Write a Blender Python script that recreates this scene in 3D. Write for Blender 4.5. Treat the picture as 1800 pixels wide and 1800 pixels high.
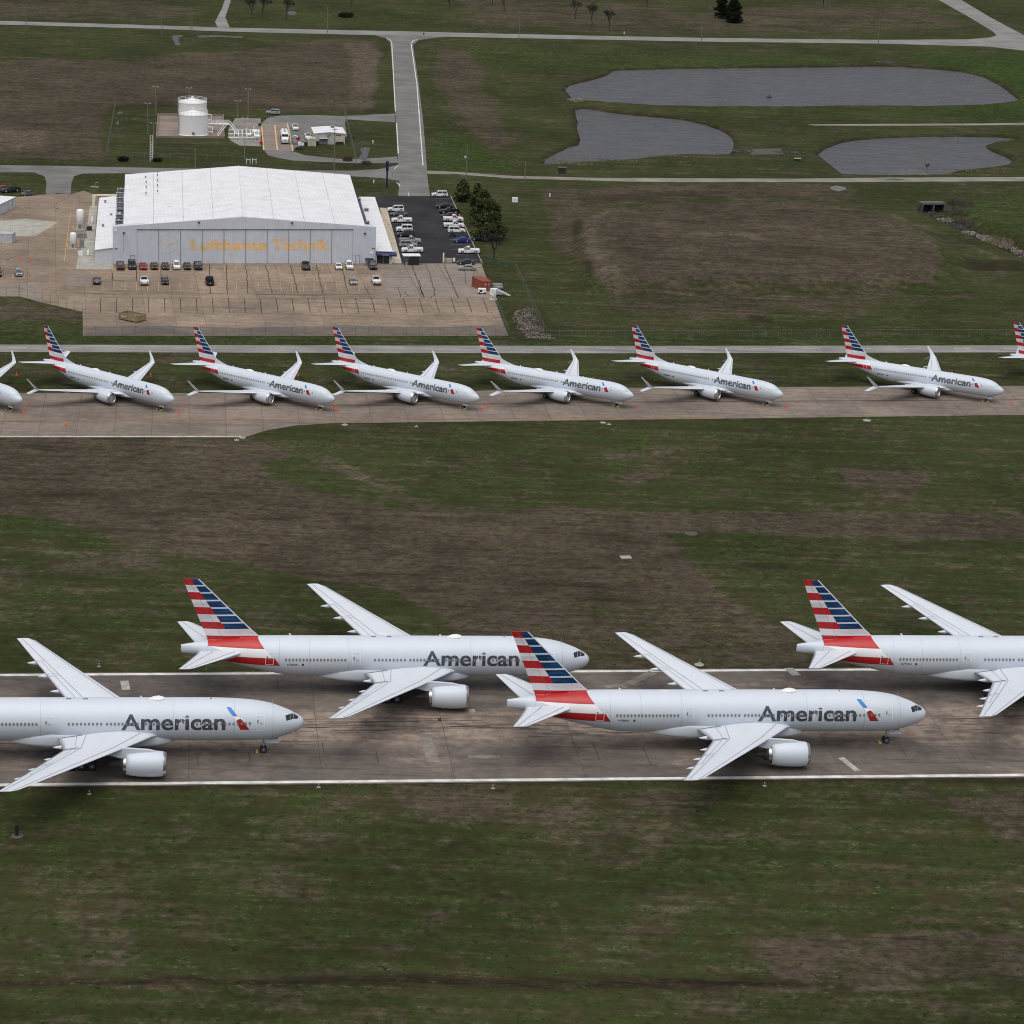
import bpy, bmesh, math, random
import numpy as np
from mathutils import Vector, Matrix
R = math.radians
random.seed(7)
for o in list(bpy.data.objects): bpy.data.objects.remove(o)
SC = bpy.context.scene
COL = SC.collection

# ---------------------------------------------------------------- camera, sky, sun, exposure
FPX, PITCH, ROLL, CAMH = 4981.7, R(17.0182), R(2.0303), 156.32
cd = bpy.data.cameras.new('camera'); cam = bpy.data.objects.new('camera', cd); COL.objects.link(cam)
cd.sensor_width = 36.0; cd.lens = FPX / 1800 * 36.0; cd.clip_start = 1.0; cd.clip_end = 20000
_F = Vector((0, math.cos(PITCH), -math.sin(PITCH))); _U = Vector((0, math.sin(PITCH), math.cos(PITCH))); _X = Vector((1, 0, 0))
_r = math.cos(ROLL) * _X + math.sin(ROLL) * _U; _u = -math.sin(ROLL) * _X + math.cos(ROLL) * _U
cam.matrix_world = Matrix(((_r.x, _u.x, -_F.x, 0), (_r.y, _u.y, -_F.y, 0), (_r.z, _u.z, -_F.z, CAMH), (0, 0, 0, 1)))
SC.camera = cam
SUN_EL, SUN_AZ = R(72), R(190)          # high overcast sun, behind and above the camera
W = bpy.data.worlds.new('World'); SC.world = W; W.use_nodes = True
wn = W.node_tree.nodes; wl = W.node_tree.links
sky = wn.new('ShaderNodeTexSky'); sky.sky_type = 'NISHITA'; sky.sun_disc = False
sky.sun_elevation = SUN_EL; sky.sun_rotation = SUN_AZ; sky.air_density = 1.0; sky.dust_density = 4.0; sky.ozone_density = 1.0
hs = wn.new('ShaderNodeHueSaturation'); hs.inputs['Saturation'].default_value = 0.55
bg = wn['Background']; bg.inputs['Strength'].default_value = 0.082
wl.new(sky.outputs[0], hs.inputs['Color']); wl.new(hs.outputs[0], bg.inputs['Color'])
sd = bpy.data.lights.new('sun', 'SUN'); sd.energy = 1.5; sd.angle = R(84); sd.color = (1.0, 0.97, 0.93)
sun = bpy.data.objects.new('sun', sd); COL.objects.link(sun)
_d = Vector((math.sin(SUN_AZ) * math.cos(SUN_EL), math.cos(SUN_AZ) * math.cos(SUN_EL), math.sin(SUN_EL)))
sun.rotation_euler = _d.to_track_quat('Z', 'Y').to_euler()
VS = SC.view_settings
SC.display_settings.display_device = 'sRGB'
SC.cycles.filter_width = 1.05
VS.view_transform = 'Standard'; VS.look = 'None'; VS.gamma = 1.0; VS.exposure = 0.33; VS.use_curve_mapping = False

# ---------------------------------------------------------------- photo pixel <-> ground
def at(px, py, z=0.0):
    a, b = px - 900.0, py - 900.0
    u = a * math.cos(ROLL) + b * math.sin(ROLL); v = -a * math.sin(ROLL) + b * math.cos(ROLL)
    d = (u / FPX, math.cos(PITCH) - v / FPX * math.sin(PITCH), -math.sin(PITCH) - v / FPX * math.cos(PITCH))
    t = (z - CAMH) / d[2]
    return Vector((d[0] * t, d[1] * t, z))
def topix(X, Y, Z=0.0):
    Z = Z - CAMH
    zc = Y * math.cos(PITCH) - Z * math.sin(PITCH); yc = Y * math.sin(PITCH) + Z * math.cos(PITCH)
    zc = np.maximum(zc, 1.0)
    u = FPX * X / zc; v = -FPX * yc / zc
    return 900 + u * math.cos(ROLL) - v * math.sin(ROLL), 900 + u * math.sin(ROLL) + v * math.cos(ROLL)

# ---------------------------------------------------------------- mesh and object helpers
class MB:
    def __init__(s): s.v = []; s.f = []; s.m = []; s.sm = []
    def add(s, vs, fs, mi=0, smooth=False):
        o = len(s.v); s.v += [tuple(p) for p in vs]
        for f in fs: s.f.append([i + o for i in f]); s.m.append(mi); s.sm.append(smooth)
    def box(s, c, d, rz=0.0, mi=0, tilt=None):
        x, y, z = [k / 2 for k in d]
        M = Matrix.Rotation(rz, 3, 'Z')
        if tilt is not None: M = M @ tilt
        vs = [Vector(c) + M @ Vector((i * x, j * y, k * z)) for i, j, k in ((-1,-1,-1),(1,-1,-1),(1,1,-1),(-1,1,-1),(-1,-1,1),(1,-1,1),(1,1,1),(-1,1,1))]
        s.add(vs, [(0,3,2,1),(4,5,6,7),(0,1,5,4),(1,2,6,5),(2,3,7,6),(3,0,4,7)], mi)
        return s
    def tube(s, pts, rad, n=8, mi=0, cap=True, smooth=True):
        pts = [Vector(p) for p in pts]
        if not hasattr(rad, '__len__'): rad = [rad] * len(pts)
        rings = []
        for i, p in enumerate(pts):
            t = (pts[min(i + 1, len(pts) - 1)] - pts[max(i - 1, 0)]).normalized()
            a = t.orthogonal().normalized(); b = t.cross(a)
            if abs(t.z) < .9: a = Vector((0, 0, 1)).cross(t).normalized(); b = t.cross(a)
            else: a = Vector((1, 0, 0)); a = (a - t * a.dot(t)).normalized(); b = t.cross(a)
            rings.append([p + (a * math.cos(2 * math.pi * k / n) + b * math.sin(2 * math.pi * k / n)) * rad[i] for k in range(n)])
        s.loft(rings, mi, cap, smooth)
        return s
    def loft(s, rings, mi=0, cap=True, smooth=True):
        n = len(rings[0]); vs = [p for r in rings for p in r]; fs = []
        for i in range(len(rings) - 1):
            for k in range(n):
                fs.append((i * n + k, i * n + (k + 1) % n, (i + 1) * n + (k + 1) % n, (i + 1) * n + k))
        s.add(vs, fs, mi, smooth)
        if cap: s.add(rings[0], [tuple(range(n))[::-1]], mi); s.add(rings[-1], [tuple(range(n))], mi)
        return s
    def prism(s, poly, z0, z1, mi=0, mt=None):
        n = len(poly)
        A = sum(poly[i][0] * poly[(i + 1) % n][1] - poly[(i + 1) % n][0] * poly[i][1] for i in range(n))
        if A < 0: poly = poly[::-1]
        lo = [(p[0], p[1], z0) for p in poly]; hi = [(p[0], p[1], z1) for p in poly]
        s.add(lo + hi, [(i, (i + 1) % n, n + (i + 1) % n, n + i) for i in range(n)], mi)
        s.add(hi, [tuple(range(n))], mi if mt is None else mt); s.add(lo, [tuple(range(n))[::-1]], mi)
        return s
    def quad(s, a, b, c, d, mi=0): s.add([a, b, c, d], [(0, 1, 2, 3)], mi); return s
    def lathe(s, prof, c=(0, 0, 0), axis='Z', n=24, mi=0, smooth=True):
        rings = []
        for h, r in prof:
            ring = []
            for k in range(n):
                a = 2 * math.pi * k / n; x, y = r * math.cos(a), r * math.sin(a)
                ring.append(Vector(c) + (Vector((x, y, h)) if axis == 'Z' else Vector((h, x, y)) if axis == 'X' else Vector((y, h, x))))
            rings.append(ring)
        s.loft(rings, mi, True, smooth); return s
    def mesh(s, name, mats):
        me = bpy.data.meshes.new(name); me.from_pydata(s.v, [], s.f)
        for m in (mats if isinstance(mats, (list, tuple)) else [mats]): me.materials.append(m)
        if s.f:
            me.polygons.foreach_set('material_index', s.m); me.polygons.foreach_set('use_smooth', s.sm)
        me.update(); return me
    def build(s, name, mats, parent=None, loc=None, rz=0.0):
        return link(name, s.mesh(name, mats), parent, loc, rz)
def link(name, data, parent=None, loc=None, rz=0.0):
    o = bpy.data.objects.new(name, data); COL.objects.link(o)
    if parent is not None: o.parent = parent
    if loc is not None: o.location = loc
    if rz: o.rotation_euler = (0, 0, rz)
    return o
def tag(o, label=None, cat=None, group=None, kind=None):
    if label: o['label'] = label
    if cat: o['category'] = cat
    if group: o['group'] = group
    if kind: o['kind'] = kind
    return o
def empty(name, loc, rz=0.0, label=None, cat=None, group=None):
    o = bpy.data.objects.new(name, None); COL.objects.link(o); o.location = loc; o.rotation_euler = (0, 0, rz); o.empty_display_size = .5
    return tag(o, label, cat, group)
def dup(src, loc=None, rz=None, label=None, swap=None):
    c = src.copy(); COL.objects.link(c)
    if loc is not None: c.location = loc
    if rz is not None: c.rotation_euler = (0, 0, rz)
    if label: c['label'] = label
    def rec(a, b):
        for ch in a.children:
            d = ch.copy(); COL.objects.link(d); d.parent = b
            if swap and ch.data and ch.data.name in swap: d.data = swap[ch.data.name]
            rec(ch, d)
    rec(src, c); return c

# ---------------------------------------------------------------- materials
class NT:
    def __init__(s, name):
        s.mat = bpy.data.materials.new(name); s.mat.use_nodes = True; s.t = s.mat.node_tree; s.n = s.t.nodes
        s.b = s.n['Principled BSDF']; s.tc = s.n.new('ShaderNodeTexCoord')
    def put(s, sock, v):
        if isinstance(v, bpy.types.NodeSocket): s.t.links.new(v, sock)
        elif isinstance(v, (tuple, list)) and len(v) == 3 and sock.type == 'RGBA': sock.default_value = (*v, 1)
        else: sock.default_value = v
    def vec(s, scale=(1, 1, 1), rz=0.0, loc=(0, 0, 0), src='Object'):
        m = s.n.new('ShaderNodeMapping'); m.inputs['Scale'].default_value = scale; m.inputs['Rotation'].default_value = (0, 0, rz); m.inputs['Location'].default_value = loc
        s.t.links.new(s.tc.outputs[src], m.inputs['Vector']); return m.outputs[0]
    def noise(s, scale, detail=3, rough=.55, vec=None, dist=0.0):
        k = s.n.new('ShaderNodeTexNoise'); k.inputs['Scale'].default_value = scale; k.inputs['Detail'].default_value = detail
        k.inputs['Roughness'].default_value = rough; k.inputs['Distortion'].default_value = dist
        s.t.links.new(vec if vec else s.tc.outputs['Object'], k.inputs['Vector']); return k.outputs[0]
    def math(s, op, a, b=0.0, clamp=False):
        k = s.n.new('ShaderNodeMath'); k.operation = op; k.use_clamp = clamp; s.put(k.inputs[0], a); s.put(k.inputs[1], b); return k.outputs[0]
    def ramp(s, f, lo, hi, a=0.0, b=1.0):
        k = s.n.new('ShaderNodeMapRange'); k.interpolation_type = 'SMOOTHSTEP'
        s.put(k.inputs['Value'], f); k.inputs['From Min'].default_value = lo; k.inputs['From Max'].default_value = hi
        k.inputs['To Min'].default_value = a; k.inputs['To Max'].default_value = b; return k.outputs[0]
    def mix(s, f, a, b, mode='MIX'):
        k = s.n.new('ShaderNodeMix'); k.data_type = 'RGBA'; k.blend_type = mode; k.clamp_factor = True
        s.put(k.inputs[0], f); s.put(k.inputs[6], a); s.put(k.inputs[7], b); return k.outputs[2]
    def scale(s, col, f):
        k = s.n.new('ShaderNodeVectorMath'); k.operation = 'SCALE'; s.put(k.inputs[0], col); s.put(k.inputs['Scale'], f); return k.outputs[0]
    def attr(s, name):
        k = s.n.new('ShaderNodeAttribute'); k.attribute_name = name; sp = s.n.new('ShaderNodeSeparateColor')
        s.t.links.new(k.outputs['Color'], sp.inputs[0]); return {0: sp.outputs[0], 1: sp.outputs[1], 2: sp.outputs[2], 'A': k.outputs['Alpha']}
    def bump(s, h, strength=.3, dist=.1):
        k = s.n.new('ShaderNodeBump'); k.inputs['Strength'].default_value = strength; k.inputs['Distance'].default_value = dist
        s.put(k.inputs['Height'], h); s.t.links.new(k.outputs[0], s.b.inputs['Normal'])
    def out(s, col=None, rough=.6, metal=0.0, spec=None):
        if col is not None: s.put(s.b.inputs['Base Color'], col)
        s.put(s.b.inputs['Roughness'], rough); s.put(s.b.inputs['Metallic'], metal)
        if spec is not None: s.put(s.b.inputs['Specular IOR Level'], spec)
        return s.mat
def plain(name, col, rough=.5, metal=0.0, var=.10, sc=.8, spec=None):
    t = NT(name); n = t.noise(sc, 4)
    return t.out(t.scale(col, t.ramp(n, .25, .75, 1 - var, 1 + var)), rough, metal, spec)
RWY = R(6.8)                      # heading of the runway and the roads

M = {}
# grassland
t = NT('grassland'); z = t.attr('zone')
n1 = t.noise(.025, 4, .6); n2 = t.noise(.085, 9, .72, dist=.4); n3 = t.noise(.5, 6, .75); n4 = t.noise(.85, 5, .82); n5 = t.noise(.19, 7, .7, t.vec((1, 1, 1), 0, (40, 7, 0))); n6 = t.noise(.95, 4, .8, t.vec((1, 1.2, 1), 0, (9, 31, 0)))
st = t.noise(1, 5, .65, t.vec((.022, .36, 1), -RWY), .3); st2 = t.noise(1, 5, .75, t.vec((.06, .55, 1), -RWY), .5); st3 = t.noise(1, 5, .75, t.vec((.16, .8, 1), -RWY), .6)
cen = lambda n, k: t.math('MULTIPLY', t.math('SUBTRACT', n, .5), k)
br = t.math('ADD', t.math('ADD', z[0], cen(n2, 1.9)), t.math('ADD', cen(n3, 1.1), cen(st, 1.0)))
br = t.ramp(br, .22, .80)
ga = t.mix(t.ramp(n1, .38, .62), (.045, .049, .0140), (.056, .054, .0205))
ga = t.mix(t.ramp(n5, .42, .58), ga, (.035, .050, .0125))
ga = t.mix(t.ramp(n3, .47, .60, 0, .7), ga, (.025, .032, .0085))
bw = t.mix(t.ramp(n2, .40, .60), (.066, .051, .035), (.088, .068, .049)); bw = t.mix(t.ramp(n5, .46, .60, 0, .7), bw, (.060, .054, .029))
bw = t.mix(t.ramp(st2, .53, .64, 0, .65), bw, (.037, .029, .0175)); bw = t.mix(t.ramp(st3, .56, .65, 0, .7), bw, (.025, .0205, .013))
c = t.mix(br, ga, bw)
lu = t.math('MULTIPLY', z[1], t.ramp(n2, .36, .56, .3, 1.0), True)
c = t.mix(lu, c, t.mix(t.ramp(n3, .35, .65), (.019, .040, .005), (.040, .066, .012)))
c = t.mix(t.math('MULTIPLY', t.math('SUBTRACT', z[1], 1.0, True), .9), c, (.009, .024, .004))
ta = t.math('MULTIPLY', z['A'], t.ramp(t.math('ADD', n3, st2), .78, 1.12, .15, 1.0)); c = t.mix(ta, c, t.mix(t.ramp(n4, .4, .6), (.105, .082, .058), (.145, .120, .086)))
c = t.mix(t.math('MULTIPLY', z[2], t.ramp(t.math('ADD', n3, st), .75, 1.10, .6, 1.0)), c, t.mix(t.ramp(st3, .4, .6), (.016, .0115, .0065), (.042, .030, .017)))
straw = t.math('MULTIPLY', t.ramp(n6, .545, .63), t.math('MULTIPLY', t.ramp(n5, .42, .58, .05, .8), t.ramp(st, .44, .58, .2, 1)))
c = t.mix(straw, c, (.120, .104, .070))
tuft = t.math('MULTIPLY', t.ramp(n4, .56, .62, 0, .9), t.ramp(n5, .40, .58, .3, 1))
c = t.mix(tuft, c, (.0105, .0135, .0055))
v = t.math('MULTIPLY', t.ramp(n1, .35, .65, .86, 1.14), t.math('MULTIPLY', t.ramp(n3, .36, .64, .72, 1.26), t.math('MULTIPLY', t.ramp(st, .36, .64, .90, 1.09), t.ramp(n5, .38, .62, .84, 1.16))))
c = t.scale(c, t.math('MULTIPLY', v, .96))
t.bump(t.math('ADD', n4, n3), .8, .35); M['grass'] = t.out(c, .95, 0, .10)

def concrete(name, c1, c2, slab=(7.6, 7.6), joint=.10, jmix=.55, jcol=(.03, .027, .025), band=None, rubber=0.0, rz=RWY, stain=.5, off=(0, 0, 0), patch=.12):
    t = NT(name); vv = t.vec((1, 1, 1), -rz, off)
    k = t.n.new('ShaderNodeTexBrick'); t.t.links.new(vv, k.inputs['Vector']); k.offset = 0.0; k.squash = 1.0
    k.inputs['Scale'].default_value = 1.0; k.inputs['Brick Width'].default_value = slab[0]; k.inputs['Row Height'].default_value = slab[1]
    k.inputs['Mortar Size'].default_value = joint; k.inputs['Mortar Smooth'].default_value = .3
    k.inputs['Color1'].default_value = (1 - patch,) * 3 + (1,); k.inputs['Color2'].default_value = (1 + patch,) * 3 + (1,); k.inputs['Mortar'].default_value = (1, 1, 1, 1)
    n1 = t.noise(.06, 5, .62); n2 = t.noise(.5, 5, .62); n3 = t.noise(3, 3, .6)
    st = t.noise(1, 5, .65, t.vec((.02, .35, 1), -rz)); sk = t.noise(1, 4, .7, t.vec((.03, 2.2, 1), -rz))
    c = t.mix(t.ramp(t.math('ADD', n1, t.math('MULTIPLY', st, .6)), .55, 1.05), c1, c2)
    if band:      # pale worn strip along the middle of the runway
        sp = t.n.new('ShaderNodeSeparateXYZ'); t.t.links.new(vv, sp.inputs[0])
        dy = t.math('ABSOLUTE', t.math('ADD', t.math('SUBTRACT', sp.outputs[1], band[0]), t.math('MULTIPLY', t.math('SUBTRACT', n1, .5), 16)))
        c = t.mix(t.math('MULTIPLY', t.ramp(dy, band[1] * .45, band[1], 1, 0), t.ramp(n2, .3, .6, .45, .95)), c, band[2])
        blot = t.noise(.035, 6, .7, t.vec((1, 1.4, 1), -rz, (77, 13, 0))); c = t.mix(t.ramp(blot, .50, .62, 0, .65), c, (.075, .066, .059)); c = t.mix(t.ramp(blot, .42, .36, 0, .5), c, band[2])
    c = t.mix(1.0, c, k.outputs['Color'], 'MULTIPLY')
    c = t.scale(c, t.math('MULTIPLY', t.ramp(n2, .25, .75, .82, 1.14), t.ramp(n3, .25, .75, .93, 1.07)))
    if stain: c = t.mix(t.math('MULTIPLY', t.ramp(st, .52, .70), stain), c, (.045, .040, .036))
    if rubber: c = t.mix(t.math('MULTIPLY', t.ramp(sk, .60, .72), rubber), c, (.022, .020, .019))
    c = t.mix(t.math('MULTIPLY', k.outputs['Fac'], jmix), c, jcol)
    return t.out(c, .85, 0, .25)
_c = at(900, 1279); RCY = -math.sin(RWY) * _c.x + math.cos(RWY) * _c.y
M['runway'] = concrete('runway_concrete', (.095, .082, .073), (.170, .140, .117), (19, 7.62), .08, band=(RCY, 11.0, (.270, .212, .168)), rubber=.8, stain=.6, jcol=(.055, .048, .043), patch=.08)
M['taxiway'] = concrete('taxiway_concrete', (.15, .124, .104), (.25, .203, .166), (7.6, 7.6), .09, stain=.5, jcol=(.075, .06, .05), patch=.07)
M['apron'] = concrete('apron_concrete', (.175, .139, .105), (.315, .238, .172), (7.0, 9.5), .10, jmix=.35, rz=R(9.5), stain=.55, jcol=(.05, .043, .038), patch=.09)
M['apron_grey'] = concrete('weathered_concrete', (.20, .17, .145), (.27, .225, .185), (9, 12), .12, rz=R(9.5), stain=.5, jcol=(.05, .043, .038), patch=.06)
M['pale_conc'] = concrete('pale_concrete', (.30, .30, .26), (.40, .385, .33), (6, 6), .05, rz=R(9.5), stain=.25, jcol=(.12, .11, .1), patch=.05)
M['cream_conc'] = concrete('cream_concrete', (.42, .37, .28), (.52, .46, .35), (4, 4), .10, rz=R(9.5), stain=.15, jcol=(.16, .13, .1), patch=.05)
def road(name, c1, c2, streak=.3):
    t = NT(name); n1 = t.noise(.1, 4); n2 = t.noise(1.2, 4, .65); st = t.noise(1, 4, .6, t.vec((.03, .5, 1), -RWY))
    c = t.mix(t.ramp(n1, .3, .7), c1, c2); c = t.scale(c, t.ramp(n2, .25, .75, .86, 1.12)); c = t.scale(c, t.ramp(st, .3, .7, 1 - streak / 2, 1 + streak / 2))
    return t.out(c, .9, 0, .2)
M['far_road'] = road('far_road_concrete', (.185, .185, .172), (.25, .245, .23), .2)
M['perimeter'] = road('perimeter_road_concrete', (.19, .186, .176), (.27, .262, .246), .3)
M['road'] = road('worn_asphalt', (.135, .135, .128), (.19, .188, .178), .2)
M['asphalt'] = road('dark_asphalt', (.020, .019, .022), (.034, .032, .035), .3)
M['gravel'] = road('gravel', (.18, .17, .148), (.27, .25, .22), .35)
M['pad'] = road('pad_concrete', (.20, .165, .14), (.26, .21, .175), .2)
M['mud'] = plain('pond_mud', (.030, .026, .019), .9, var=.3)
M['paint_w'] = plain('road_paint_white', (.58, .58, .55), .7, var=.28, sc=.5)
M['paint_y'] = plain('road_paint_yellow', (.42, .28, .11), .8, var=.2, sc=.6)
M['paint_yellow'] = plain('bay_paint_yellow', (.55, .40, .20), .8, var=.2, sc=.6)
M['paint_o'] = plain('faded_orange_paint', (.25, .12, .055), .8, var=.3, sc=.4)
M['tar'] = plain('crack_sealant', (.028, .024, .022), .7)
# water
t = NT('pond_water'); w1 = t.noise(1, 5, .7, t.vec((.10, .22, 1), R(12)), .5); w2 = t.noise(1, 4, .7, t.vec((.5, .8, 1), R(20)))
t.bump(t.math('ADD', t.math('MULTIPLY', w1, 2.0), w2), 1.0, .35); t.b.inputs['IOR'].default_value = 1.33
wc = t.mix(t.ramp(w2, .38, .62), (.092, .090, .099), (.103, .101, .110)); wc = t.scale(wc, t.ramp(w1, .36, .64, .90, 1.09))  # ripple reflections are also put into the base colour, following the bump noise
M['water'] = t.out(wc, .10, 0, .5)
M['puddle'] = t.mat.copy(); M['puddle'].name = 'puddle_water'
# ---------------------------------------------------------------- terrain: one sheet to the horizon
def axis(lo, a, b, hi, step, n):
    core = np.arange(a, b + step / 2, step); g = np.geomspace(1, 1 + (hi - b), n + 1)[1:] - 1; k = np.geomspace(1, 1 + (a - lo), n + 1)[1:] - 1
    return np.concatenate([(a - k)[::-1], core, b + g])
gx = axis(-9000, -330, 340, 9000, 1.5, 22); gy = axis(-2500, 310, 1400, 14000, 1.7, 24)
GX, GY = np.meshgrid(gx, gy); GX = GX.ravel(); GY = GY.ravel()
PXX, PYY = topix(GX, GY); BAD = GY < 60; PXX[BAD] = -9999; PYY[BAD] = 9999
rng = np.random.default_rng(3)
def vnoise(x, y, s):
    T = rng.random((256, 256)); x = x / s; y = y / s; xi = np.floor(x).astype(int); yi = np.floor(y).astype(int)
    fx = x - xi; fy = y - yi; fx = fx * fx * (3 - 2 * fx); fy = fy * fy * (3 - 2 * fy)
    g = lambda i, j: T[(xi + i) % 256, (yi + j) % 256]
    return (g(0,0) * (1-fx) + g(1,0) * fx) * (1-fy) + (g(0,1) * (1-fx) + g(1,1) * fx) * fy
def sdf(X, Y, poly, pad):
    P = np.array(poly, float); d = np.full(X.shape, -1e9); lo = P.min(0) - pad; hi = P.max(0) + pad
    k = np.where((X > lo[0]) & (X < hi[0]) & (Y > lo[1]) & (Y < hi[1]))[0]
    if not len(k): return d
    x, y = X[k], Y[k]; ins = np.zeros(len(k), bool); dd = np.full(len(k), 1e18)
    for i in range(len(P)):
        a, b = P[i], P[(i + 1) % len(P)]; e = b - a
        t = np.clip(((x - a[0]) * e[0] + (y - a[1]) * e[1]) / (e @ e + 1e-9), 0, 1)
        dd = np.minimum(dd, (x - a[0] - t * e[0]) ** 2 + (y - a[1] - t * e[1]) ** 2)
        if a[1] != b[1]:
            c = ((a[1] > y) != (b[1] > y)) & (x < e[0] * (y - a[1]) / (b[1] - a[1]) + a[0]); ins ^= c
    dd = np.sqrt(dd); d[k] = np.where(ins, dd, -dd); return d
warp = (vnoise(GX, GY, 26) - .5) * 26 + (vnoise(GX, GY, 7) - .5) * 9
warp2 = (vnoise(GX + 99, GY, 22) - .5) * 14 + (vnoise(GX, GY + 50, 5) - .5) * 5
QX = PXX + warp; QY = (PYY + warp2 * .5) * 2
def mask(poly, f, wob=1.0):
    p2 = [(a, b * 2) for a, b in poly]
    X, Y = (QX, QY) if wob else (PXX, PYY * 2)
    d = sdf(X, Y, p2, f + 5); t = np.clip(d / f * .5 + .5, 0, 1); return t * t * (3 - 2 * t)
def seglen(pts, X, Y):
    best = np.full(X.shape, 1e9)
    for (a, b) in zip(pts[:-1], pts[1:]):
        a = np.array(a[:2]); b = np.array(b[:2]); e = b - a; t = np.clip(((X - a[0]) * e[0] + (Y - a[1]) * e[1]) / (e @ e), 0, 1)
        best = np.minimum(best, np.hypot(X - a[0] - t * e[0], Y - a[1] - t * e[1]))
    return best
zb = np.full(GX.shape, .29); zg = np.zeros(GX.shape); zd = np.zeros(GX.shape); zt = np.zeros(GX.shape)
def put(arr, poly, val, f=16, wob=1): m = mask(poly, f, wob); arr += (val - arr) * m
# dormant brown fields
put(zb, [(-200,768),(430,772),(500,800),(440,812),(470,838),(560,868),(700,895),(850,893),(1000,897),(1900,905),(1900,948),(1500,944),(1160,934),(1190,965),(1225,1010),(1280,1050),(1330,1090),(1400,1120),(1430,1175),(860,1175),(800,1090),(700,1035),(560,1018),(420,992),(250,965),(200,952),(60,905),(-200,885)], .95, 12)
put(zb, [(1020,1040),(1300,1080),(1420,1180),(1000,1180)], .62, 26)
put(zb, [(560,805),(640,835),(760,885),(720,890),(600,840),(540,812)], .8, 8)
put(zb, [(1040,800),(1180,790),(1200,830),(1100,850)], .55, 22); put(zb, [(1480,820),(1640,830),(1620,880),(1500,865)], .75, 22)
put(zb, [(-50,1010),(120,985),(250,972),(300,1010),(120,1020)], .5, 18)
put(zb, [(-200,112),(250,104),(420,88),(560,72),(655,68),(664,110),(664,194),(480,198),(380,186),(190,184),(176,276),(-200,278)], .92, 6)
put(zb, [(590,68),(660,68),(664,194),(610,190)], 1.0, 10)
put(zb, [(-200,228),(80,228),(78,266),(-200,268)], 1.0, 6)
put(zb, [(756,88),(812,86),(850,150),(880,200),(900,262),(860,262),(800,200),(765,140)], .85, 16)
put(zb, [(1036,380),(1075,368),(1200,360),(1400,358),(1520,366),(1590,396),(1640,436),(1655,475),(1630,502),(1500,508),(1200,512),(1060,516),(1030,460)], 1.15, 6)
put(zb, [(960,330),(1500,322),(1520,352),(1150,352),(1060,362),(1000,380),(960,360)], .75, 14)
put(zb, [(950,355),(1020,370),(1022,460),(980,440)], .8, 14)
put(zb, [(1040,505),(1600,505),(1500,560),(1100,560)], .6, 18)
put(zb, [(550,1388),(1220,1388),(1230,1440),(1120,1540),(1010,1500),(900,1440),(560,1430)], .62, 26)
put(zb, [(1540,1390),(1900,1380),(1900,1500),(1780,1530),(1750,1440)], .6, 26); put(zb, [(1320,1650),(1900,1630),(1900,1720),(1400,1740)], .72, 24)
put(zb, [(120,1600),(240,1600),(230,1710),(140,1710)], .55, 24); put(zb, [(1100,1560),(1240,1570),(1200,1620),(1110,1620)], .5, 20)
put(zb, [(800,0),(1000,0),(1240,10),(1640,10),(1690,50),(1300,58),(1000,52),(840,46)], .62, 14); put(zb, [(-100,0),(250,0),(360,20),(280,38),(-100,28)], .6, 12)
put(zb, [(-100,550),(40,534),(140,552),(140,565),(0,560)], .75, 8)
# lusher green
put(zg, [(800,86),(1040,88),(1300,96),(1480,98),(1500,112),(1300,116),(1070,120),(860,115)], .7, 10)
put(zg, [(1590,92),(1900,92),(1900,215),(1720,208),(1550,204),(1560,190),(1780,182),(1795,172),(1740,140),(1700,128),(1620,118)], .95, 8)
put(zg, [(756,232),(800,236),(850,268),(905,290),(870,300),(760,298)], .85, 10); put(zg, [(1200,185),(1560,192),(1500,206),(1240,204)], .35, 8)
put(zg, [(1640,352),(1900,340),(1900,420),(1760,410)], .55, 10)
put(zg, [(1180,10),(1240,8),(1240,28),(1190,26)], .5, 10); put(zg, [(520,20),(780,10),(760,48),(540,46)], .35, 12)
put(zg, [(440,800),(560,810),(700,850),(760,890),(560,865),(470,835)], .30, 18); put(zg, [(1090,770),(1150,775),(1140,800),(1100,795)], .55, 8)
put(zg, [(1220,940),(1420,960),(1360,1000),(1240,985)], .42, 14); put(zg, [(-50,905),(60,905),(210,955),(190,970),(60,940),(-50,935)], .45, 12)
put(zg, [(-100,560),(140,566),(140,602),(-100,602)], .40, 6); put(zg, [(-100,590),(1900,590),(1900,606),(-100,604)], .32, 4)
put(zg, [(1320,552),(1640,545),(1640,560),(1330,568)], .4, 8); put(zg, [(1060,1490),(1330,1470),(1500,1500),(1330,1560),(1180,1580)], .28, 40)
_rc = at(779, 1613); ringd = np.hypot(GX - _rc.x, GY - _rc.y)
_g = np.exp(-((ringd - 5.6) / 1.1) ** 2); zg += np.where(GY > _rc.y - 3.0, _g * .42, 0); zb -= np.where(GY > _rc.y - 3.0, _g * .5, 0)
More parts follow.
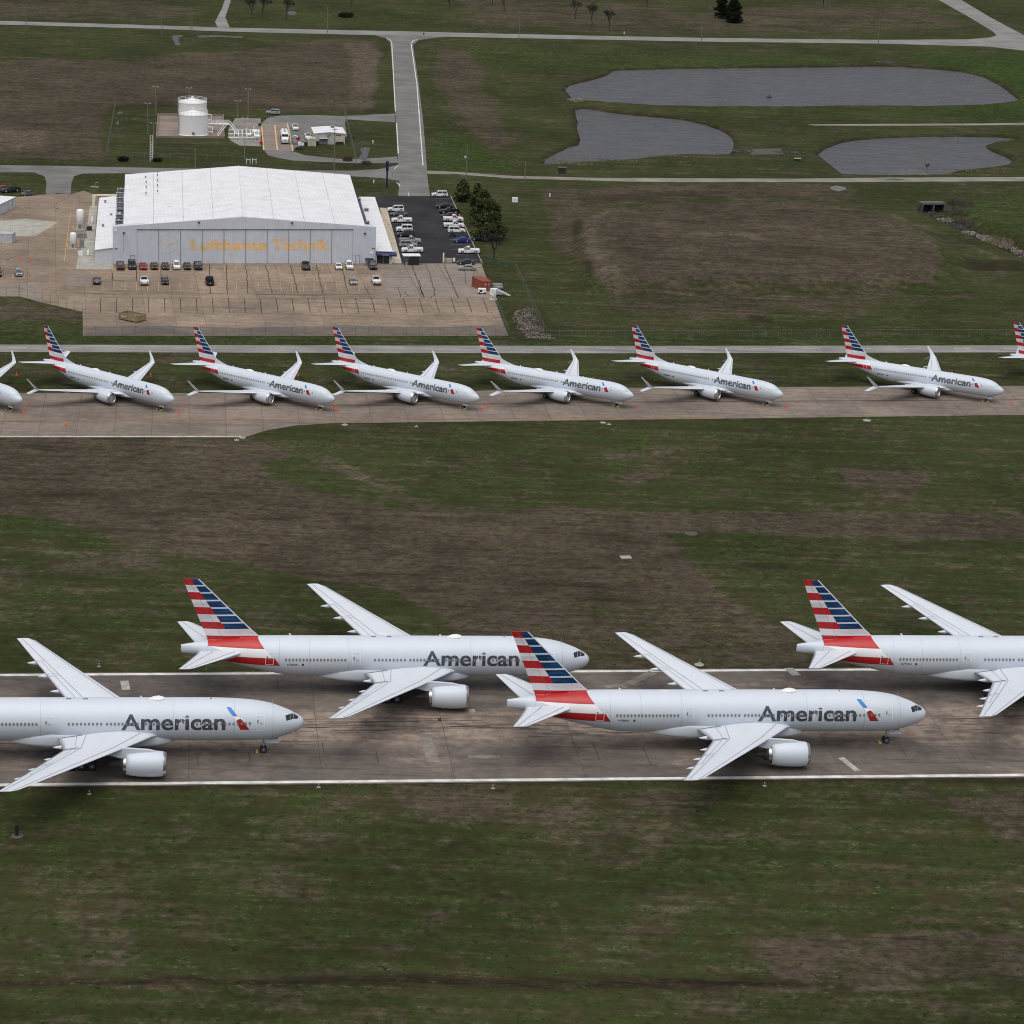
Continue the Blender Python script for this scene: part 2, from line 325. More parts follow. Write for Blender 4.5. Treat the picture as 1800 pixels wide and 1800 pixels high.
# tan and straw coloured patches
put(zt, [(1030,385),(1072,372),(1060,420),(1058,470),(1080,505),(1040,500),(1026,450)], .75, 8); put(zt, [(600,78),(655,74),(662,110),(663,193),(625,192),(618,120)], .75, 6); put(zt, [(-200,228),(80,228),(78,266),(-200,268)], .6, 4)  # tan left slope of the mound, painted because shading barely shows it
for P, w_ in (([(500,790),(560,808),(620,832),(680,858),(740,882),(830,898)], 1.6), ([(0,962),(90,972),(180,980),(260,986)], 2.2), ([(210,958),(250,975),(268,995)], 2.5), ([(1480,362),(1550,372),(1630,402),(1720,440),(1820,482)], 1.1), ([(1540,386),(1620,430),(1680,470)], .6), ([(1490,975),(1600,985),(1700,992),(1820,998)], 1.0), ([(1160,495),(1300,493),(1480,497),(1640,503)], .9), ([(1240,526),(1400,521),(1560,523)], .9), ([(1230,430),(1290,428),(1330,436)], 3.0), ([(440,1442),(700,1437),(900,1433),(1240,1428)], .45), ([(560,1426),(760,1421)], .3), ([(420,1487),(700,1484),(1000,1480)], .35), ([(250,1525),(560,1522)], .3), ([(1100,1477),(1360,1472)], .3), ([(100,1712),(420,1712),(700,1710)], .35), ([(1300,1730),(1720,1726)], .4), ([(1280,808),(1700,812)], .35), ([(1290,826),(1800,830)], .3), ([(0,1038),(200,1037)], .25), ([(1150,800),(1240,775)], 1.2)):
    d = seglen([at(*p) for p in P], GX + (vnoise(GX, GY, 4) - .5) * 1.5, GY + (vnoise(GX, GY + 77, 5) - .5) * 4.0); zt = np.maximum(zt, np.clip(1.3 - d / w_, 0, 1) * (.85 if w_ > .5 else .7) * np.clip((vnoise(GX, GY, 9) - .25) * 2.5, .2, 1))
# bare and wet dirt: tracks, verges, ditches
put(zd, [(-100,1376),(1900,1360),(1900,1374),(-100,1392)], .75, 7); put(zd, [(-100,1725),(500,1718),(900,1712),(1300,1718),(1560,1728),(1400,1738),(900,1736),(500,1733),(-100,1734)], 1.0, 7)
put(zd, [(300,1005),(700,1030),(690,1040),(330,1015)], .15, 8); put(zd, [(190,182),(400,180),(690,196),(690,202),(400,190),(200,190)], .55, 4)
put(zd, [(100,1178),(1900,1164),(1900,1174),(100,1186)], .45, 5); put(zd, [(1020,345),(1160,338),(1250,343),(1160,350),(1060,358),(1022,366)], .55, 6)
put(zd, [(1012,390),(1030,380),(1032,500),(1024,516),(1016,470)], .6, 5); put(zd, [(1300,556),(1340,556),(1350,570),(1310,570)], .8, 5)
put(zd, [(1690,455),(1820,460),(1820,478),(1720,476)], .8, 6); put(zd, [(900,548),(955,545),(960,598),(905,596)], .5, 6)
put(zd, [(541,288),(640,287),(688,292),(630,299),(541,299)], .5, 3); put(zd, [(870,1386),(890,1386),(892,1394),(866,1394)], 1, 4)
put(zd, [(-60,620),(1900,620),(1900,632),(-60,632)], .25, 4)
for (a, b, w, h) in [(140,868,90,7),(250,905,40,7),(480,910,50,6),(660,928,50,6),(800,965,40,7),(1010,1030,80,7),(1080,1055,60,5),(760,1035,40,6),(330,900,40,5),(1600,960,60,7),(560,1035,0,0),(1340,1000,50,5)]:
    if w: zd += np.exp(-(((QX - a) / w) ** 2 + ((QY / 2 - b) / h) ** 2)) * .8
# relief: ponds, ditch, field mound
P1 = [(187,318),(200,302),(240,292),(290,280),(335,266),(355,250),(400,247),(560,243),(800,240),(1100,237),(1290,234),(1370,236),(1500,245),(1600,257),(1660,273),(1720,305),(1781,352),(1740,362),(1650,371),(1450,376),(1200,374),(1000,378),(700,377),(500,373),(400,366),(340,362),(260,356),(210,345)]
P2 = [(222,388),(245,383),(290,386),(340,397),(450,408),(600,422),(680,440),(740,463),(770,482),(780,505),(775,530),(760,545),(700,548),(600,545),(500,553),(430,562),(330,568),(250,572),(170,580),(112,580),(118,562),(150,543),(205,517),(235,510),(240,490),(228,450),(232,430),(225,410)]
P3 = [(1075,545),(1100,525),(1150,505),(1200,495),(1300,487),(1450,482),(1600,481),(1720,484),(1775,490),(1740,497),(1700,500),(1668,512),(1665,520),(1690,535),(1740,555),(1758,568),(1745,580),(1700,588),(1640,595),(1560,602),(1530,615),(1460,618),(1300,619),(1170,617),(1150,605),(1120,580)]
GZ = np.zeros(GX.shape); WZ = -.85
ponds = []
for P in (P1, P2, P3):
    w = [tuple(at(900 + a / 2, b / 2, WZ)[:2]) for a, b in P]; ponds.append(w)
    d = sdf(GX, GY, w, 30); GZ += np.where(d > -2.2, -np.clip((d + 2.2) / 2.2, 0, 2.2) * .85, 0)
    zd = np.maximum(zd, np.clip(1.25 - np.abs(d - .4) / 2.0, 0, 1)); zd = np.where(d > 1.5, 1, zd)
CREEK = [at(1640,372,-1.8), at(1680,392,-1.8), at(1725,414,-1.8), at(1770,432,-1.8), at(1830,458,-1.8)]
d = seglen(CREEK, GX, GY); k = np.clip(1 - (d - 2.0) / 7, 0, 1); GZ -= k * k * (3 - 2 * k) * 2.4; zd = np.maximum(zd, np.clip(1 - (d - 2) / 2.5, 0, 1) * .8)
mound = [tuple(at(a, b)[:2]) for a, b in [(1060,395),(1200,385),(1400,383),(1520,385),(1600,415),(1650,460),(1640,492),(1500,500),(1200,505),(1070,508),(1045,450)]]
d = sdf(GX, GY, mound, 40); k = np.clip((d + 11) / 13, 0, 1); GZ += k * k * (3 - 2 * k) * 2.8
GZ += np.where((PYY > 770) & (PYY < 1150) | (PYY > 1420), ((vnoise(GX, GY, 45) - .5) * .7 + (vnoise(GX, GY, 12) - .5) * .22), 0) * np.where(np.abs(PYY - 1270) < 145, 0, 1) * np.where(PYY < 790, np.clip((PYY - 772) / 18, 0, 1), 1)
GZ[(PYY > 1400) & (PYY < 1440)] *= ((PYY[(PYY > 1400) & (PYY < 1440)] - 1400) / 40)
nx, ny = len(gx), len(gy)
GZ2 = GZ.reshape(ny, nx)
def ground_z(x, y):
    i = int(np.clip(np.searchsorted(gx, x) - 1, 0, nx - 2)); j = int(np.clip(np.searchsorted(gy, y) - 1, 0, ny - 2))
    u = (x - gx[i]) / (gx[i+1] - gx[i]); v = (y - gy[j]) / (gy[j+1] - gy[j])
    return float((GZ2[j, i] * (1-u) + GZ2[j, i+1] * u) * (1-v) + (GZ2[j+1, i] * (1-u) + GZ2[j+1, i+1] * u) * v)
idx = np.arange(nx * ny).reshape(ny, nx)
quads = np.stack([idx[:-1, :-1], idx[:-1, 1:], idx[1:, 1:], idx[1:, :-1]], -1).reshape(-1, 4)
me = bpy.data.meshes.new('ground'); me.vertices.add(nx * ny); me.vertices.foreach_set('co', np.stack([GX, GY, GZ], 1).ravel())
me.loops.add(quads.size); me.loops.foreach_set('vertex_index', quads.ravel()); me.polygons.add(len(quads))
me.polygons.foreach_set('loop_start', np.arange(0, quads.size, 4)); me.polygons.foreach_set('use_smooth', np.ones(len(quads), bool))
at_ = me.color_attributes.new('zone', 'FLOAT_COLOR', 'POINT')
at_.data.foreach_set('color', np.stack([np.clip(zb, 0, 1), np.clip(zg, 0, 3), np.clip(zd, 0, 1), np.clip(zt, 0, 1)], 1).ravel())
me.materials.append(M['grass']); me.update(); me.validate()
tag(link('ground', me), kind='structure')

M['old'] = plain('old_stained_concrete', (.080, .066, .054), .9, var=.3, sc=.5)
# ---------------------------------------------------------------- flat sheets
def flat(name, poly, z, mat, kind='structure', parent=None, px=True, holes=None):
    pts = [at(a, b, z) for a, b in poly] if px else [Vector((p[0], p[1], z)) for p in poly]
    mb = MB(); A = sum(pts[i].x * pts[(i+1) % len(pts)].y - pts[(i+1) % len(pts)].x * pts[i].y for i in range(len(pts)))
    if A < 0: pts = pts[::-1]
    mb.add(pts, [tuple(range(len(pts)))])
    o = mb.build(name, M[mat], parent)
    bm = bmesh.new(); bm.from_mesh(o.data); bmesh.ops.triangulate(bm, faces=bm.faces[:]); bm.to_mesh(o.data); bm.free()
    if kind: o['kind'] = kind
    return o
def ribbon(mb, pts, w, z, mi=0):
    pts = [Vector((p[0], p[1], z)) for p in pts]; L = []; Rr = []
    for i, p in enumerate(pts):
        t = (pts[min(i+1, len(pts)-1)] - pts[max(i-1, 0)]); t.z = 0; t.normalize(); n = Vector((-t.y, t.x, 0)) * w / 2
        L.append(p + n); Rr.append(p - n)
    for i in range(len(pts) - 1): mb.add([Rr[i], Rr[i+1], L[i+1], L[i]], [(0,1,2,3)], mi)
for i, w in enumerate(ponds):
    c = Vector((sum(p[0] for p in w) / len(w), sum(p[1] for p in w) / len(w)))
    flat('pond_water', [(c.x + (p[0]-c.x) * 1.01, c.y + (p[1]-c.y) * 1.02) for p in w], WZ, 'water', px=False)
# runway
nL, nR, fL, fR = at(0,1380), at(1800,1362.5), at(0,1187), at(1800,1175.5)
def ext(a, b, k, z): d = (b - a).normalized(); return (a - d * k).xy.to_3d() + Vector((0,0,z)), (b + d * k).xy.to_3d() + Vector((0,0,z))
a, b = ext(nL, nR, 400, .03); c, d_ = ext(fL, fR, 400, .03); pn = Vector((math.sin(RWY), -math.cos(RWY), 0)) * .9
flat('runway', [a + pn, b + pn, d_ - pn, c - pn], .03, 'runway', px=False)
mb = MB(); ribbon(mb, [a, b], .95, .045); ribbon(mb, [c, d_], .95, .045)
for k in range(-3, 12):   # old patches of paint and repairs on the runway
    pass
tag(mb.build('runway_edge_lines', M['paint_w']), kind='structure')
rx = Vector((math.cos(RWY), math.sin(RWY), 0)); ry = Vector((-rx.y, rx.x, 0))
def rquad(mb, px, py, L, wd, z=.045, ang=0.0, mi=0):
    c = at(px, py); u = Matrix.Rotation(ang, 3, 'Z') @ rx; v = Vector((-u.y, u.x, 0)); c.z = z
    mb.quad(c - u*L/2 - v*wd/2, c + u*L/2 - v*wd/2, c + u*L/2 + v*wd/2, c - u*L/2 + v*wd/2, mi)
mb = MB()
for px, py, L, wd, an in [(220,1205,1.3,4,.1),(1393,1181,1.5,3.5,.2),(830,1250,.9,1.6,0),(1493,1344,1.0,5.5,.25),]:
    rquad(mb, px, py, L, wd, .047, an, 0)
tag(mb.build('runway_paint_remnants', plain('worn_paint', (.33, .31, .28), .8, var=.35, sc=.9)), kind='structure')
mb = MB(); rquad(mb, 755, 1318, 1.8, 10, .0472, .05); rquad(mb, 850, 1331, 4.5, 1.2, .047); rquad(mb, 1120, 1195, 1.6, 9, .047, -.75); rquad(mb, 1090, 1205, 5, 1.2, .0465, .3)
tag(mb.build('runway_patches', plain('pale_patch', (.19, .165, .14), .85, var=.35, sc=.5)), kind='structure')
mb = MB(); rquad(mb, 640, 1264, 26, .12, .047); rquad(mb, 640, 1268.5, 27, .12, .047); rquad(mb, 773, 1266, .5, 1.2, .047)
rquad(mb, 1740, 1259, 12, .12, .047); rquad(mb, 1740, 1263, 12, .12, .047)
for px, py in [(560,1330),(655,1345),(740,1338),(865,1345),(960,1340),(1040,1335),(1130,1345),(430,1345),(340,1352),(640,1215),(480,1215),(560,1222),(1580,1335),(1700,1340)]: rquad(mb, px, py, random.uniform(2, 6), .1, .047, random.uniform(-.1, .1)); rquad(mb, px + 8, py - 14, .10, random.uniform(3, 7), .0471, .02)
for i in range(130):       # rubber streaks along the centre strip
    px = random.uniform(480, 1800); py = random.gauss(1275, 10) - (px - 900) * .008
    rquad(mb, px, py, random.uniform(1, 9), random.uniform(.05, .16), .046 + i * 1e-5, random.uniform(-.02, .02))
tag(mb.build('runway_tyre_marks', M['tar']), kind='structure')
# taxiway strip with the parked single-aisle jets
flat('taxiway', [(-150,690.5),(620,691),(1080,682),(1800,678),(1980,677),(1980,726.5),(1800,729),(1260,736),(900,740),(700,742.5),(580,744),(520,748),(470,756),(428,769),(-150,769)], .03, 'taxiway')
mb = MB(); ribbon(mb, [at(-150,739.5), at(300,739), at(900,736.5), at(1256,734.2)], .75, .05)
tag(mb.build('taxiway_edge_line', M['paint_o']), kind='structure')
mb = MB(); ribbon(mb, [at(-150,767.5), at(425,767.3)], .55, .05); tag(mb.build('taxiway_white_line', M['paint_w']), kind='structure')
mb = MB(); ribbon(mb, [at(-150,714), at(620,713.5), at(1080,707), at(1980,702)], .55, .05); tag(mb.build('taxiway_centre_line', plain('worn_dark_line', (.085,.06,.042), .8, var=.4, sc=.3)), kind='structure')

# perimeter road with dashes
flat('perimeter_road', [(-150,605.3),(620,607.2),(1080,608),(1500,607.5),(1980,606.8),(1980,618.8),(1500,620),(1080,621),(620,620.3),(-150,618.3)], .03, 'perimeter')
mb = MB(); A0 = at(-100,611.6); B0 = at(1900,613); L = (B0 - A0).length; u = (B0 - A0).normalized(); s = 2.0
while s < L: ribbon(mb, [A0 + u*s, A0 + u*(s + 4.4)], .22, .05); s += 12.3
tag(mb.build('perimeter_road_dashes', M['paint_w']), kind='structure')
# roads beyond the hangar
flat('far_road', [(-100,34.5),(0,36.5),(260,44),(400,48.5),(730,55.5),(912,60),(1233,66.5),(1545,70),(1700,69),(1740,66),(1752,62),(1745,55),(1700,28),(1650,0),(1590,-34),(1632,-34),(1690,0),(1740,30),(1800,62),(1900,112),(1900,122),(1800,89),(1740,82),(1545,76.5),(1233,73),(912,67),(730,63.5),(400,55.5),(260,50),(0,43),(-100,40)], .03, 'far_road')
flat('access_road', [(625,60.5),(660,62),(678,67),(686,75),(690,120),(695,199),(696,215),(700,285),(702,318),(700,344.6),(756,344.6),(752,318),(750,290),(744,215),(735,140),(726,79),(735,71),(760,66.5),(790,64.5),(730,62)], .042, 'road')
flat('hangar_road', [(-60,289.5),(100,291.5),(220,294),(420,298),(541,299.5),(620,300),(665,297.5),(700,290),(703,318),(690,316),(673,313),(640,311),(600,309),(400,305.5),(220,304.5),(145,305),(130,310),(126,320),(124,341),(80,339),(82,322),(78,310),(60,303),(-60,303)], .052, 'road')
flat('facility_drive', [(459,217),(471,207),(493,203),(549,202),(602,204),(694,199.5),(695,215),(612,210),(606,214),(610,240),(552,252),(540,250),(515,262),(515,266),(536,273),(595,279),(642,279),(698,275),(700,286),(627,287),(580,285),(515,282),(487,277),(471,273),(464,263)], .036, 'road')
flat('loading_bay', [(460,218),(505,217),(515,265),(463,264)], .046, 'pad')
flat('driveway', [(383,49),(378,38),(390,15),(404,-25),(414,-25),(402,12),(396,30),(404,49)], .026, 'perimeter')
flat('gravel_road', [(750,300),(800,302),(900,309),(1050,312.5),(1200,313.5),(1400,314),(1560,312),(1900,311),(1900,318),(1500,320),(1200,320),(1100,319),(900,313.5),(800,306),(752,306)], .028, 'gravel')
flat('footpath', [(1420,218.8),(1600,217.6),(1740,217),(1900,213.5),(1900,217.5),(1740,220),(1600,220.8),(1430,220.5)], .03, 'gravel')
mb = MB()
for P in ([(688.5,73),(691,120),(695,196)], [(697,216),(700,270)], [(722.5,76),(733,150),(743.5,291)]): ribbon(mb, [at(*p) for p in P], .35, .06)
ribbon(mb, [at(680,67.5), at(685.5,70), at(688.5,74)], .35, .06); ribbon(mb, [at(735,68.5), at(726,72), at(722.5,77)], .35, .06)
ribbon(mb, [at(697,321), at(701,324), at(703,328)], .4, .062); ribbon(mb, [at(693,297), at(697,294), at(700,291)], .3, .062)
tag(mb.build('access_road_lines', M['paint_w']), kind='structure')
mb = MB()
for a, b in (((459.5,218),(463.5,264)), ((505,217),(515,265)), ((483,220),(487.5,264))): ribbon(mb, [at(*a), at(*b)], .45, .06)
tag(mb.build('loading_bay_lines', M['paint_yellow']), kind='structure')
M['stained'] = concrete('stained_concrete', (.095, .085, .075), (.20, .16, .13), (9, 12), .1, jmix=.3, rz=R(9.5), stain=.7, patch=.05)
# hangar apron
flat('apron', [(-150,352),(28,346),(80,342),(125,341),(147,335),(163,341),(175,349),(206,360),(206,440),(705,462.5),(846,463),(893,590),(146,590),(145,548),(75,532),(35,521),(-150,520)], .03, 'apron')
flat('grey_apron', [(664,463.3),(845.5,463.3),(869,527),(690,525),(676,500)], .042, 'apron_grey')
flat('pale_slab', [(-30,391),(45,384),(102,391),(62,415.5),(-30,414)], .042, 'pale_conc')
flat('grey_slabs', [(120,478),(160,478),(160,503),(117,503)], .042, 'apron_grey')
flat('annex_slab', [(158,362),(171,362),(164,452),(199,465),(199,473),(133,473),(137,452),(150,420)], .044, 'pale_conc')
flat('annex_kerb', [(162.5,341),(206,341),(206,345),(168,345),(166,363),(162,363)], .05, 'cream_conc')
flat('grey_lane', [(-150,500),(60,501),(75,505),(74,531),(35,520),(-150,519)], .04, 'apron_grey')
flat('fence_strip', [(147,574),(300,573),(420,576),(600,572),(760,575),(886,571),(892,589),(147,589.5)], .04, 'stained')
flat('parking_lot', [(650,345),(791,345),(846,463),(740,463),(706,463),(667,364)], .036, 'asphalt')
flat('sidewalk', [(667,365),(680,365.5),(706.5,462.5),(690,462.5)], .048, 'cream_conc')
mb = MB(); mb2 = MB(); P = [at(792,345), at(847.5,463)]
for a, b in zip(P[:-1], P[1:]):
    n = Vector((b.y-a.y, a.x-b.x, 0)).normalized() * .11; mb2.prism([(a-n).xy, (b-n).xy, (b+n).xy, (a+n).xy], 0, .14)
tag(mb2.build('lot_kerb', M['pale_conc']), kind='structure')
mb = MB()
for k in range(24):
    x = 204 + 19.1 * k; s = (x - 240) / 410 * 3
    if x < 645: ribbon(mb, [at(x - s*.3, 468), at(x + s*.2, 477.5)], .14, .056)
    x2 = 181 + 19.55 * k; s = (x2 - 240) / 410 * 3.4
    ribbon(mb, [at(x2 - s*.4, 496.5), at(x2 + s*.5, 512.5)], .14, .056)
for a, b in [((24,482),(22,489)),((44,480),(41.5,489)),((5,482),(3,489)),((124,373),(113,459)),((54,371),(40,378))]: ribbon(mb, [at(*a), at(*b)], .2, .056)
tag(mb.build('apron_parking_lines', M['paint_y']), kind='structure')
mb = MB()
for k in range(13):
    y = 349 + k * 8.9; xr = 791 + (y - 345) * .466; ribbon(mb, [at(xr - 31 - k*.6, y + 1), at(xr - 2, y)], .12, .05)
    if k > 1: xl = 680 + (y - 365.5) * .273; ribbon(mb, [at(xl + 1, y), at(xl + 29, y + .5)], .12, .05)
tag(mb.build('lot_parking_lines', plain('faded_white_lines', (.28,.28,.28), .8)), kind='structure')
mb = MB()                                # sealed cracks and open joints on the apron
def crack(x0, y0, x1, y1, j=1.6, n=9, w=.16):
    pts = [at(x0 + (x1-x0)*i/n + (random.uniform(-j, j) if 0 < i < n else 0), y0 + (y1-y0)*i/n + (random.uniform(-j*.4, j*.4) if 0 < i < n else 0)) for i in range(n + 1)]
    ribbon(mb, pts, w, .059)
for x0, x1 in [(368,369),(398,400),(432,436),(467,478),(510,524),(556,567),(600,612)]: crack(x0, 466, x1, 516, 1.2, 10, .2)
for c in [(723,464,746,525,.1,3,.22),(780,464,806,524,.1,3,.2),(748,466,758,490,2,8),(758,490,764,520,2,9,.22),(764,520,752,526,2,5),(815,470,820,500,1.2,8),(833,476,835,500,1,6),(738,492,742,518,2,7),(700,505,704,522,2,6),(660,520,880,524,1.6,40,.12),(168,512,660,522,.4,30,.16),(640,505,650,518,2,6),(690,518,730,520,2.5,12),(705,508,720,521,2.5,8),(734,505,746,521,2.5,8)]: crack(*c)
for k in range(26):
    x = 177 + k * 28.1; s = (x - 240) / 410 * 8
    crack(x - s*.25, 524, x + s*.55, 550, .1, 2, .17)
for y in (516.5, 523.5): crack(160, y, 668, y + 1.5, .2, 12, .13)
crack(198, 480, 198, 492, .2, 4, .2); crack(198, 493, 218, 493.5, .2, 4, .16); crack(240, 466, 240, 494, .1, 4, .2); crack(283, 470, 283, 491, .2, 4, .16)
tag(mb.build('apron_cracks', M['tar']), kind='structure')
def puddle(pts, name='puddle', mat='puddle', z=.03): return flat(name, pts, z, mat)
puddle([(633,262),(640,259),(650,259.5),(649,265),(647,272),(644,281),(636,281),(630,278),(636,270)], z=.06)
puddle([(302,64),(309,62),(325,61.5),(314,66),(314,72),(318,79),(309,79),(304,70)]); puddle([(345,62.5),(380,62),(428,64),(425,66.5),(390,65),(350,66)])
puddle([(1458,329),(1470,326),(1486,329),(1487,333),(1474,336),(1462,333)], 'gravel_patch', 'road'); puddle([(1552,315),(1570,313.5),(1592,315),(1575,317)], z=.06)
puddle([(1015,384),(1022,382),(1025,390),(1023,398),(1019,392)]); puddle([(1023,508),(1031,503),(1033,510),(1026,518),(1021,514)])
puddle([(206,198),(211,196),(216,197),(213,200),(208,200)]); puddle([(204,215),(208,212),(209,217),(206,221)]); puddle([(205,228),(207,226),(206,231)])
puddle([(505,21),(515,19.5),(523,23),(517,26.5),(508,26)]); puddle([(80,334),(96,329),(105,334),(96,342),(82,341)], 'gravel_patch', 'road', .06)
flat('spillway', [(1322,262),(1372,261),(1378,271),(1320,272)], .03, 'old'); flat('tank_pad', [(278,203),(392,204),(394,243),(275,243)], .03, 'pad')
flat('pipework_pad', [(413,208),(458,208),(459,257),(421,256),(404,246),(400,232)], .034, 'gravel')
# ---------------------------------------------------------------- lettering
def text_bm(body, width=None, cap=1.0, bold=0.0, space=1.0):
    cu = bpy.data.curves.new('lettering', 'FONT'); cu.body = body; cu.size = 1.0; cu.offset = bold; cu.fill_mode = 'FRONT'; cu.resolution_u = 4; cu.space_character = space
    o = bpy.data.objects.new('lettering', cu); COL.objects.link(o)
    dg = bpy.context.evaluated_depsgraph_get(); me = o.evaluated_get(dg).to_mesh()
    bm = bmesh.new(); bm.from_mesh(me); o.evaluated_get(dg).to_mesh_clear(); bpy.data.objects.remove(o); bpy.data.curves.remove(cu)
    xs = [v.co.x for v in bm.verts]; x0, x1 = min(xs), max(xs); h = .729 + 2 * bold
    sx = width / (x1 - x0) if width else cap / h
    for v in bm.verts: v.co = Vector(((v.co.x - x0) * sx, (v.co.y + bold) * cap / h, 0))
    return bm
def tall_x(bm, cap):
    for v in bm.verts:
        y = v.co.y / cap; v.co.y = cap * (y * 1.09 if y < .72 else .785 + (y - .72) * (.215 / .28) if y < 1 else y)
    return bm
def poly_bm(poly):
    bm = bmesh.new(); f = bm.faces.new([bm.verts.new((p[0], p[1], 0)) for p in poly]); bmesh.ops.triangulate(bm, faces=[f]); return bm
def cut(bm, xs, ys):
    for x in xs: bmesh.ops.bisect_plane(bm, geom=bm.verts[:] + bm.edges[:] + bm.faces[:], plane_co=(x, 0, 0), plane_no=(1, 0, 0))
    for y in ys: bmesh.ops.bisect_plane(bm, geom=bm.verts[:] + bm.edges[:] + bm.faces[:], plane_co=(0, y, 0), plane_no=(0, 1, 0))

# ---------------------------------------------------------------- airliners
M['silver'] = plain('silver_grey_paint', (.585, .635, .695), .45, .05, .02, .25, .35)
M['wing'] = plain('light_grey_wing_paint', (.62, .655, .705), .5, .0, .035, .3, .35)
M['white'] = plain('white_paint', (.80, .80, .80), .4, 0, .03)
M['red'] = plain('red_paint', (.44, .010, .012), .35, 0, .07, .6)
t = NT('blue_paint'); n = t.noise(1, 3, .6, t.vec((.35, .35, 3))); M['blue'] = t.out(t.mix(t.ramp(n, .40, .68), (.004, .020, .072), (.010, .070, .19)), .35)
t = NT('stripe_grey_paint'); n = t.noise(1, 2, .5, t.vec((.12, .12, 1.6))); M['stripe'] = t.out(t.mix(t.ramp(n, .38, .62), (.58, .57, .60), (.76, .75, .77)), .35)
M['ink'] = plain('dark_lettering', (.050, .058, .078), .4, 0, .06)
M['skyblue'] = plain('bright_blue_paint', (.008, .19, .56), .35)
M['deepred'] = plain('deep_red_paint', (.32, .010, .014), .35)
M['skin_seam'] = plain('skin_seam', (.42, .44, .47), .5); M['seam'] = plain('seam_grey', (.20, .20, .21), .6)
M['winglass'] = plain('cabin_window', (.20, .195, .19), .3)
M['cockpit'] = plain('cockpit_glass', (.030, .034, .040), .10)
M['teal'] = plain('covered_cockpit_glass', (.50, .60, .60), .15)
M['steel'] = plain('bare_metal', (.50, .49, .47), .28, .9, .08)
M['darkmetal'] = plain('burnt_metal', (.10, .095, .09), .4, .7, .2)
M['tyre'] = plain('tyre_rubber', (.016, .016, .017), .8)
M['rim'] = plain('wheel_rim', (.45, .46, .47), .4, .3)
M['chock'] = plain('yellow_chock', (.65, .50, .04), .6)
M['black'] = plain('black_paint', (.014, .014, .016), .5)
M['cover'] = plain('inlet_cover', (.36, .37, .39), .45, .2, .06)

def pchip(T):
    T = np.array(T, float); x = T[:, 0]; h = np.diff(x); out = []
    for c in range(1, T.shape[1]):
        y = T[:, c]; d = np.diff(y) / h; m = np.zeros(len(x)); m[0], m[-1] = d[0], d[-1]
        for i in range(1, len(x) - 1): m[i] = 0 if d[i-1] * d[i] <= 0 else (h[i-1] + h[i]) * 2 / ((2*h[i] + h[i-1]) / d[i-1] + (h[i] + 2*h[i-1]) / d[i] + (h[i-1] + h[i]) / d[i]) if False else 2 * d[i-1] * d[i] / (d[i-1] + d[i])
        out.append((y, m))
    def f(q):
        i = int(np.clip(np.searchsorted(x, q) - 1, 0, len(x) - 2)); t = (q - x[i]) / h[i]; t = min(max(t, 0), 1); r = []
        for y, m in out: r.append((2*t**3 - 3*t*t + 1) * y[i] + (t**3 - 2*t*t + t) * h[i] * m[i] + (3*t*t - 2*t**3) * y[i+1] + (t**3 - t*t) * h[i] * m[i+1])
        return r
    return f
AF = [(0, 0), (.02, .26), (.08, .52), (.2, .78), (.36, .9), (.55, .78), (.75, .46), (.92, .14), (1, .0)]
def airfoil(P, le, te, tz, up):
    """closed section: le/te points, tz thickness, up = thickness direction"""
    le, te, up = Vector(le), Vector(te), Vector(up); pts = []
    for c, h in AF: pts.append(le.lerp(te, c) + up * (h * tz * .6))
    for c, h in AF[::-1][1:-1]: pts.append(le.lerp(te, c) - up * (h * tz * .45))
    return pts
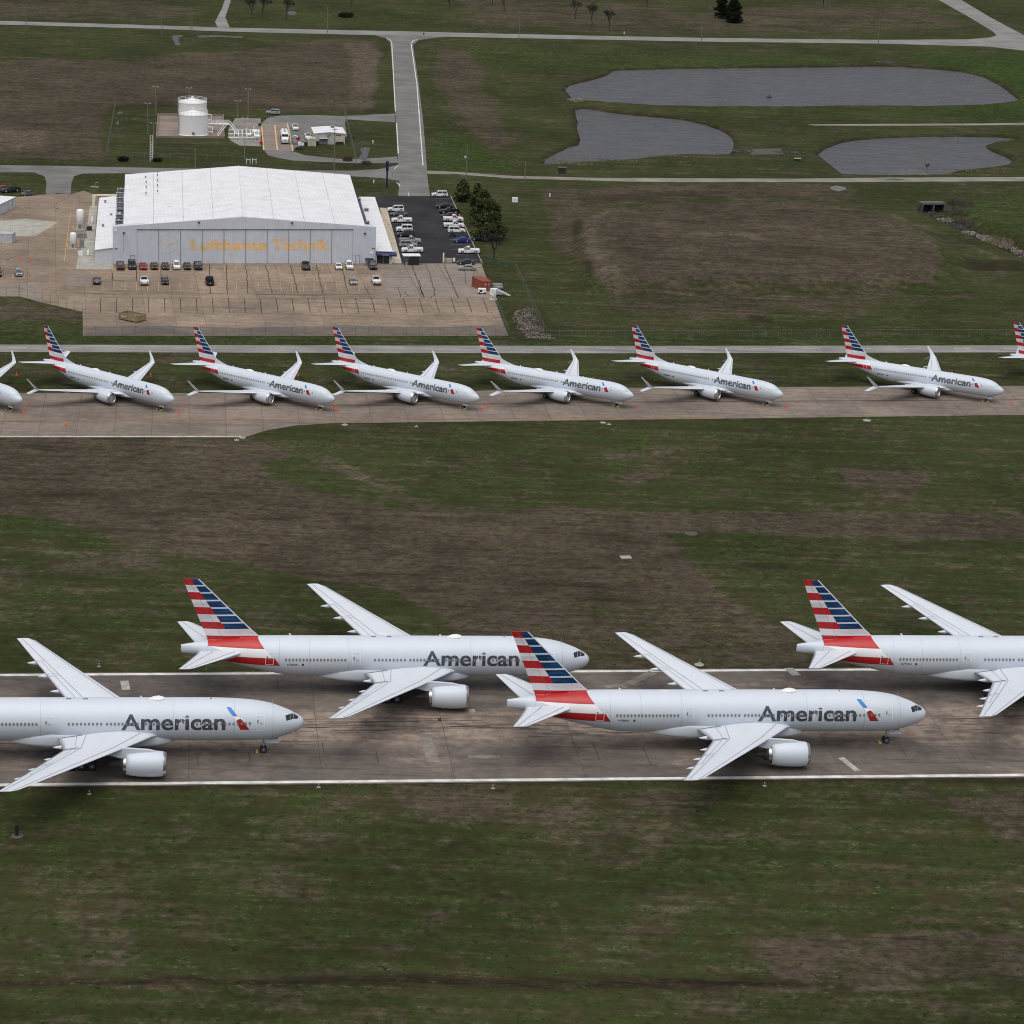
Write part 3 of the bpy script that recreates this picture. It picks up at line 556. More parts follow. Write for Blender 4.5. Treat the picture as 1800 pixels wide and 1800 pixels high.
class Jet:
    def __init__(s, prof, xm): s.f = pchip(prof); s.L = prof[-1][0]; s.xm = xm
    def X(s, x): return s.xm - x
    def side(s, x, z, sg, off=0.0):
        a, b, w = s.f(x); c, h = (a + b) / 2, (a - b) / 2; q = max(-.998, min(.998, (z - c) / h)); y = w * math.sqrt(1 - q * q)
        n = Vector((0, y / w / w, (z - c) / h / h)).normalized(); return Vector((s.X(x), sg * (y + n.y * off), z + n.z * off)), n
    def wrap(s, mb, bm, mi, off=.03, sg=-1, fwd=True):
        """bm holds (x aft, z) in its xy; cut it and lay it on the skin"""
        xs = [v.co.x for v in bm.verts]; x0, x1 = min(xs), max(xs); zs = [v.co.y for v in bm.verts]; z0, z1 = min(zs), max(zs)
        a, b, w = s.f((x0 + x1) / 2); c, h = (a + b) / 2, (a - b) / 2
        lev = [c + h * math.sin(R(k)) for k in range(-88, 89, 4)] + [c + h * .985, c + h * .993]
        cut(bm, [x0 + k for k in np.arange(.8, x1 - x0, .8)], [z for z in lev if z0 < z < z1])
        bm.verts.index_update()
        mb.add([s.side(v.co.x, v.co.y, sg, off)[0] for v in bm.verts], [[v.index for v in f.verts] for f in bm.faces], mi, True); bm.free()
    def fuselage(s, root, stations, n=64):
        rings = []
        for x in stations:
            a, b, w = s.f(x); c, h = (a + b) / 2, (a - b) / 2
            rings.append([(s.X(x), w * math.sin(2 * math.pi * k / n), c + h * math.cos(2 * math.pi * k / n)) for k in range(n)])
        mb = MB(); mb.loft(rings); return mb.build('fuselage', M['silver'], root)
    def wing(s, root, sg, st, name='wing', spars=(.13, .70), extra=None, mat='wing'):
        mb = MB(); rings = []
        for y, xl, xt, z, tc in st: rings.append(airfoil(None, (s.X(xl), sg * y, z), (s.X(xt), sg * y, z - .02 * (xt - xl)), tc * (xt - xl), (0, 0, 1)))
        if sg > 0: rings = [r[::-1] for r in rings]
        mb.loft(rings, 0, True, True)
        def top(y, c):
            for (a, b) in zip(st[:-1], st[1:]):
                if a[0] <= y <= b[0]:
                    k = (y - a[0]) / (b[0] - a[0]); xl, xt, z, tc = [a[i] + (b[i] - a[i]) * k for i in (1, 2, 3, 4)]
                    hh = np.interp(c, [p[0] for p in AF], [p[1] for p in AF]); ch = xt - xl
                    t0, t1 = a[4] * (a[2]-a[1]), b[4] * (b[2]-b[1])
                    return Vector((s.X(xl + ch * c), sg * y, z - .02 * ch * c + hh * .6 * (t0 + (t1 - t0) * k)))
        ys = np.linspace(st[0][0] + (st[-1][0] - st[0][0]) * .06, st[-1][0] * .985, 14)
        ys = sorted(set(list(ys) + [q[0] for q in st[1:-1]]))
        def line(pts, w=.075):
            for a, b in zip(pts[:-1], pts[1:]):
                e = (b - a).normalized(); nrm = Vector((-e.y, e.x, 0)).normalized() * w / 2; u = Vector((0, 0, .035)); mb.quad(a - nrm + u, b - nrm + u, b + nrm + u, a + nrm + u, 1)
        for c in spars: line([top(y, c) for y in ys])
        o = mb.build(name, [M[mat], M['seam']], root); return o, top, line
    def gear_wheel(s, parent, c, r, w):
        mb = MB(); x, y, z = c
        mb.lathe([(-w/2, r*.55), (-w/2, r*.86), (-w*.36, r*.97), (0, r), (w*.36, r*.97), (w/2, r*.86), (w/2, r*.55)], c, 'Y', 20, 0)
        for sg in (-1, 1): mb.lathe([(sg*w*.42, r*.6), (sg*w*.51, r*.55), (sg*w*.46, r*.3), (sg*w*.6, r*.12), (sg*w*.6, .001)], c, 'Y', 16, 1)
        return mb.build('wheel', [M['tyre'], M['rim']], parent)
    def fin(s, root, le, te, bd, rows, mats, thick, rimw=.22, hinge=.30):
        """rows: list of (ztop, zbot, front, aft) material keys; le/te/bd: x at z"""
        keys = ['silver', 'stripe', 'red', 'blue', 'seam']; mb = MB()
        zs = [rows[0][0]] + [r[1] for r in rows]
        def cols(z):
            l, t_, b = le(z), te(z), bd(z); b = min(max(b, l + rimw * 1.6), t_ - .2); hg = t_ - (t_ - l) * hinge; hg = max(hg, b + .05)
            th = thick(z); ch = t_ - l; sh = lambda x: th * math.sqrt(max(0, (x - l) / ch)) * (1 - ((x - l) / ch) ** 2.2) * 1.5 + .012
            return [(x, sh(x) if x > l else 0) for x in (l, l + rimw * .35, l + rimw, (l + rimw + b) / 2, b, (b + hg) / 2, hg, t_)]
        for (zt, zb_, fr, af) in rows:
            n = max(1, int((zt - zb_) / .6))
            for i in range(n):
                za, zc = zt + (zb_ - zt) * i / n, zt + (zb_ - zt) * (i + 1) / n; A, B = cols(za), cols(zc)
                for k in range(7):
                    mk = 'silver' if k < 2 else fr if k < 4 else af
                    for sg in (-1, 1):
                        q = [(s.X(A[k][0]), sg*A[k][1], za), (s.X(A[k+1][0]), sg*A[k+1][1], za), (s.X(B[k+1][0]), sg*B[k+1][1], zc), (s.X(B[k][0]), sg*B[k][1], zc)]
                        mb.add(q if sg > 0 else q[::-1], [(0, 1, 2, 3)], keys.index(mk), True)
        A = cols(zs[0]); top = [(s.X(x), y, zs[0]) for x, y in A] + [(s.X(x), -y, zs[0]) for x, y in A[::-1]]; mb.add(top[1:-1], [tuple(range(len(top) - 2))], 2)
        for f_ in (hinge,):                      # rudder hinge line
            for za, zc in zip(zs[:-1], zs[1:]):
                P = [(te(z) - (te(z) - le(z)) * f_, z) for z in (za, zc)]
                for (xa, z1), (xb, z2) in [P]:
                    ya, yb = thick(z1) * .62 + .05, thick(z2) * .62 + .05
                    mb.quad((s.X(xa) - .02, -ya, z1), (s.X(xa) + .02, -ya, z1), (s.X(xb) + .02, -yb, z2), (s.X(xb) - .02, -yb, z2), 4)
        return mb.build('tail_fin', [M[k] for k in keys], root)
    def windows(s, root, groups, z, w, h):
        mb = MB(); n = 12; ring = lambda y, k: [(w/2*k*math.copysign(abs(math.cos(a))**.7, math.cos(a)), y, h/2*k*math.copysign(abs(math.sin(a))**.7, math.sin(a))) for a in [2*math.pi*i/n for i in range(n)]]
        mb.loft([ring(.02, 1), ring(-.012, 1), ring(-.012, .82)], 0, False, False); mb.add(ring(-.010, .82), [tuple(range(n))], 0)
        me = mb.mesh('window', M['winglass'])
        for x0, x1, k in groups:
            for i in range(k):
                p, nn = s.side(x0 + (x1 - x0) * i / max(1, k - 1), z, -1, .045); o = link('window', me, root, p); o.rotation_euler = (-math.atan2(nn.z, nn.y), 0, 0)
    def frame(s, mb, x0, x1, z0, z1, mi, w=.07):
        for q in ([(x0,z0),(x1,z0),(x1,z0+w),(x0,z0+w)], [(x0,z1-w),(x1,z1-w),(x1,z1),(x0,z1)], [(x0,z0),(x0+w,z0),(x0+w,z1),(x0,z1)], [(x1-w,z0),(x1,z0),(x1,z1),(x1-w,z1)]): s.wrap(mb, poly_bm(q), mi, .042)

def engine(jet, root, y, x0, zc, prof, inner, plug, pyl, cover=False, red=True):
    e = MB(); X = jet.X; c = lambda x: (X(x), y, zc)
    rings = lambda P, mi: e.lathe([(-(a - x0), r) for a, r in P], c(x0), 'X', 32, mi)
    def tubes(mb, P, mi, cap=False):
        rg = [[(X(a), y + r * math.sin(2*math.pi*k/32), zc + r * math.cos(2*math.pi*k/32)) for k in range(32)] for a, r in P]; mb.loft(rg, mi, cap, True)
    tubes(e, prof, 0)
    o = e.build('engine', [M['silver']], root)
    l = MB(); tubes(l, inner, 0); l.build('intake_lip', M['steel'], o)
    f = MB(); xi, ri = inner[-1]
    if cover:
        f.lathe([(0, ri), (.01, ri*.86), (.05, ri*.84), (.05, .02)], c(xi), 'X', 28, 0)
        for r0 in (ri*.78, ri*.45):
            rg = [[(X(xi) + .065, y + r * math.sin(2*math.pi*k/28), zc + r * math.cos(2*math.pi*k/28)) for k in range(28)] for r in (r0, r0 - .05)]; f.loft(rg, 1, False, True)
        f.box((X(xi) + .07, y, zc), (.01, .06, ri * 1.55), 0, 1); f.box((X(xi) + .07, y + ri*.2, zc), (.01, ri*.8, .06), 0, 1)
        f.build('intake_cover', [M['cover'], M['white']], o)
    else:
        f.lathe([(0, ri), (.02, .02)], c(xi), 'X', 28, 0); f.lathe([(0, .42), (.35, .25), (.6, .02)], c(xi), 'X', 16, 1); f.build('fan', [M['black'], M['seam']], o)
    n = MB(); tubes(n, plug[0], 0); tubes(n, plug[1], 1); tubes(n, plug[2], 2, True); n.build('exhaust_nozzle', [M['black'], M['steel'], M['darkmetal']], o)
    p = MB(); p.loft([[(X(a), y - w, zb), (X(a), y - w*.8, zt), (X(a), y + w*.8, zt), (X(a), y + w, zb)] for a, w, zb, zt in pyl], 0, True, False); p.build('pylon', M['silver'], o)
    return o

W_PROF = [(0,5.04,4.96,.03),(.1,5.40,4.60,.42),(.43,5.79,4.10,.85),(1.0,6.2,3.75,1.28),(1.46,6.45,3.55,1.5),(2.2,6.85,3.28,1.83),(3.08,7.2,3.0,2.12),(4,7.55,2.75,2.4),(5.08,7.89,2.55,2.63),(7.05,8.26,2.42,2.9),(9,8.46,2.4,3.03),(11,8.58,2.4,3.1),(15,8.66,2.4,3.13),(44,8.66,2.4,3.13),(46.5,8.66,2.48,3.1),(49,8.66,2.85,2.97),(52,8.63,3.5,2.68),(56.7,8.33,4.65,1.9),(59.5,7.95,5.38,1.3),(61.5,7.62,5.75,.75),(63.2,7.35,5.95,.3),(63.6,7.28,6.05,.2)]
def make_widebody():
    j = Jet(W_PROF, 32.0); X = j.X
    root = empty('widebody_airliner', (0,0,0), 0, 'white twin-aisle airliner', 'airliner', 'twin-aisle airliners parked on the runway')
    j.fuselage(root, [0,.03,.1,.25,.43,.7,1,1.46,1.8,2.2,2.6,3.08,3.5,4,4.5,5.08,6,7.05,8,9,10,11,13,15,20,26,32,38,42,44,45.2,46.5,47.7,49,50.5,52,53.5,55,56.7,58,59.5,60.5,61.5,62.3,63.2,63.6])
    lv = MB()
    bm = tall_x(text_bm('American', 14.9, 2.34, .018), 2.34)
    for v in bm.verts: v.co = Vector((26.42 - v.co.x, 5.0 + v.co.y, 0))
    for dx, of in ((-.015, .030), (.015, .034)):
        b2 = bm.copy(); bmesh.ops.translate(b2, verts=b2.verts[:], vec=(dx, 0, 0)); j.wrap(lv, b2, 0, of)
    bm.free()
    for P, mi in [([(11.38,8.03),(10.71,7.97),(10.2,7.45),(9.78,6.95),(10.43,6.98),(10.95,7.5)], 1), ([(9.95,6.30),(9.75,6.48),(9.34,6.62),(9.15,6.45),(8.0,4.97),(9.35,5.0)], 2), ([(10.4,6.92),(9.85,6.9),(9.0,6.62),(8.85,6.35),(9.1,6.45),(9.4,6.65),(9.8,6.5),(10.0,6.28)], 3),
                  ([(59.5,7.44),(50.86,7.40),(51.3,7.9),(51.66,8.3),(51.95,8.72),(56,8.6),(59.5,8.2)], 4), ([(57.3,5.07),(55.1,6.10),(49.3,6.08),(48.5,4.9),(52,4.88),(56.1,4.93)], 4), ([(59.2,7.43),(50.8,7.39),(49.6,6.12),(54.8,6.13)], 3)]:
        j.wrap(lv, poly_bm(P), mi, .022 if mi == 3 else .028)
    for x in (4.6, 10.2, 19.0, 37.9, 44.0, 48.6, 59.6): j.wrap(lv, poly_bm([(x, 2.9), (x + .045, 2.9), (x + .045, 8.6), (x, 8.6)]), 5, .02)
    lv.build('livery', [M['ink'], M['skyblue'], M['deepred'], M['white'], M['red'], M['skin_seam']], root)
    for x0, x1, z0, z1 in [(5.85,7.1,4.78,6.93),(16.5,17.9,4.93,7.05),(36.1,37.45,4.93,7.0),(49.5,50.75,5.02,6.95)]:
        d = MB(); j.frame(d, x0, x1, z0, z1, 0); xm = (x0 + x1) / 2
        for q in ([(xm+.25,5.95),(xm+.45,5.95),(xm+.45,6.4),(xm+.25,6.4)], [(xm-.3,5.85),(xm+.1,5.85),(xm+.1,5.92),(xm-.3,5.92)]): j.wrap(d, poly_bm(q), 1, .043)
        d.build('door', [M['white'], M['seam']], root)
    j.windows(root, [(47.6,38.5,18),(33.9,29.3,9),(28.45,24.1,9),(22.9,19.6,7),(18.5,18.5,1),(15.6,8.0,14)], 5.93, .30, .42)
    for P in ([(2.80,6.55),(2.62,5.88),(2.12,5.94),(2.12,6.60)], [(2.07,6.60),(2.07,5.94),(1.68,5.97),(1.56,6.48)], [(1.51,6.45),(1.63,5.97),(.95,5.84),(.84,6.03)]):
        for sg in (-1, 1): c = MB(); j.wrap(c, poly_bm(P), 0, .03, sg); c.build('cockpit_window', M['cockpit'], root)
    # belly fairing
    pw = lambda t_: math.copysign(abs(t_) ** .55, t_)
    b = MB(); b.loft([[(X(x), w * pw(math.sin(2*math.pi*k/40)), (zt+zb_)/2 + (zt-zb_)/2 * pw(math.cos(2*math.pi*k/40))) for k in range(40)] for x, w, zb_, zt in
        [(18.6,1.0,2.45,3.3),(19.6,2.0,2.25,3.7),(21.2,2.65,2.05,4.0),(24,2.98,1.88,4.3),(30,3.05,1.82,4.5),(34,3.05,1.82,4.6),(36.5,3.04,1.9,4.7),(39,2.75,2.1,4.2),(41,2.1,2.32,3.6),(42.6,1.2,2.46,3.0)]]); b.build('belly_fairing', M['silver'], root)
    st = [(2.4,20.9,35.5,3.95,.115),(3.3,21.9,35.45,4.08,.115),(9.8,26.2,34.5,4.75,.105),(20,33.2,38.5,5.85,.095),(29.6,39.75,42.35,6.9,.085),(30.46,40.85,42.72,7.0,.06)]
    for sg in (-1, 1):
        w, top, line = j.wing(root, sg, st)
        fl = MB()
        for y, k in ((7.2,.55),(13.5,.5),(18.5,.45),(23.0,.38)):
            xt = np.interp(y, [q[0] for q in st], [q[2] for q in st]); z = np.interp(y, [q[0] for q in st], [q[3] for q in st])
            f = MB(); f.lathe([(-1.15,.02),(-.7,.17),(0,.30),(1.2,.36),(2.6,.28),(3.8,.02)], (X(xt), sg*y, z - .50), 'X', 12, 0); f.build('flap_fairing', M['wing'], root)
        s2 = MB()
        for c in (.80,):
            pass
        for a, b_ in ((10.2,17.5),(18.2,22.6)):     # flap and aileron gaps
            for y in (a, b_):
                p, q = top(y, .72), top(y, .97); u = Vector((0,0,.04)); s2.quad(p + u, p + u + Vector((0,.06,0)), q + u + Vector((0,.06,0)), q + u)
        for y in (3.5, 9.7):
            p, q = top(y, .74), top(y, .985); u = Vector((0,0,.045)); s2.quad(p + u, p + u + Vector((0,.22,0)), q + u + Vector((0,.22,0)), q + u)
        for (y0, y1, c) in ((3.5,9.4,.80),(10.3,22.4,.82)):
            ys = np.linspace(y0, y1, 6); P = [top(y, c) for y in ys]
            for p, q in zip(P[:-1], P[1:]): u = Vector((0,0,.045)); s2.quad(p + u, q + u, q + u - Vector((.05,0,0)), p + u - Vector((.05,0,0)))
        s2.build('flap_seams', M['seam'], w)
        engine(j, root, sg * 9.6, 20.0, 2.42, [(19.98,1.52),(20.1,1.66),(20.5,1.78),(21.4,1.86),(22.6,1.87),(24,1.80),(25.0,1.66),(25.7,1.50),(25.68,1.44)], [(20.45,1.765),(20.1,1.665),(19.95,1.56),(20.0,1.46),(20.4,1.40),(21.2,1.40)],
               ([(25.6,1.45),(25.2,1.3),(25.2,.9)], [(25.2,1.16),(25.9,1.12),(26.1,1.06)], [(26.0,1.0),(26.6,.85),(26.65,.62),(27.4,.45),(28.2,.10)]),
               [(20.9,.18,4.0,4.22),(22.5,.30,3.9,4.60),(24.5,.32,3.3,4.75),(26.5,.30,3.4,4.9),(28.5,.22,3.9,4.8),(29.8,.08,4.3,4.6)])
        j.wing(root, sg, [(.4,53.0,61.0,6.55,.10),(2.4,54.6,61.3,6.66,.10),(10.3,61.7,63.95,7.22,.09),(10.77,62.3,64.1,7.25,.06)], 'tailplane', (.16,.66))
        g = MB(); g.tube([(X(31.9), sg*5.3, 4.1), (X(32.0), sg*5.49, .8)], .20, 10); g.tube([(X(31.9), sg*3.4, 3.3), (X(32), sg*5.4, 1.9)], .10, 8); g.tube([(X(30.5), sg*5.49, .72), (X(33.5), sg*5.49, .72)], .14, 8); g.box((X(32.0), sg*6.0, 2.7), (1.9, .06, 2.0))
        g = g.build('main_gear', M['rim'], root)
        for dx in (-1.46, 0, 1.46):
            for dy in (-.7, .7): j.gear_wheel(g, (X(32 + dx), sg*5.49 + dy, .67), .67, .5)
    g = MB(); g.tube([(X(5.85), 0, 3.0), (X(5.8), 0, .75)], .15, 10); g.tube([(X(5.8), 0, 1.4), (X(4.6), 0, 2.7)], .08, 8)
    ng = g.build('nose_gear', M['rim'], root)
    for y in (-.35, .35): j.gear_wheel(ng, (X(5.8), y, .79), .52, .36)
    for y in (-.55, .55): d = MB(); d.box((X(4.6), y, 2.22), (1.9, .05, .62), 0, 0, Matrix.Rotation(R(8) * (1 if y > 0 else -1), 3, 'X')); d.build('gear_door', M['silver'], ng)
    c = MB(); c.box((X(6.75), 0, .40), (.35, 1.1, .25)); c.build('wheel_chock', M['chock'], ng)
    le = lambda z: 60.99 - (17.93 - z) * .998 if z > 9.2 else 60.99 - 8.73 * .998 - (9.2 - z) * 1.35
    te = lambda z: 63.46 - (17.9 - z) * .398
    bd = lambda z: 62.25 - (17.9 - z) * .675
    rows = []; zt = 17.9; bars = [(17.9,16.96),(16.75,15.8),(15.6,14.6),(14.37,13.4),(13.17,12.23),(11.98,11.02),(10.79,9.9)]
    for i, (a, b_) in enumerate(bars):
        if i: rows.append((bars[i-1][1], a, 'silver', 'stripe' if i % 2 else 'red'))
        rows.append((a, b_, 'blue', 'red' if i % 2 == 0 else 'stripe'))
    rows += [(9.9, 8.78, 'stripe', 'stripe'), (8.78, 7.3, 'red', 'red')]
    j.fin(root, le, te, bd, rows, None, lambda z: .10 + (17.9 - z) * .027)
    d = MB(); d.lathe([(-1.25,.01),(-1.0,.16),(-.4,.33),(.2,.38),(.8,.28),(1.15,.1),(1.25,.01)], (X(21.3), 0, 8.66), 'X', 16); 
    d.v = [(x, y * 2.2, z) for x, y, z in d.v]; d.build('antenna_dome', M['white'], root)
    for x, h in ((23.2,.5),(46.5,.55)): a = MB(); a.loft([[(X(x), -.03, 8.6), (X(x), .03, 8.6), (X(x+.5), .03, 8.6), (X(x+.5), -.03, 8.6)], [(X(x+.4), -.02, 8.6+h), (X(x+.4), .02, 8.6+h), (X(x+.6), .02, 8.6+h), (X(x+.6), -.02, 8.6+h)]], 0, True, False); a.build('blade_antenna', M['white'], root)
    a = MB(); a.box((X(40.3), 0, 8.68), (1.5, .3, .14)); a.build('long_antenna', M['white'], root)
    for x in (31.6, 34.0): a = MB(); a.box((X(x), 0, 8.655), (.75, .5, .04)); a.build('roof_hatch', M['seam'], root)
    a = MB(); a.lathe([(0,.14),(.12,.12),(.18,.02)], (X(13.6), 0, 8.62), 'Z', 10); a.build('beacon', M['red'], root)
    return root, j

N_PROF = [(0,2.92,2.86,.03),(.12,3.25,2.58,.33),(.5,3.60,2.22,.62),(1.0,3.90,1.92,.92),(1.6,4.25,1.68,1.17),(2.2,4.60,1.50,1.36),(3.0,4.88,1.32,1.56),(4,5.06,1.22,1.72),(5.5,5.18,1.19,1.84),(7,5.20,1.19,1.88),(26,5.20,1.19,1.88),(28.5,5.20,1.40,1.83),(31,5.20,1.95,1.66),(33.5,5.16,2.65,1.32),(36,5.05,3.42,.88),(38,4.88,3.98,.50),(39.0,4.74,4.24,.28),(39.3,4.66,4.32,.2)]
def make_narrowbody():
    j = Jet(N_PROF, 19.7); X = j.X
    root = empty('narrowbody_airliner', (0,0,0), 0, 'white single-aisle airliner', 'airliner', 'single-aisle airliners parked in a row on the taxiway')
    j.fuselage(root, [0,.04,.12,.3,.5,.75,1,1.3,1.6,1.9,2.2,2.6,3,3.5,4,4.7,5.5,6.2,7,12,18,26,27,28.5,29.8,31,32.2,33.5,34.8,36,37,38,38.6,39,39.3], 48)
    lv = MB()
    bm = tall_x(text_bm('American', 9.2, 1.40, .018), 1.40)
    for v in bm.verts: v.co = Vector((16.3 - v.co.x, 3.24 + v.co.y, 0))
    for dx, of in ((-.01, .024), (.01, .028)):
        b2 = bm.copy(); bmesh.ops.translate(b2, verts=b2.verts[:], vec=(dx, 0, 0)); j.wrap(lv, b2, 0, of)
    bm.free()
    for P, mi in [([(7.35,5.0),(6.95,5.0),(6.35,4.62),(6.28,4.48),(6.7,4.48)], 1), ([(6.35,4.1),(6.1,4.24),(5.75,4.28),(5.05,3.33),(5.95,3.36)], 2), ([(6.62,4.44),(6.28,4.46),(5.75,4.32),(6.1,4.27),(6.36,4.1)], 3),
                  ([(36.56,3.80),(34.5,4.22),(31.0,4.30),(30.45,3.47),(33.95,3.52)], 4), ([(37.0,4.3),(36.3,3.92),(31.0,4.36),(31.5,4.75)], 3)]:
        j.wrap(lv, poly_bm(P), mi, .018 if mi == 3 else .024)
    lv.build('livery', [M['ink'], M['skyblue'], M['deepred'], M['white'], M['red']], root)
    for x0, x1, z0, z1 in [(4.25,5.1,2.72,4.45),(31.9,32.7,3.05,4.65)]:
        d = MB(); j.frame(d, x0, x1, z0, z1, 0, .05); j.wrap(d, poly_bm([(x0+.3,3.8),(x0+.5,3.8),(x0+.5,4.02),(x0+.3,4.02)]), 1, .043); d.build('door', [M['white'], M['seam']], root)
    j.windows(root, [(29.9,17.7,25),(16.7,6.7,20)], 3.86, .24, .34)
    for P in ([(3.05,4.45),(2.95,3.98),(2.35,3.96),(2.3,4.36)], [(2.25,4.40),(2.3,3.96),(1.75,3.90),(1.6,4.18)], [(1.54,4.16),(1.7,3.90),(1.15,3.78),(1.02,3.88)]):
        for sg in (-1, 1): c = MB(); j.wrap(c, poly_bm(P), 0, .03, sg); c.build('cockpit_window', M['teal'], root)
    b = MB(); b.loft([[(X(x), w * math.sin(2*math.pi*k/24), (zt+zb_)/2 + (zt-zb_)/2 * math.cos(2*math.pi*k/24)) for k in range(24)] for x, w, zb_, zt in
        [(11.0,1.0,1.25,1.9),(12.5,1.7,1.05,2.4),(15,2.0,.98,2.7),(19,2.05,.98,2.7),(21.5,1.95,1.05,2.6),(24,1.4,1.25,2.1),(25.5,.8,1.35,1.7)]]); b.build('belly_fairing', M['silver'], root)
    st = [(1.4,12.5,20.9,1.92,.13),(2.3,13.5,20.85,2.05,.13),(5.4,16.0,20.6,2.45,.115),(16.3,22.1,23.65,3.84,.10),(16.9,22.45,23.85,3.95,.09)]
    for sg in (-1, 1):
        w, top, line = j.wing(root, sg, st, spars=(.14, .70))
        wl = MB()
        up = [airfoil(None, (X(a), sg*y, z), (X(b_), sg*y, z), .10, (0, -sg*.92, .4)) for a, b_, y, z in [(22.45,23.85,16.85,3.93),(22.95,24.1,17.2,4.3),(23.7,24.6,17.5,5.0),(24.85,25.3,17.9,5.98)]]
        dn = [airfoil(None, (X(a), sg*y, z), (X(b_), sg*y, z), .09, (0, sg*.8, .5)) for a, b_, y, z in [(22.6,24.0,16.85,3.9),(23.5,24.8,17.25,3.4),(24.75,25.7,17.7,2.8)]]
        for G in (up, dn): wl.loft([r[::-1] for r in G] if (sg > 0) else G, 0, True, True)
        wl.build('winglet', M['wing'], w)
        for y in (4.0, 7.5, 11.0):
            xt = np.interp(y, [q[0] for q in st], [q[2] for q in st]); z = np.interp(y, [q[0] for q in st], [q[3] for q in st])
            f = MB(); f.lathe([(-.9,.02),(-.5,.12),(0,.20),(.9,.24),(1.8,.18),(2.6,.02)], (X(xt), sg*y, z - .30), 'X', 10, 0); f.build('flap_fairing', M['wing'], root)
        engine(j, root, sg * 4.9, 13.2, 1.72, [(13.2,1.05),(13.3,1.12),(13.7,1.20),(14.5,1.25),(15.6,1.22),(16.6,1.10),(17.4,.95),(17.38,.90)], [(13.6,1.185),(13.3,1.125),(13.16,1.06),(13.2,.98),(13.5,.93),(13.62,.93)],
               ([(17.3,.9),(17.0,.8),(17.0,.6)], [(17.0,.72),(17.7,.68),(18.0,.60)], [(17.95,.52),(18.3,.36),(18.8,.05)]),
               [(14.0,.10,2.7,2.9),(15.2,.17,2.4,3.0),(17.0,.17,2.1,2.75),(18.5,.12,2.2,2.6),(19.3,.04,2.3,2.5)], cover=True)
        j.wing(root, sg, [(.2,33.8,38.3,4.55,.10),(1.0,34.6,38.5,4.62,.10),(6.9,38.3,39.75,5.22,.09),(7.17,38.7,39.85,5.25,.06)], 'tailplane', (.66,))
        g = MB(); g.tube([(X(19.6), sg*2.7, 2.1), (X(19.7), sg*2.86, .6)], .12, 8); g.tube([(X(19.7), sg*1.2, 1.5), (X(19.7), sg*2.8, 1.0)], .07, 8); g = g.build('main_gear', M['rim'], root)
        for dy in (-.43, .43): j.gear_wheel(g, (X(19.7), sg*2.86 + dy, .56), .56, .40)
    g = MB(); g.tube([(X(4.0), 0, 1.6), (X(4.0), 0, .4)], .09, 8); g.tube([(X(4.0), 0, .8), (X(3.2), 0, 1.4)], .05, 6); ng = g.build('nose_gear', M['rim'], root)
    for y in (-.22, .22): j.gear_wheel(ng, (X(4.0), y, .35), .35, .21)
    for y in (-.4, .4): d = MB(); d.box((X(3.2), y, 1.05), (1.5, .04, .4)); d.build('gear_door', M['silver'], ng)
    c = MB(); c.box((X(4.55), -.1, .11), (.30, .9, .22)); c.box((X(3.45), -.1, .11), (.30, .9, .22)); c.build('wheel_chock', M['chock'], ng)
    TE = np.array([(12.3,39.33),(5.0,37.25),(3.5,36.8)])[::-1]
    te = lambda z: float(np.interp(z, TE[:, 0], TE[:, 1]))
    LE = np.array([(12.3,37.80),(6.9,33.15),(6.3,32.4),(5.75,31.0),(5.4,29.5),(5.15,28.6),(3.5,28.6)])[::-1]
    le = lambda z: float(np.interp(z, LE[:, 0], LE[:, 1]))
    bd = lambda z: 38.56 - (12.3 - z) * .49
    rows = []; p = (12.3 - 6.77) / 7
    for i in range(7):
        a = 12.3 - i * p; rows.append((a, a - p * .80, 'blue', 'red' if i % 2 == 0 else 'stripe'))
        if i < 6: rows.append((a - p * .80, a - p, 'silver', 'stripe' if i % 2 == 0 else 'red'))
    rows += [(6.77 + p*.2, 5.88, 'stripe', 'stripe'), (5.88, 5.12, 'redband', 'red'), (5.12, 4.3, 'stripe', 'stripe')]
    rows = [(a, b_, 'red' if f == 'redband' else f, k) for a, b_, f, k in rows]
    j.fin(root, lambda z: le(z) if z > 5.95 else max(le(z), 32.3 - (5.95 - z) * .3), te, bd, rows, None, lambda z: .07 + (12.3 - z) * .024, .13)
    ds = MB(); ds.loft([[(X(x), -wd, 5.0), (X(x + .15), 0, zt), (X(x), wd, 5.0)] for x, wd, zt in [(28.4,.05,5.17),(29.5,.12,5.35),(31,.18,5.72),(32.3,.24,6.2),(32.9,.26,6.55)]], 0, True, False); ds.build('dorsal_fin', M['silver'], root)
    d = MB(); d.lathe([(-1.15,.01),(-.9,.13),(-.4,.26),(.2,.30),(.8,.2),(1.1,.06),(1.2,.01)], (X(23.3), 0, 5.2), 'X', 14); d.v = [(x, y * 2.0, z) for x, y, z in d.v]; d.build('antenna_dome', M['white'], root)
    for x, h in ((18.6,.42),(27.6,.38),(12.0,.3)): a = MB(); a.loft([[(X(x), -.03, 5.15), (X(x), .03, 5.15), (X(x+.35), .03, 5.15), (X(x+.35), -.03, 5.15)], [(X(x+.3), -.02, 5.15+h), (X(x+.3), .02, 5.15+h), (X(x+.4), .02, 5.15+h), (X(x+.4), -.02, 5.15+h)]], 0, True, False); a.build('blade_antenna', M['white'], root)
    return root, j
def registration(root, j, body, x, z, w, h):
    mb = MB(); bm = text_bm(body, w, h, .01)
    for v in bm.verts: v.co = Vector((x - v.co.x, z + v.co.y, 0))
    j.wrap(mb, bm, 0); 
    j.wrap(mb, poly_bm([(x - w - .9*h*3, z), (x - w - .9*h*2, z), (x - w - .9*h*2, z + h), (x - w - .9*h*3, z + h)]), 0)
    mb.build('registration_lettering', M['ink'], root)

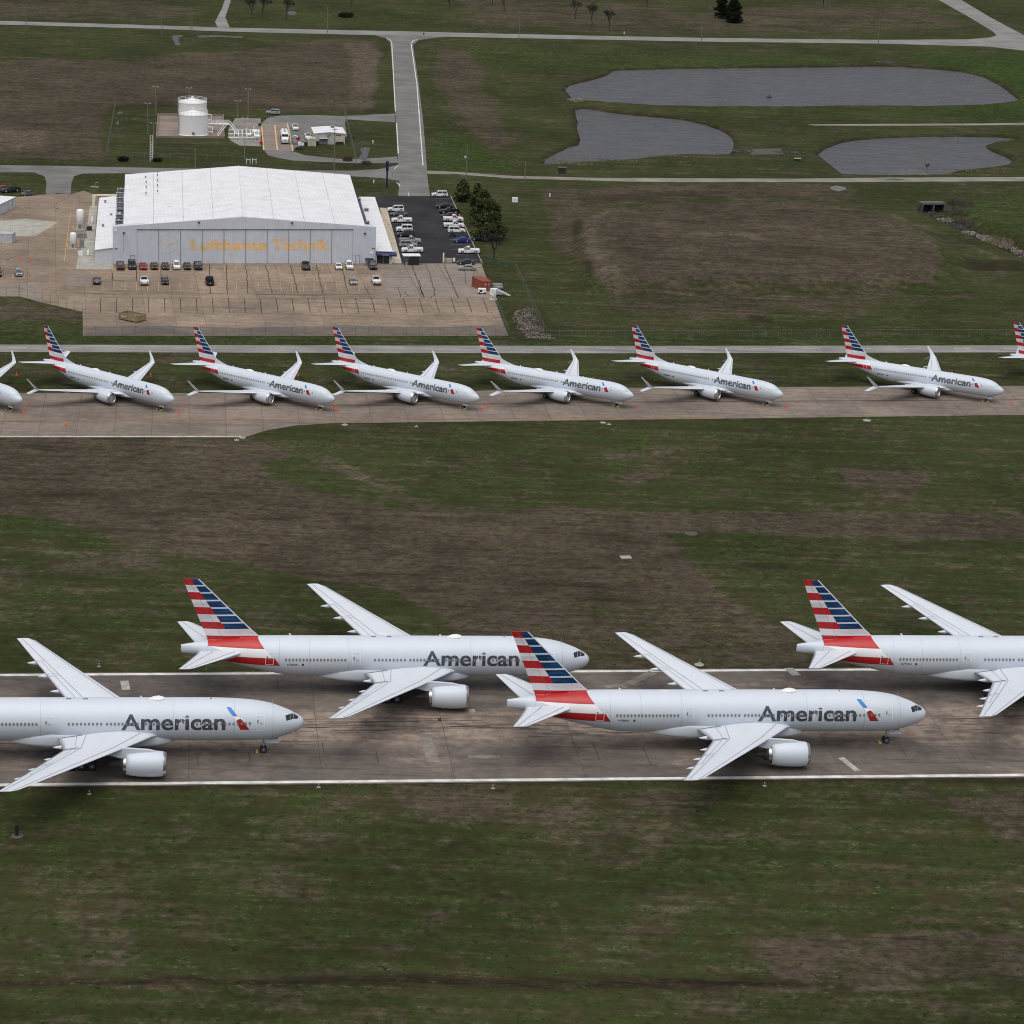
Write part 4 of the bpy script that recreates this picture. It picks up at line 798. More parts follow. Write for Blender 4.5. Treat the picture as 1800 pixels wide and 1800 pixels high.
WB = [((-29.4, 387.1), 7.6, None, 'widebody white airliner cut off by the left edge, only its nose and wings showing'),
      ((12.85, 418.3), 7.5, 'N750AN', 'white widebody airliner overlapped at its nose by the striped tail of the nearer jet'),
      ((63.24, 399.64), 7.6, 'N798AN', 'white widebody airliner seen whole from tail to nose, marked N798AN'),
      ((108.5, 428.2), 7.2, 'N777AN', 'white widebody airliner cut off by the right edge, only its tail and wings showing')]
wroot, wj = make_widebody()
TILT = R(.7)
for i, ((x, y), a, reg, lab) in enumerate(WB):
    o = wroot if i == len(WB) - 1 else None
    if o is None: o = dup(wroot)
    a = R(a); o.location = (x - 32 * math.cos(a), y - 32 * math.sin(a), 0); o.rotation_euler = (0, TILT, a); o['label'] = lab
    if reg: registration(o, wj, reg, 47.4, 4.98, 1.65, .34)
NB = [((-102.47, 567.76), -40.67, 'white single-aisle airliner cut off by the left edge, only its nose and far wing showing'),
      ((-71.51, 572.61), -37.55, 'white single-aisle airliner parked in front of the tan skip on the apron'),
      ((-38.25, 577.62), -34.43, 'white single-aisle airliner parked below the left half of the hangar doors'),
      ((-7.83, 582.64), -33.4, 'white single-aisle airliner parked below the right half of the hangar doors'),
      ((25.18, 589.32), -28.77, 'white single-aisle airliner parked just below the pale rubble heap'),
      ((57.74, 594.7), -33.87, 'white single-aisle airliner below the brown field, left of the wide gap in the row'),
      ((107.14, 604.84), -28.69, 'white single-aisle airliner standing alone right of the wide gap in the row'),
      ((147.6, 614.64), -28.0, 'single-aisle airliner of which only the striped tail shows at the right edge')]
nroot, nj = make_narrowbody()
mb = MB()
for k in range(6): nj.wrap(mb, poly_bm([(29.2 - k*.28, 2.72), (29.0 - k*.28, 2.72), (29.0 - k*.28, 2.98), (29.2 - k*.28, 2.98)]), 0)
nj.wrap(mb, poly_bm([(26.9, 2.70), (26.5, 2.70), (26.5, 2.96), (26.9, 2.96)]), 0); mb.build('registration_marks', M['ink'], nroot)
for i, ((x, y), a, lab) in enumerate(NB):
    o = nroot if i == len(NB) - 1 else None
    if o is None: o = dup(nroot)
    a = R(a); o.location = (x - 19.7 * math.cos(a), y - 19.7 * math.sin(a), 0); o.rotation_euler = (0, 0, a); o['label'] = lab
# ---------------------------------------------------------------- hangar
def ribbed(name, col, pitch=.6, depth=.07, rough=.55, rz=0.0, var=.05, sc=.5):
    t = NT(name); v = t.vec((1, 1, 1), -rz); sp = t.n.new('ShaderNodeSeparateXYZ'); t.t.links.new(v, sp.inputs[0])
    w = t.math('SINE', t.math('MULTIPLY', sp.outputs[0], 2 * math.pi / pitch)); n = t.noise(sc, 4); n2 = t.noise(1, 3, .6, t.vec((1.5, 1.5, .12)))  # sine tone puts the light and shade of the ribs into the colour
    c = t.scale(col, t.math('MULTIPLY', t.ramp(n, .25, .75, 1 - var, 1 + var), t.math('MULTIPLY', t.ramp(n2, .3, .7, .96, 1.03), t.math('ADD', 1.0, t.math('MULTIPLY', w, depth)))))
    return t.out(c, rough, 0, .3)
HZ = R(9.6)
M['hangar_wall'] = ribbed('hangar_cladding', (.56, .60, .665), .62, .03, rz=HZ)
M['hangar_door'] = ribbed('hangar_door_cladding', (.565, .605, .665), .52, .035, rz=HZ)
M['roof'] = ribbed('white_roof_sheet', (.72, .72, .735), 1.1, .02, .6, HZ, .07, .25)
M['annex_roof'] = ribbed('white_annex_roof', (.72, .72, .735), .9, .02, .6, HZ, .07, .5)
M['annex_wall'] = ribbed('pale_annex_wall', (.56, .58, .62), .5, .03, rz=HZ)
M['sign_yellow'] = plain('faded_yellow_lettering', (.80, .50, .20), .6, var=.10, sc=.5)
M['ring_yellow'] = plain('pale_yellow_ring', (.56, .50, .30), .6, var=.14, sc=.5)
M['dark_gap'] = plain('dark_gap', (.16, .17, .195), .8)
M['equip_grey'] = plain('equipment_grey', (.22, .23, .24), .6, .1, .2)  # own dark grey of vents, bins and machinery
M['light_grey'] = plain('light_grey_metal', (.46, .48, .50), .5, .1, .1)
M['black_metal'] = plain('black_metal', (.03, .03, .032), .5, .1, .2)
M['awning'] = plain('blue_awning', (.006, .018, .105), .6, 0, .15)
M['glass'] = plain('dark_window_glass', (.022, .024, .028), .12)
M['tan'] = plain('tan_steel', (.30, .235, .14), .6, .1, .22, .6)
M['rust_red'] = ribbed('rust_red_steel', (.27, .072, .048), .3, .12, .6, R(8), .16, .6)
M['beige'] = ribbed('beige_cladding', (.46, .44, .40), .5, .03, rz=R(5))
M['cream'] = plain('cream_panel', (.55, .49, .36), .6)
M['galv'] = plain('galvanised_steel', (.34, .36, .37), .5, .4, .1)
M['wood'] = plain('weathered_pole_wood', (.19, .175, .15), .9)
M['navy'] = plain('navy_sign_paint', (.012, .014, .055), .4)
M['cone'] = plain('orange_cone', (.75, .065, .018), .5)
M['rock'] = plain('rubble_stone', (.24, .215, .19), .9, var=.45, sc=1.2)
M['dark_rock'] = plain('dark_wet_stone', (.075, .07, .066), .8, var=.5, sc=.8)
M['old_conc'] = plain('old_concrete', (.095, .092, .088), .9, var=.25, sc=.5)
FLw, FRw = at(199, 464), at(660, 463); hx = (FRw - FLw).normalized(); hy = Vector((-hx.y, hx.x, 0))
FLm, FRm = FLw.lerp(FRw, .044), FLw.lerp(FRw, .953); BL, BR = Vector((-111.9, 789.8, 0)), Vector((-50.0, 801.2, 0))
up = lambda v, z: Vector((v[0], v[1], z))
hang = empty('hangar', FLw.lerp(FRw, .5), 0, 'large white roofed hangar with grey sliding doors and yellow lettering', 'hangar'); HO = hang.location.copy()
def hb(mb, name, mats, parent=None):
    o = mb.build(name, mats, parent or hang)
    if parent is None: o.location = -HO
    return o
def wallp(mb, a, b, z0, z1, th=.3, mi=0):
    n = Vector((-(b - a).y, (b - a).x, 0)).normalized() * th
    mb.prism([a.xy, b.xy, (b + n).xy, (a + n).xy], z0, z1, mi)
EV, RD = 9.75, 12.25
pk = FLw.lerp(FRw, (425 - 199) / 461); pkb = BL.lerp(BR, .5)
w = MB()
w.quad(up(FRm,0), up(BR,0), up(BR,EV), up(FRm,EV)); w.quad(up(BL,0), up(FLm,0), up(FLm,EV), up(BL,EV)); w.add([up(BR,0), up(BL,0), up(BL,EV), up(pkb,RD), up(BR,EV)], [(0,1,2,3,4)])
# front: side pockets, header over the doors
dL, dR = FLw.lerp(FRw, (240 - 199) / 461), FLw.lerp(FRw, (619.5 - 199) / 461)
t3 = hy * 2.4
for a, b in ((FLw, dL), (dR, FRw)): w.prism([a.xy, b.xy, (b + t3).xy, (a + t3).xy], 0, 9.1)
f = -hy * .02
zt = lambda p: 9.72 + (12.3 - 9.72) * (1 - abs((p - pk).dot(hx)) / (34.5 if (p - pk).dot(hx) > 0 else 33.4))
w.add([up(FLw,9.1)+f, up(FRw,9.1)+f, up(FRw,9.70)+f, up(pk,12.30)+f, up(FLw,9.75)+f], [(0,1,2,3,4)])
w.add([up(FLw,9.1)+t3, up(FLw,9.75)+t3, up(pk,12.30)+t3, up(FRw,9.70)+t3, up(FRw,9.1)+t3], [(0,1,2,3,4)])
w.quad(up(FLw,9.1)+f, up(FLw,9.75)+f, up(FLw,9.75)+t3, up(FLw,9.1)+t3); w.quad(up(FRw,9.1)+f, up(FRw,9.1)+t3, up(FRw,9.70)+t3, up(FRw,9.70)+f)
w.quad(up(FLw,9.1)+f, up(FLw,9.1)+t3, up(FRw,9.1)+t3, up(FRw,9.1)+f)
w.add([up(FLw,9.75)+f, up(pk,12.3)+f, up(pk,12.3)+t3, up(FLw,9.75)+t3], [(0,1,2,3)]); w.add([up(pk,12.3)+f, up(FRw,9.7)+f, up(FRw,9.7)+t3, up(pk,12.3)+t3], [(0,1,2,3)])
hb(w, 'wall', M['hangar_wall'])
r = MB(); o_ = .35
for (a, b, c_, d2) in ((FLm, pk, pkb, BL), (pk, FRm, BR, pkb)):
    za, zb2 = (EV + .18, RD + .18) if a is FLm else (RD + .18, EV + .18)
    A, B, C_, D = up(a, za), up(b, zb2), up(c_, zb2), up(d2, za)
    out = -hx * o_ if a is FLm else hx * o_
    if a is FLm: A, D = A + out, D + out
    else: B, C_ = B + out, C_ + out
    A, B = A + hy * .25, B + hy * .25; dn = Vector((0, 0, -.3))
    r.add([A, B, C_, D, A+dn, B+dn, C_+dn, D+dn], [(0,1,2,3),(4,7,6,5),(0,4,5,1),(1,5,6,2),(2,6,7,3),(3,7,4,0)])
    for k in range(1, 4):                        # standing joints, eaves to back
        for q in (k / 4,):
            P, Q = A.lerp(B, q), D.lerp(C_, q); e = (B - A).normalized() * .07; u_ = Vector((0, 0, .035)); r.quad(P - e + u_, P + e + u_, Q + e + u_, Q - e + u_, 1)
    for k in range(1, 9):
        P, Q = A.lerp(D, k / 9), B.lerp(C_, k / 9); e = (D - A).normalized() * .045; u_ = Vector((0, 0, .025)); r.quad(P - e + u_, Q - e + u_, Q + e + u_, P + e + u_, 2)
P, Q = up(pk, RD + .2) + hy * .25, up(pkb, RD + .2); r.tube([P, Q], .12, 6, 0)
M['roof_joint'] = plain('roof_joint', (.46, .46, .49), .8, var=.35, sc=.3); M['roof_lap'] = plain('roof_lap', (.64, .64, .67), .8, var=.2, sc=.3)
st_ = plain('roof_grime', (.50, .50, .50), .8, var=.3, sc=.3)
for k in range(26):           # dirt runs and patched sheets
    u_, v_ = random.uniform(.05, .95), random.uniform(.03, .9); lft = random.random() < .5
    a, b, c_, d2, za, zb2 = (FLm, pk, pkb, BL, EV + .18, RD + .18) if lft else (pk, FRm, BR, pkb, RD + .18, EV + .18)
    A, B, C_, D = up(a, za), up(b, zb2), up(c_, zb2), up(d2, za); P = A.lerp(B, u_).lerp(D.lerp(C_, u_), v_); e = (B - A).normalized(); g_ = (D - A).normalized(); L_, W_ = random.choice([(2.5, .10), (.35, .35), (4, .07), (.12, 1.6), (1.2, .5)])
    z_ = Vector((0, 0, .03)); r.quad(P - e*L_/2 - g_*W_/2 + z_, P + e*L_/2 - g_*W_/2 + z_, P + e*L_/2 + g_*W_/2 + z_, P - e*L_/2 + g_*W_/2 + z_, 3)
hb(r, 'roof', [M['roof'], M['roof_joint'], M['roof_lap'], st_])
W10 = (dR - dL).length / 10
for i in range(10):
    a, b = dL + hx * (W10 * i + .04), dL + hx * (W10 * (i + 1) - .04); off = hy * .16
    d = MB(); wallp(d, a + off, b + off, .05, 9.05, .12); hb(d, 'sliding_door', M['hangar_door'])
g = MB(); wallp(g, dL + hy * .72, dR + hy * .72, .0, 9.08, .1); hb(g, 'door_backing', M['dark_gap'])
g = MB()
for i in range(11):
    c = dL + hx * W10 * i + hy * .10; g.box(up(c, 4.55), (.09, .10, 9.0), HZ)  # dark strips paint the shaded gaps between the door panels
wallp(g, dL - hy * .06, dR - hy * .06, 9.0, 9.16, .1)
hb(g, 'door_gaps_and_track', M['dark_gap'])
def facade(bm, x0, z0, mat, name, off=-.06, parent=None):
    mb = MB(); base = FLw + hy * .15 + hx * x0; bm.verts.index_update()
    mb.add([base + hx * v.co.x + Vector((0, 0, z0 + v.co.y)) for v in bm.verts], [[v.index for v in f.verts] for f in bm.faces]); bm.free(); return hb(mb, name, mat, parent)
pm = 68.1 / 461
mb = MB(); base = FLw + hy * .152 + hx * ((333.8 - 199) * pm); x0 = 0
for body, wd in (('Lufthansa', 135.5 * pm), ('Technik', 102.5 * pm)):
    for dx, off in ((-.06, 0), (.06, .004)):
        bm = text_bm(body, wd - .12, 3.05, .022); bm.verts.index_update()
        mb.add([base + hx * (x0 + .06 + dx + v.co.x) - hy * off + Vector((0, 0, 3.55 + v.co.y)) for v in bm.verts], [[v.index for v in f.verts] for f in bm.faces]); bm.free()
    x0 = (475.5 - 333.8) * pm
hb(mb, 'sign_lettering', M['sign_yellow'])
bm = bmesh.new(); n = 48; vs = [[bm.verts.new((rr * math.cos(2*math.pi*i/n), rr * math.sin(2*math.pi*i/n), 0)) for i in range(n)] for rr in (2.38, 2.26)]
for i in range(n): bm.faces.new((vs[1][i], vs[0][i], vs[0][(i+1) % n], vs[1][(i+1) % n]))
em = facade(bm, (295.5 - 199) * pm, 5.1, M['ring_yellow'], 'emblem_ring')
facade(poly_bm([(-.95,-.35),(-.3,-.12),(.05,.15),(.6,.38),(1.35,.5),(1.3,.2),(.75,.02),(.3,-.15),(.5,-.5),(0,-.3),(-.35,-.3)]), (295.5 - 199) * pm, 5.1, M['sign_yellow'], 'emblem_bird')
def annex(cs, zl, zr, wallm='annex_wall', name='annex', h0=0):
    """cs: four ground corners front-left, front-right, back-right, back-left"""
    w = MB(); Z = [zl, zr, zr, zl]
    for i in range(4): j2 = (i + 1) % 4; w.quad(up(cs[i],0), up(cs[j2],0), up(cs[j2],Z[j2]), up(cs[i],Z[i]))
    o = hb(w, name, M[wallm]); r = MB(); c = (cs[0] + cs[1] + cs[2] + cs[3]) / 4
    T = [up(c + (p - c) * 1.01, z + .14) for p, z in zip(cs, Z)]; dn = Vector((0,0,-.16)); r.add(T + [p + dn for p in T], [(0,1,2,3),(4,7,6,5),(0,4,5,1),(1,5,6,2),(2,6,7,3),(3,7,4,0)])
    for k in range(1, 13):
        P, Q = T[0].lerp(T[3], k/13), T[1].lerp(T[2], k/13); e = (T[3]-T[0]).normalized() * .05; u_ = Vector((0,0,.02)); r.quad(P - e + u_, Q - e + u_, Q + e + u_, P + e + u_, 1)
    r.build('roof', [M['annex_roof'], M['roof_lap']], o); return o
aL = at(166.5, 461.5); La = [aL, FLw - hx * .05, BL + (FLw - FLm) * .0 - hx * .2, None]
bk = at(174.5, 348, 3.4); bk.z = 0; La[3] = bk; bk2 = at(219.5, 344, 4.3); bk2.z = 0; La[2] = bk2
ann = annex(La, 3.3, 4.3)
# right annex under the white roof, blue awning at its front
zR = 3.35; Rr = [at(661.5, 441, zR), at(690, 442, zR), at(659, 347, zR), at(631.5, 347, zR)]; Rr = [up(p, 0) for p in Rr]
ra = annex(Rr, zR, zR - .05)
aw = MB(); p0, p1 = Rr[0] - hy * .02, Rr[1] + hx * 1.0 - hy * .02
prof = [(0, 3.15), (-.5, 3.12), (-1.0, 2.85), (-1.15, 2.35), (-1.05, 2.2), (0, 2.2)]
aw.loft([[up(p - hy * -d_, z) for d_, z in prof] for p in (p0, p1)], 0, True, True); hb(aw, 'awning', M['awning'])
sg_ = MB(); q0 = Rr[0].lerp(Rr[1], .32) - hy * 1.2; q1 = Rr[0].lerp(Rr[1], .75) - hy * 1.2; sg_.quad(up(q0, 2.45), up(q1, 2.45), up(q1, 2.72), up(q0, 2.72)); hb(sg_, 'awning_lettering_panel', M['tan'])
for a, b in ((.04, .42), (.44, .80)): gl = MB(); wallp(gl, Rr[0].lerp(Rr[1], a) - hy*.08, Rr[0].lerp(Rr[1], b) - hy*.08, .1, 2.15, .06); hb(gl, 'window', M['glass'])
for (px, ww, z1, mt) in ((232.5, 1.1, 2.2, 'annex_wall'), (628, 1.1, 2.2, 'annex_wall')):
    d = MB(); c = FLw + hx * ((px - 199) * pm); wallp(d, c - hx*ww/2 - hy*.06, c + hx*ww/2 - hy*.06, .02, z1, .05); dd = hb(d, 'door', M[mt])
    d = MB()
    for s_ in (-1, 1): d.box(up(c + hx*s_*ww/2 - hy*.08, 1.1), (.07, .05, 2.2), HZ)
    d.box(up(c - hy*.08, 2.24), (ww + .07, .05, .07), HZ); d.build('frame', M['dark_gap'], dd)
d = MB(); c = at(191.5, 462.3); wallp(d, c - hx*.5 - hy*.04, c + hx*.5 - hy*.04, .02, 2.1, .05); hb(d, 'door', M['light_grey'])
for px, z in ((217.5, 8.2), (640, 8.0), (348, 10.9), (511, 10.8)):
    l = MB(); c = FLw + hx * ((px - 199) * pm) - hy * .25; l.box(up(c, z), (.5, .4, .32), HZ); l.box(up(c + hy*.2, z + .1), (.1, .3, .1), HZ); hb(l, 'floodlight', M['black_metal'])
l = MB(); c = FLw + hx * ((217.5 - 199) * pm) - hy*.05; l.box(up(c, 5.6), (.07, .06, 4.2), HZ); hb(l, 'conduit', M['equip_grey'])
for px, z in ((202.5, 4.0), (205.5, 4.0), (654.5, 4.0), (657.5, 4.0), (203, 8.9), (652.5, 2.9)):
    l = MB(); c = FLw + hx * ((px - 199) * pm) - hy * .06; big = z > 8 or z < 3; l.box(up(c, z), (1.0 if big else .28, .05, .8 if big else .28), HZ, 1 if big else 0); hb(l, 'wall_sign' if big else 'wall_vent', [M['black_metal'], M['white']])
for px, py in ((256,312.5),(257,321),(257,330),(256.5,340),(277,305),(277,311),(277,320),(277,328.5),(277,338.5)):
    q = at(px, py, 10.9); l = MB(); l.lathe([(-.3,.16),(.25,.16),(.3,.24),(.4,.02)], (0,0,0), 'Z', 8); k = (q - pk).dot(hx); o = hb(l, 'roof_vent', M['equip_grey']); o.location = up(q, RD + .2 + k * .074 + .3) - HO
for px, py, n_ in ((185, 355, 0), (195.5, 378.5, 0), (174.5, 353, 1), (174.5, 395.5, 1), (181, 397, 2)):
    q = at(px, py, 3.9); l = MB(); (l.tube([(0,0,-.4),(0,0,.9)], .05, 6) if n_ == 1 else l.lathe([(-.4,.3),(.1,.2),(.15,.45),(.3,.05)], (0,0,0), 'Z', 10)); o = l.build('roof_vent', M['equip_grey'], hang); o.location = q + Vector((0,0,.3)) - HO
# rooftop units: each stands on a roof and is a thing
def ac_unit(p, rz, lab, sc=1.0):
    o = empty('rooftop_unit', p, rz, lab, 'cooling unit', 'rooftop cooling units')
    b = MB(); b.box((0,0,.75*sc), (2.0*sc, 1.6*sc, 1.3*sc)); b.box((0,0,.05), (1.7*sc, 1.3*sc, .1)); b.build('housing', M['light_grey'], o)
    g = MB()
    for k in range(3): g.box((0, -.82*sc, (.35 + k*.38)*sc), (1.7*sc, .05, .24*sc))
    g.build('grille', M['black_metal'], o)
    f = MB()
    for s_ in (-.5, .5): f.lathe([(1.40*sc,.38*sc),(1.48*sc,.40*sc),(1.48*sc,.32*sc),(1.44*sc,.05)], (s_*sc,0,0), 'Z', 12)
    f.build('fan', M['black_metal'], o); return o
nm = ['nearest', 'second', 'third', 'fourth', 'fifth', 'sixth', 'farthest']
for i, (px, py) in enumerate([(209,395.5),(210,385),(211,373.5),(211,364),(211,355),(211,346.5),(212.5,339.5)]):
    p = at(px, py, 4.15); p.z = 4.15; ac_unit(p, HZ, f'grey louvred cooling unit on the left annex roof, {nm[i]} of the row of seven', 1.0)
for (px, py), lab in zip([(628,353),(642,371),(643.5,394)], ['grey cooling unit at the far end of the right annex roof', 'small dark cooling unit on the middle of the right annex roof', 'dark cooling unit on the near part of the right annex roof']):
    p = at(px + 2, py, 3.5); p.z = 3.46; ac_unit(p, HZ, lab, .62)

def shelter():
    a, b = at(711, 466), at(736, 466.5); o = empty('entrance_shelter', a.lerp(b, .5), HZ, 'small gate shelter with white flat roof and dark glass walls', 'shelter'); L = (b - a).length
    r = MB(); r.box((0, 1.0, 2.55), (L + .9, 2.9, .16)); r.build('roof', M['white'], o)
    w_ = MB(); w_.box((L*.16, 1.0, 1.22), (L*.66, 2.2, 2.44)); w_.build('glass_wall', M['glass'], o)
    for x in (-L/2, -L*.18, L*.16, L/2 ): p = MB(); p.box((x, -.16, 1.22), (.09, .09, 2.44)); p.build('post', M['black_metal'], o)
    b_ = MB(); b_.box((-L*.36, .2, .45), (.8, .6, .9)); b_.build('bin', M['equip_grey'], o)
shelter()
# ---------------------------------------------------------------- other buildings and yard objects
def box_building(name, c, d, rz, zh, ridge, wm, rm, label, cat, over=.25):
    o = empty(name, c, rz, label, cat); L, D = d; w_ = MB()
    w_.add([(-L/2,-D/2,0),(L/2,-D/2,0),(L/2,-D/2,zh),(0,-D/2,zh+ridge),(-L/2,-D/2,zh)], [(0,1,2,3,4)]); w_.add([(-L/2,D/2,0),(L/2,D/2,0),(L/2,D/2,zh),(0,D/2,zh+ridge),(-L/2,D/2,zh)], [(4,3,2,1,0)])
    w_.quad((L/2,-D/2,0),(L/2,D/2,0),(L/2,D/2,zh),(L/2,-D/2,zh)); w_.quad((-L/2,D/2,0),(-L/2,-D/2,0),(-L/2,-D/2,zh),(-L/2,D/2,zh)); w_.build('wall', M[wm], o)
    r = MB(); e = over
    for s_ in (-1, 1):
        P = [(0,-D/2-e,zh+ridge+.1),(s_*(L/2+e),-D/2-e,zh+.1-e*ridge/(L/2)),(s_*(L/2+e),D/2+e,zh+.1-e*ridge/(L/2)),(0,D/2+e,zh+ridge+.1)]
        if s_ > 0: P = P
        else: P = P[::-1]
        q = [(x,y,z-.14) for x,y,z in P]; r.add(P + q, [(0,1,2,3),(7,6,5,4),(0,4,5,1),(1,5,6,2),(2,6,7,3),(3,7,4,0)])
    r.build('roof', M[rm], o); return o
a, b = at(552.5, 253.5), at(606.5, 254); c = (a + b) / 2; rz = math.atan2((b-a).y, (b-a).x); L = (b - a).length; D = 11.5; yv = Vector((-math.sin(rz), math.cos(rz), 0))
bl = box_building('depot_building', c + yv * D/2, (L, D), rz, 3.5, .45, 'beige', 'roof', 'beige metal depot building with white roof and roller door', 'building')
d = MB(); d.box((L*.32, -D/2-.05, 1.3), (L*.27, .1, 2.6)); dd = d.build('roller_door', M['cream'], bl); d = MB(); d.box((L*.32, -D/2-.12, .45), (L*.27, .06, .9)); d.build('dark_inside_panel', M['black_metal'], dd)  # black box paints the unlit inside below the roller door
d = MB(); d.box((-L*.2, -D/2-.05, 1.0), (2.6, .1, 1.7)); d.build('window', M['equip_grey'], bl); d = MB(); d.box((-L*.2, -D/2-.5, 1.95), (2.8, 1.0, .08)); d.build('canopy', M['light_grey'], bl); d = MB(); d.box((-.1*L+.9, -D/2-.05, 1.05), (.9, .08, 2.1)); d.build('door', M['light_grey'], bl)
for x, z, s_ in ((-.05*L, 3.1, .5), (.01*L, 3.0, .35), (-.06*L, 2.5, .5)): d = MB(); d.box((x, -D/2-.08, z), (s_, .12, .2)); d.build('wall_light', M['black_metal'], bl)
d = MB(); d.box((L*.24, -D/2-.04, 2.95), (.6,.04,.3)); d.box((L*.30, -D/2-.04, 2.85), (.35,.04,.4)); d.box((L*.35,-D/2-.04,2.9),(.4,.04,.35)); d.build('wall_sign', M['black_metal'], bl)
p = c + yv * (D - 2.0) + Vector((1.6, 0, 3.85)); o = ac_unit(p, rz, 'white cooling unit on the back of the depot roof', .6)
a, b = at(541, 257), at(555.5, 257); c2 = (a+b)/2; sh = box_building('garden_shed', c2 + yv*1.6, ((b-a).length, 3.2), rz, 2.1, .45, 'cream', 'cream', 'small cream shed standing before the depot building', 'shed', .12)
d = MB(); d.box((0, -1.63, 1.0), (1.2, .05, 1.9)); d.build('door', M['beige'], sh)
# white building cut by the left edge
A, B = at(26.5, 364.5), at(-62, 408); Dp = at(-70, 350); u = (B - A); rz = math.atan2(u.y, u.x) + math.pi; L = u.length; v = Vector((-math.sin(rz), math.cos(rz), 0)); ox = Vector((math.cos(rz), math.sin(rz), 0))
wb = box_building('white_workshop', A - ox * L/2 + v * 5.0, (L, 10.0), rz, 2.9, .05, 'annex_wall', 'roof', 'low white flat roofed workshop at the left edge', 'building', .2)
for x in (L/2 - 2.2, L/2 - 5.2): d = MB(); d.box((x, -5.04, 1.15), (1.1, .08, 2.2)); d.build('door', M['light_grey'], wb)
d = MB(); d.box((L/2 - 3.6, -5.04, 1.9), (.35, .06, .9), 0, 0, Matrix.Rotation(.3, 3, 'Y')); d.build('wall_lamp', M['white'], wb)
# containers and skips
def container(name, p0, p1, wv, h, mat, label, open_top=False, cat='container'):
    """p0,p1 ends of one long bottom edge; wv width vector"""
    u = p1 - p0; L = u.length; rz = math.atan2(u.y, u.x); c = (p0 + p1) / 2 + wv / 2; w_ = wv.length
    o = empty(name, up(c, 0), rz, label, cat); b = MB()
    if not open_top:
        b.box((0, 0, h/2 + .08), (L, w_, h)); b.build('body', M[mat], o); f = MB()
        for x in (-L/2, L/2):
            for y in (-w_/2, w_/2): f.box((x, y, h/2 + .1), (.14, .14, h + .04))
        for z in (.12, h + .08):
            for y in (-w_/2, w_/2): f.box((0, y, z), (L, .12, .12))
            for x in (-L/2, L/2): f.box((x, 0, z), (.12, w_, .12))
        f.build('corner_frame', M[mat], o)
    return o, L, w_
wv = at(256, 563.5) - at(241, 568); p0, p1 = at(208.5, 561.5), at(241, 568)
o, L, w_ = container('roll_off_skip', p0, p1, wv, 1.4, 'tan', 'open tan steel skip with ribbed sides on the lower apron', True, 'skip')
b = MB(); H = 1.35
for y, s_ in ((-w_/2, -1), (w_/2, 1)): b.box((0, y, .25 + H/2), (L, .1, H))
for x in (-L/2, L/2): b.box((x, 0, .25 + H/2), (.1, w_, H))
b.box((0, 0, .3), (L, w_, .1)); b.build('body', M['tan'], o)
r = MB()
for k in range(7): r.box((-L/2 + L*(k+.5)/7, -w_/2 - .09, .25 + H/2), (.14, .1, H - .1))
for y in (-w_/2, w_/2): r.box((0, y, .25 + H), (L + .2, .2, .16))
for x in (-L/2, L/2): r.box((x, 0, .25 + H), (.2, w_, .16))
for k in (-.6, 0, .6): r.box((L/2 + .1, k, .25 + H/2), (.12, .14, H - .1))
r.build('rib', M['tan'], o)
for y in (-.6, .6): r = MB(); r.box((0, y, .12), (L, .16, .24)); r.build('skid', M['tan'], o)
d = MB()
for x, z in ((L*.28, .75), (-L*.25, 1.0), (-.1*L, 1.1)): d.box((x, -w_/2 - .07, z), (.35, .04, .3))
d.build('sticker', M['white'], o)
p0, p1 = at(840, 512.5), at(859.5, 511); wv = (at(834.5, 492.5) - at(840, 512.5)).normalized() * 6.0
o, L, w_ = container('shipping_container', p0, p0 + (p1 - p0).normalized() * 2.5, wv, 2.5, 'rust_red', 'rust red shipping container at the apron edge by the lawn')
f = MB()
for x in (-.6, .6): f.box((x*.9, -w_/2 - .05, 1.35), (1.05, .06, 2.3))
f.build('door', M['rust_red'], o); f = MB()
for x in (-.8, -.35, .35, .8): f.tube([(x, -w_/2 - .12, .3), (x, -w_/2 - .12, 2.4)], .03, 6)
f.build('lock_bar', M['galv'], o); f = MB()
for x, z in ((-.55, 1.8), (-.35, 1.8), (-.42,1.65), (.5, 1.6)): f.box((x, -w_/2 - .1, z), (.2, .03, .16))
f.build('marking', M['white'], o)
p1, p0 = at(21, 428), at(-30, 425); wv = at(27, 424) - at(21, 428)
o, L, w_ = container('grey_storage_box', p0, p1, wv, 2.4, 'light_grey', 'bluish grey storage container at the left edge of the apron')
# silos
def silo(px, py, rad, z0, z1, lab):
    o = empty('gas_silo', at(px, py), 0, lab, 'silo', 'white gas silos beside the annex')
    b = MB(); b.lathe([(z0-.25,.3),(z0,rad*.8),(z0+.2,rad),(z1-.4,rad),(z1-.12,rad*.8),(z1,.15)], (0,0,0), 'Z', 24); b.build('tank', M['white'], o)
    for k in range(4): a = math.pi/4 + k*math.pi/2; l = MB(); l.tube([(rad*.8*math.cos(a), rad*.8*math.sin(a), 0), (rad*.8*math.cos(a), rad*.8*math.sin(a), z0+.3)], .08, 6); l.build('leg', M['white'], o)
    p = MB(); p.tube([(rad+.1,0,.3),(rad+.1,0,z1*.5),(rad*.9,0,z1*.6)], .06, 6); p.box((0,0,.55), (rad*.9,rad*.9,.8)); p.build('valve_gear', M['equip_grey'], o); p = MB(); p.box((0,0,.06),(rad*3,rad*3,.12)); p.build('base_slab', M['pale_conc'], o)
silo(141, 402.5, .98, 1.5, 5.5, 'tall white gas silo on legs, farther of the pair'); silo(128.7, 436, .86, 1.2, 4.2, 'shorter white gas silo on legs with yellow guard posts')
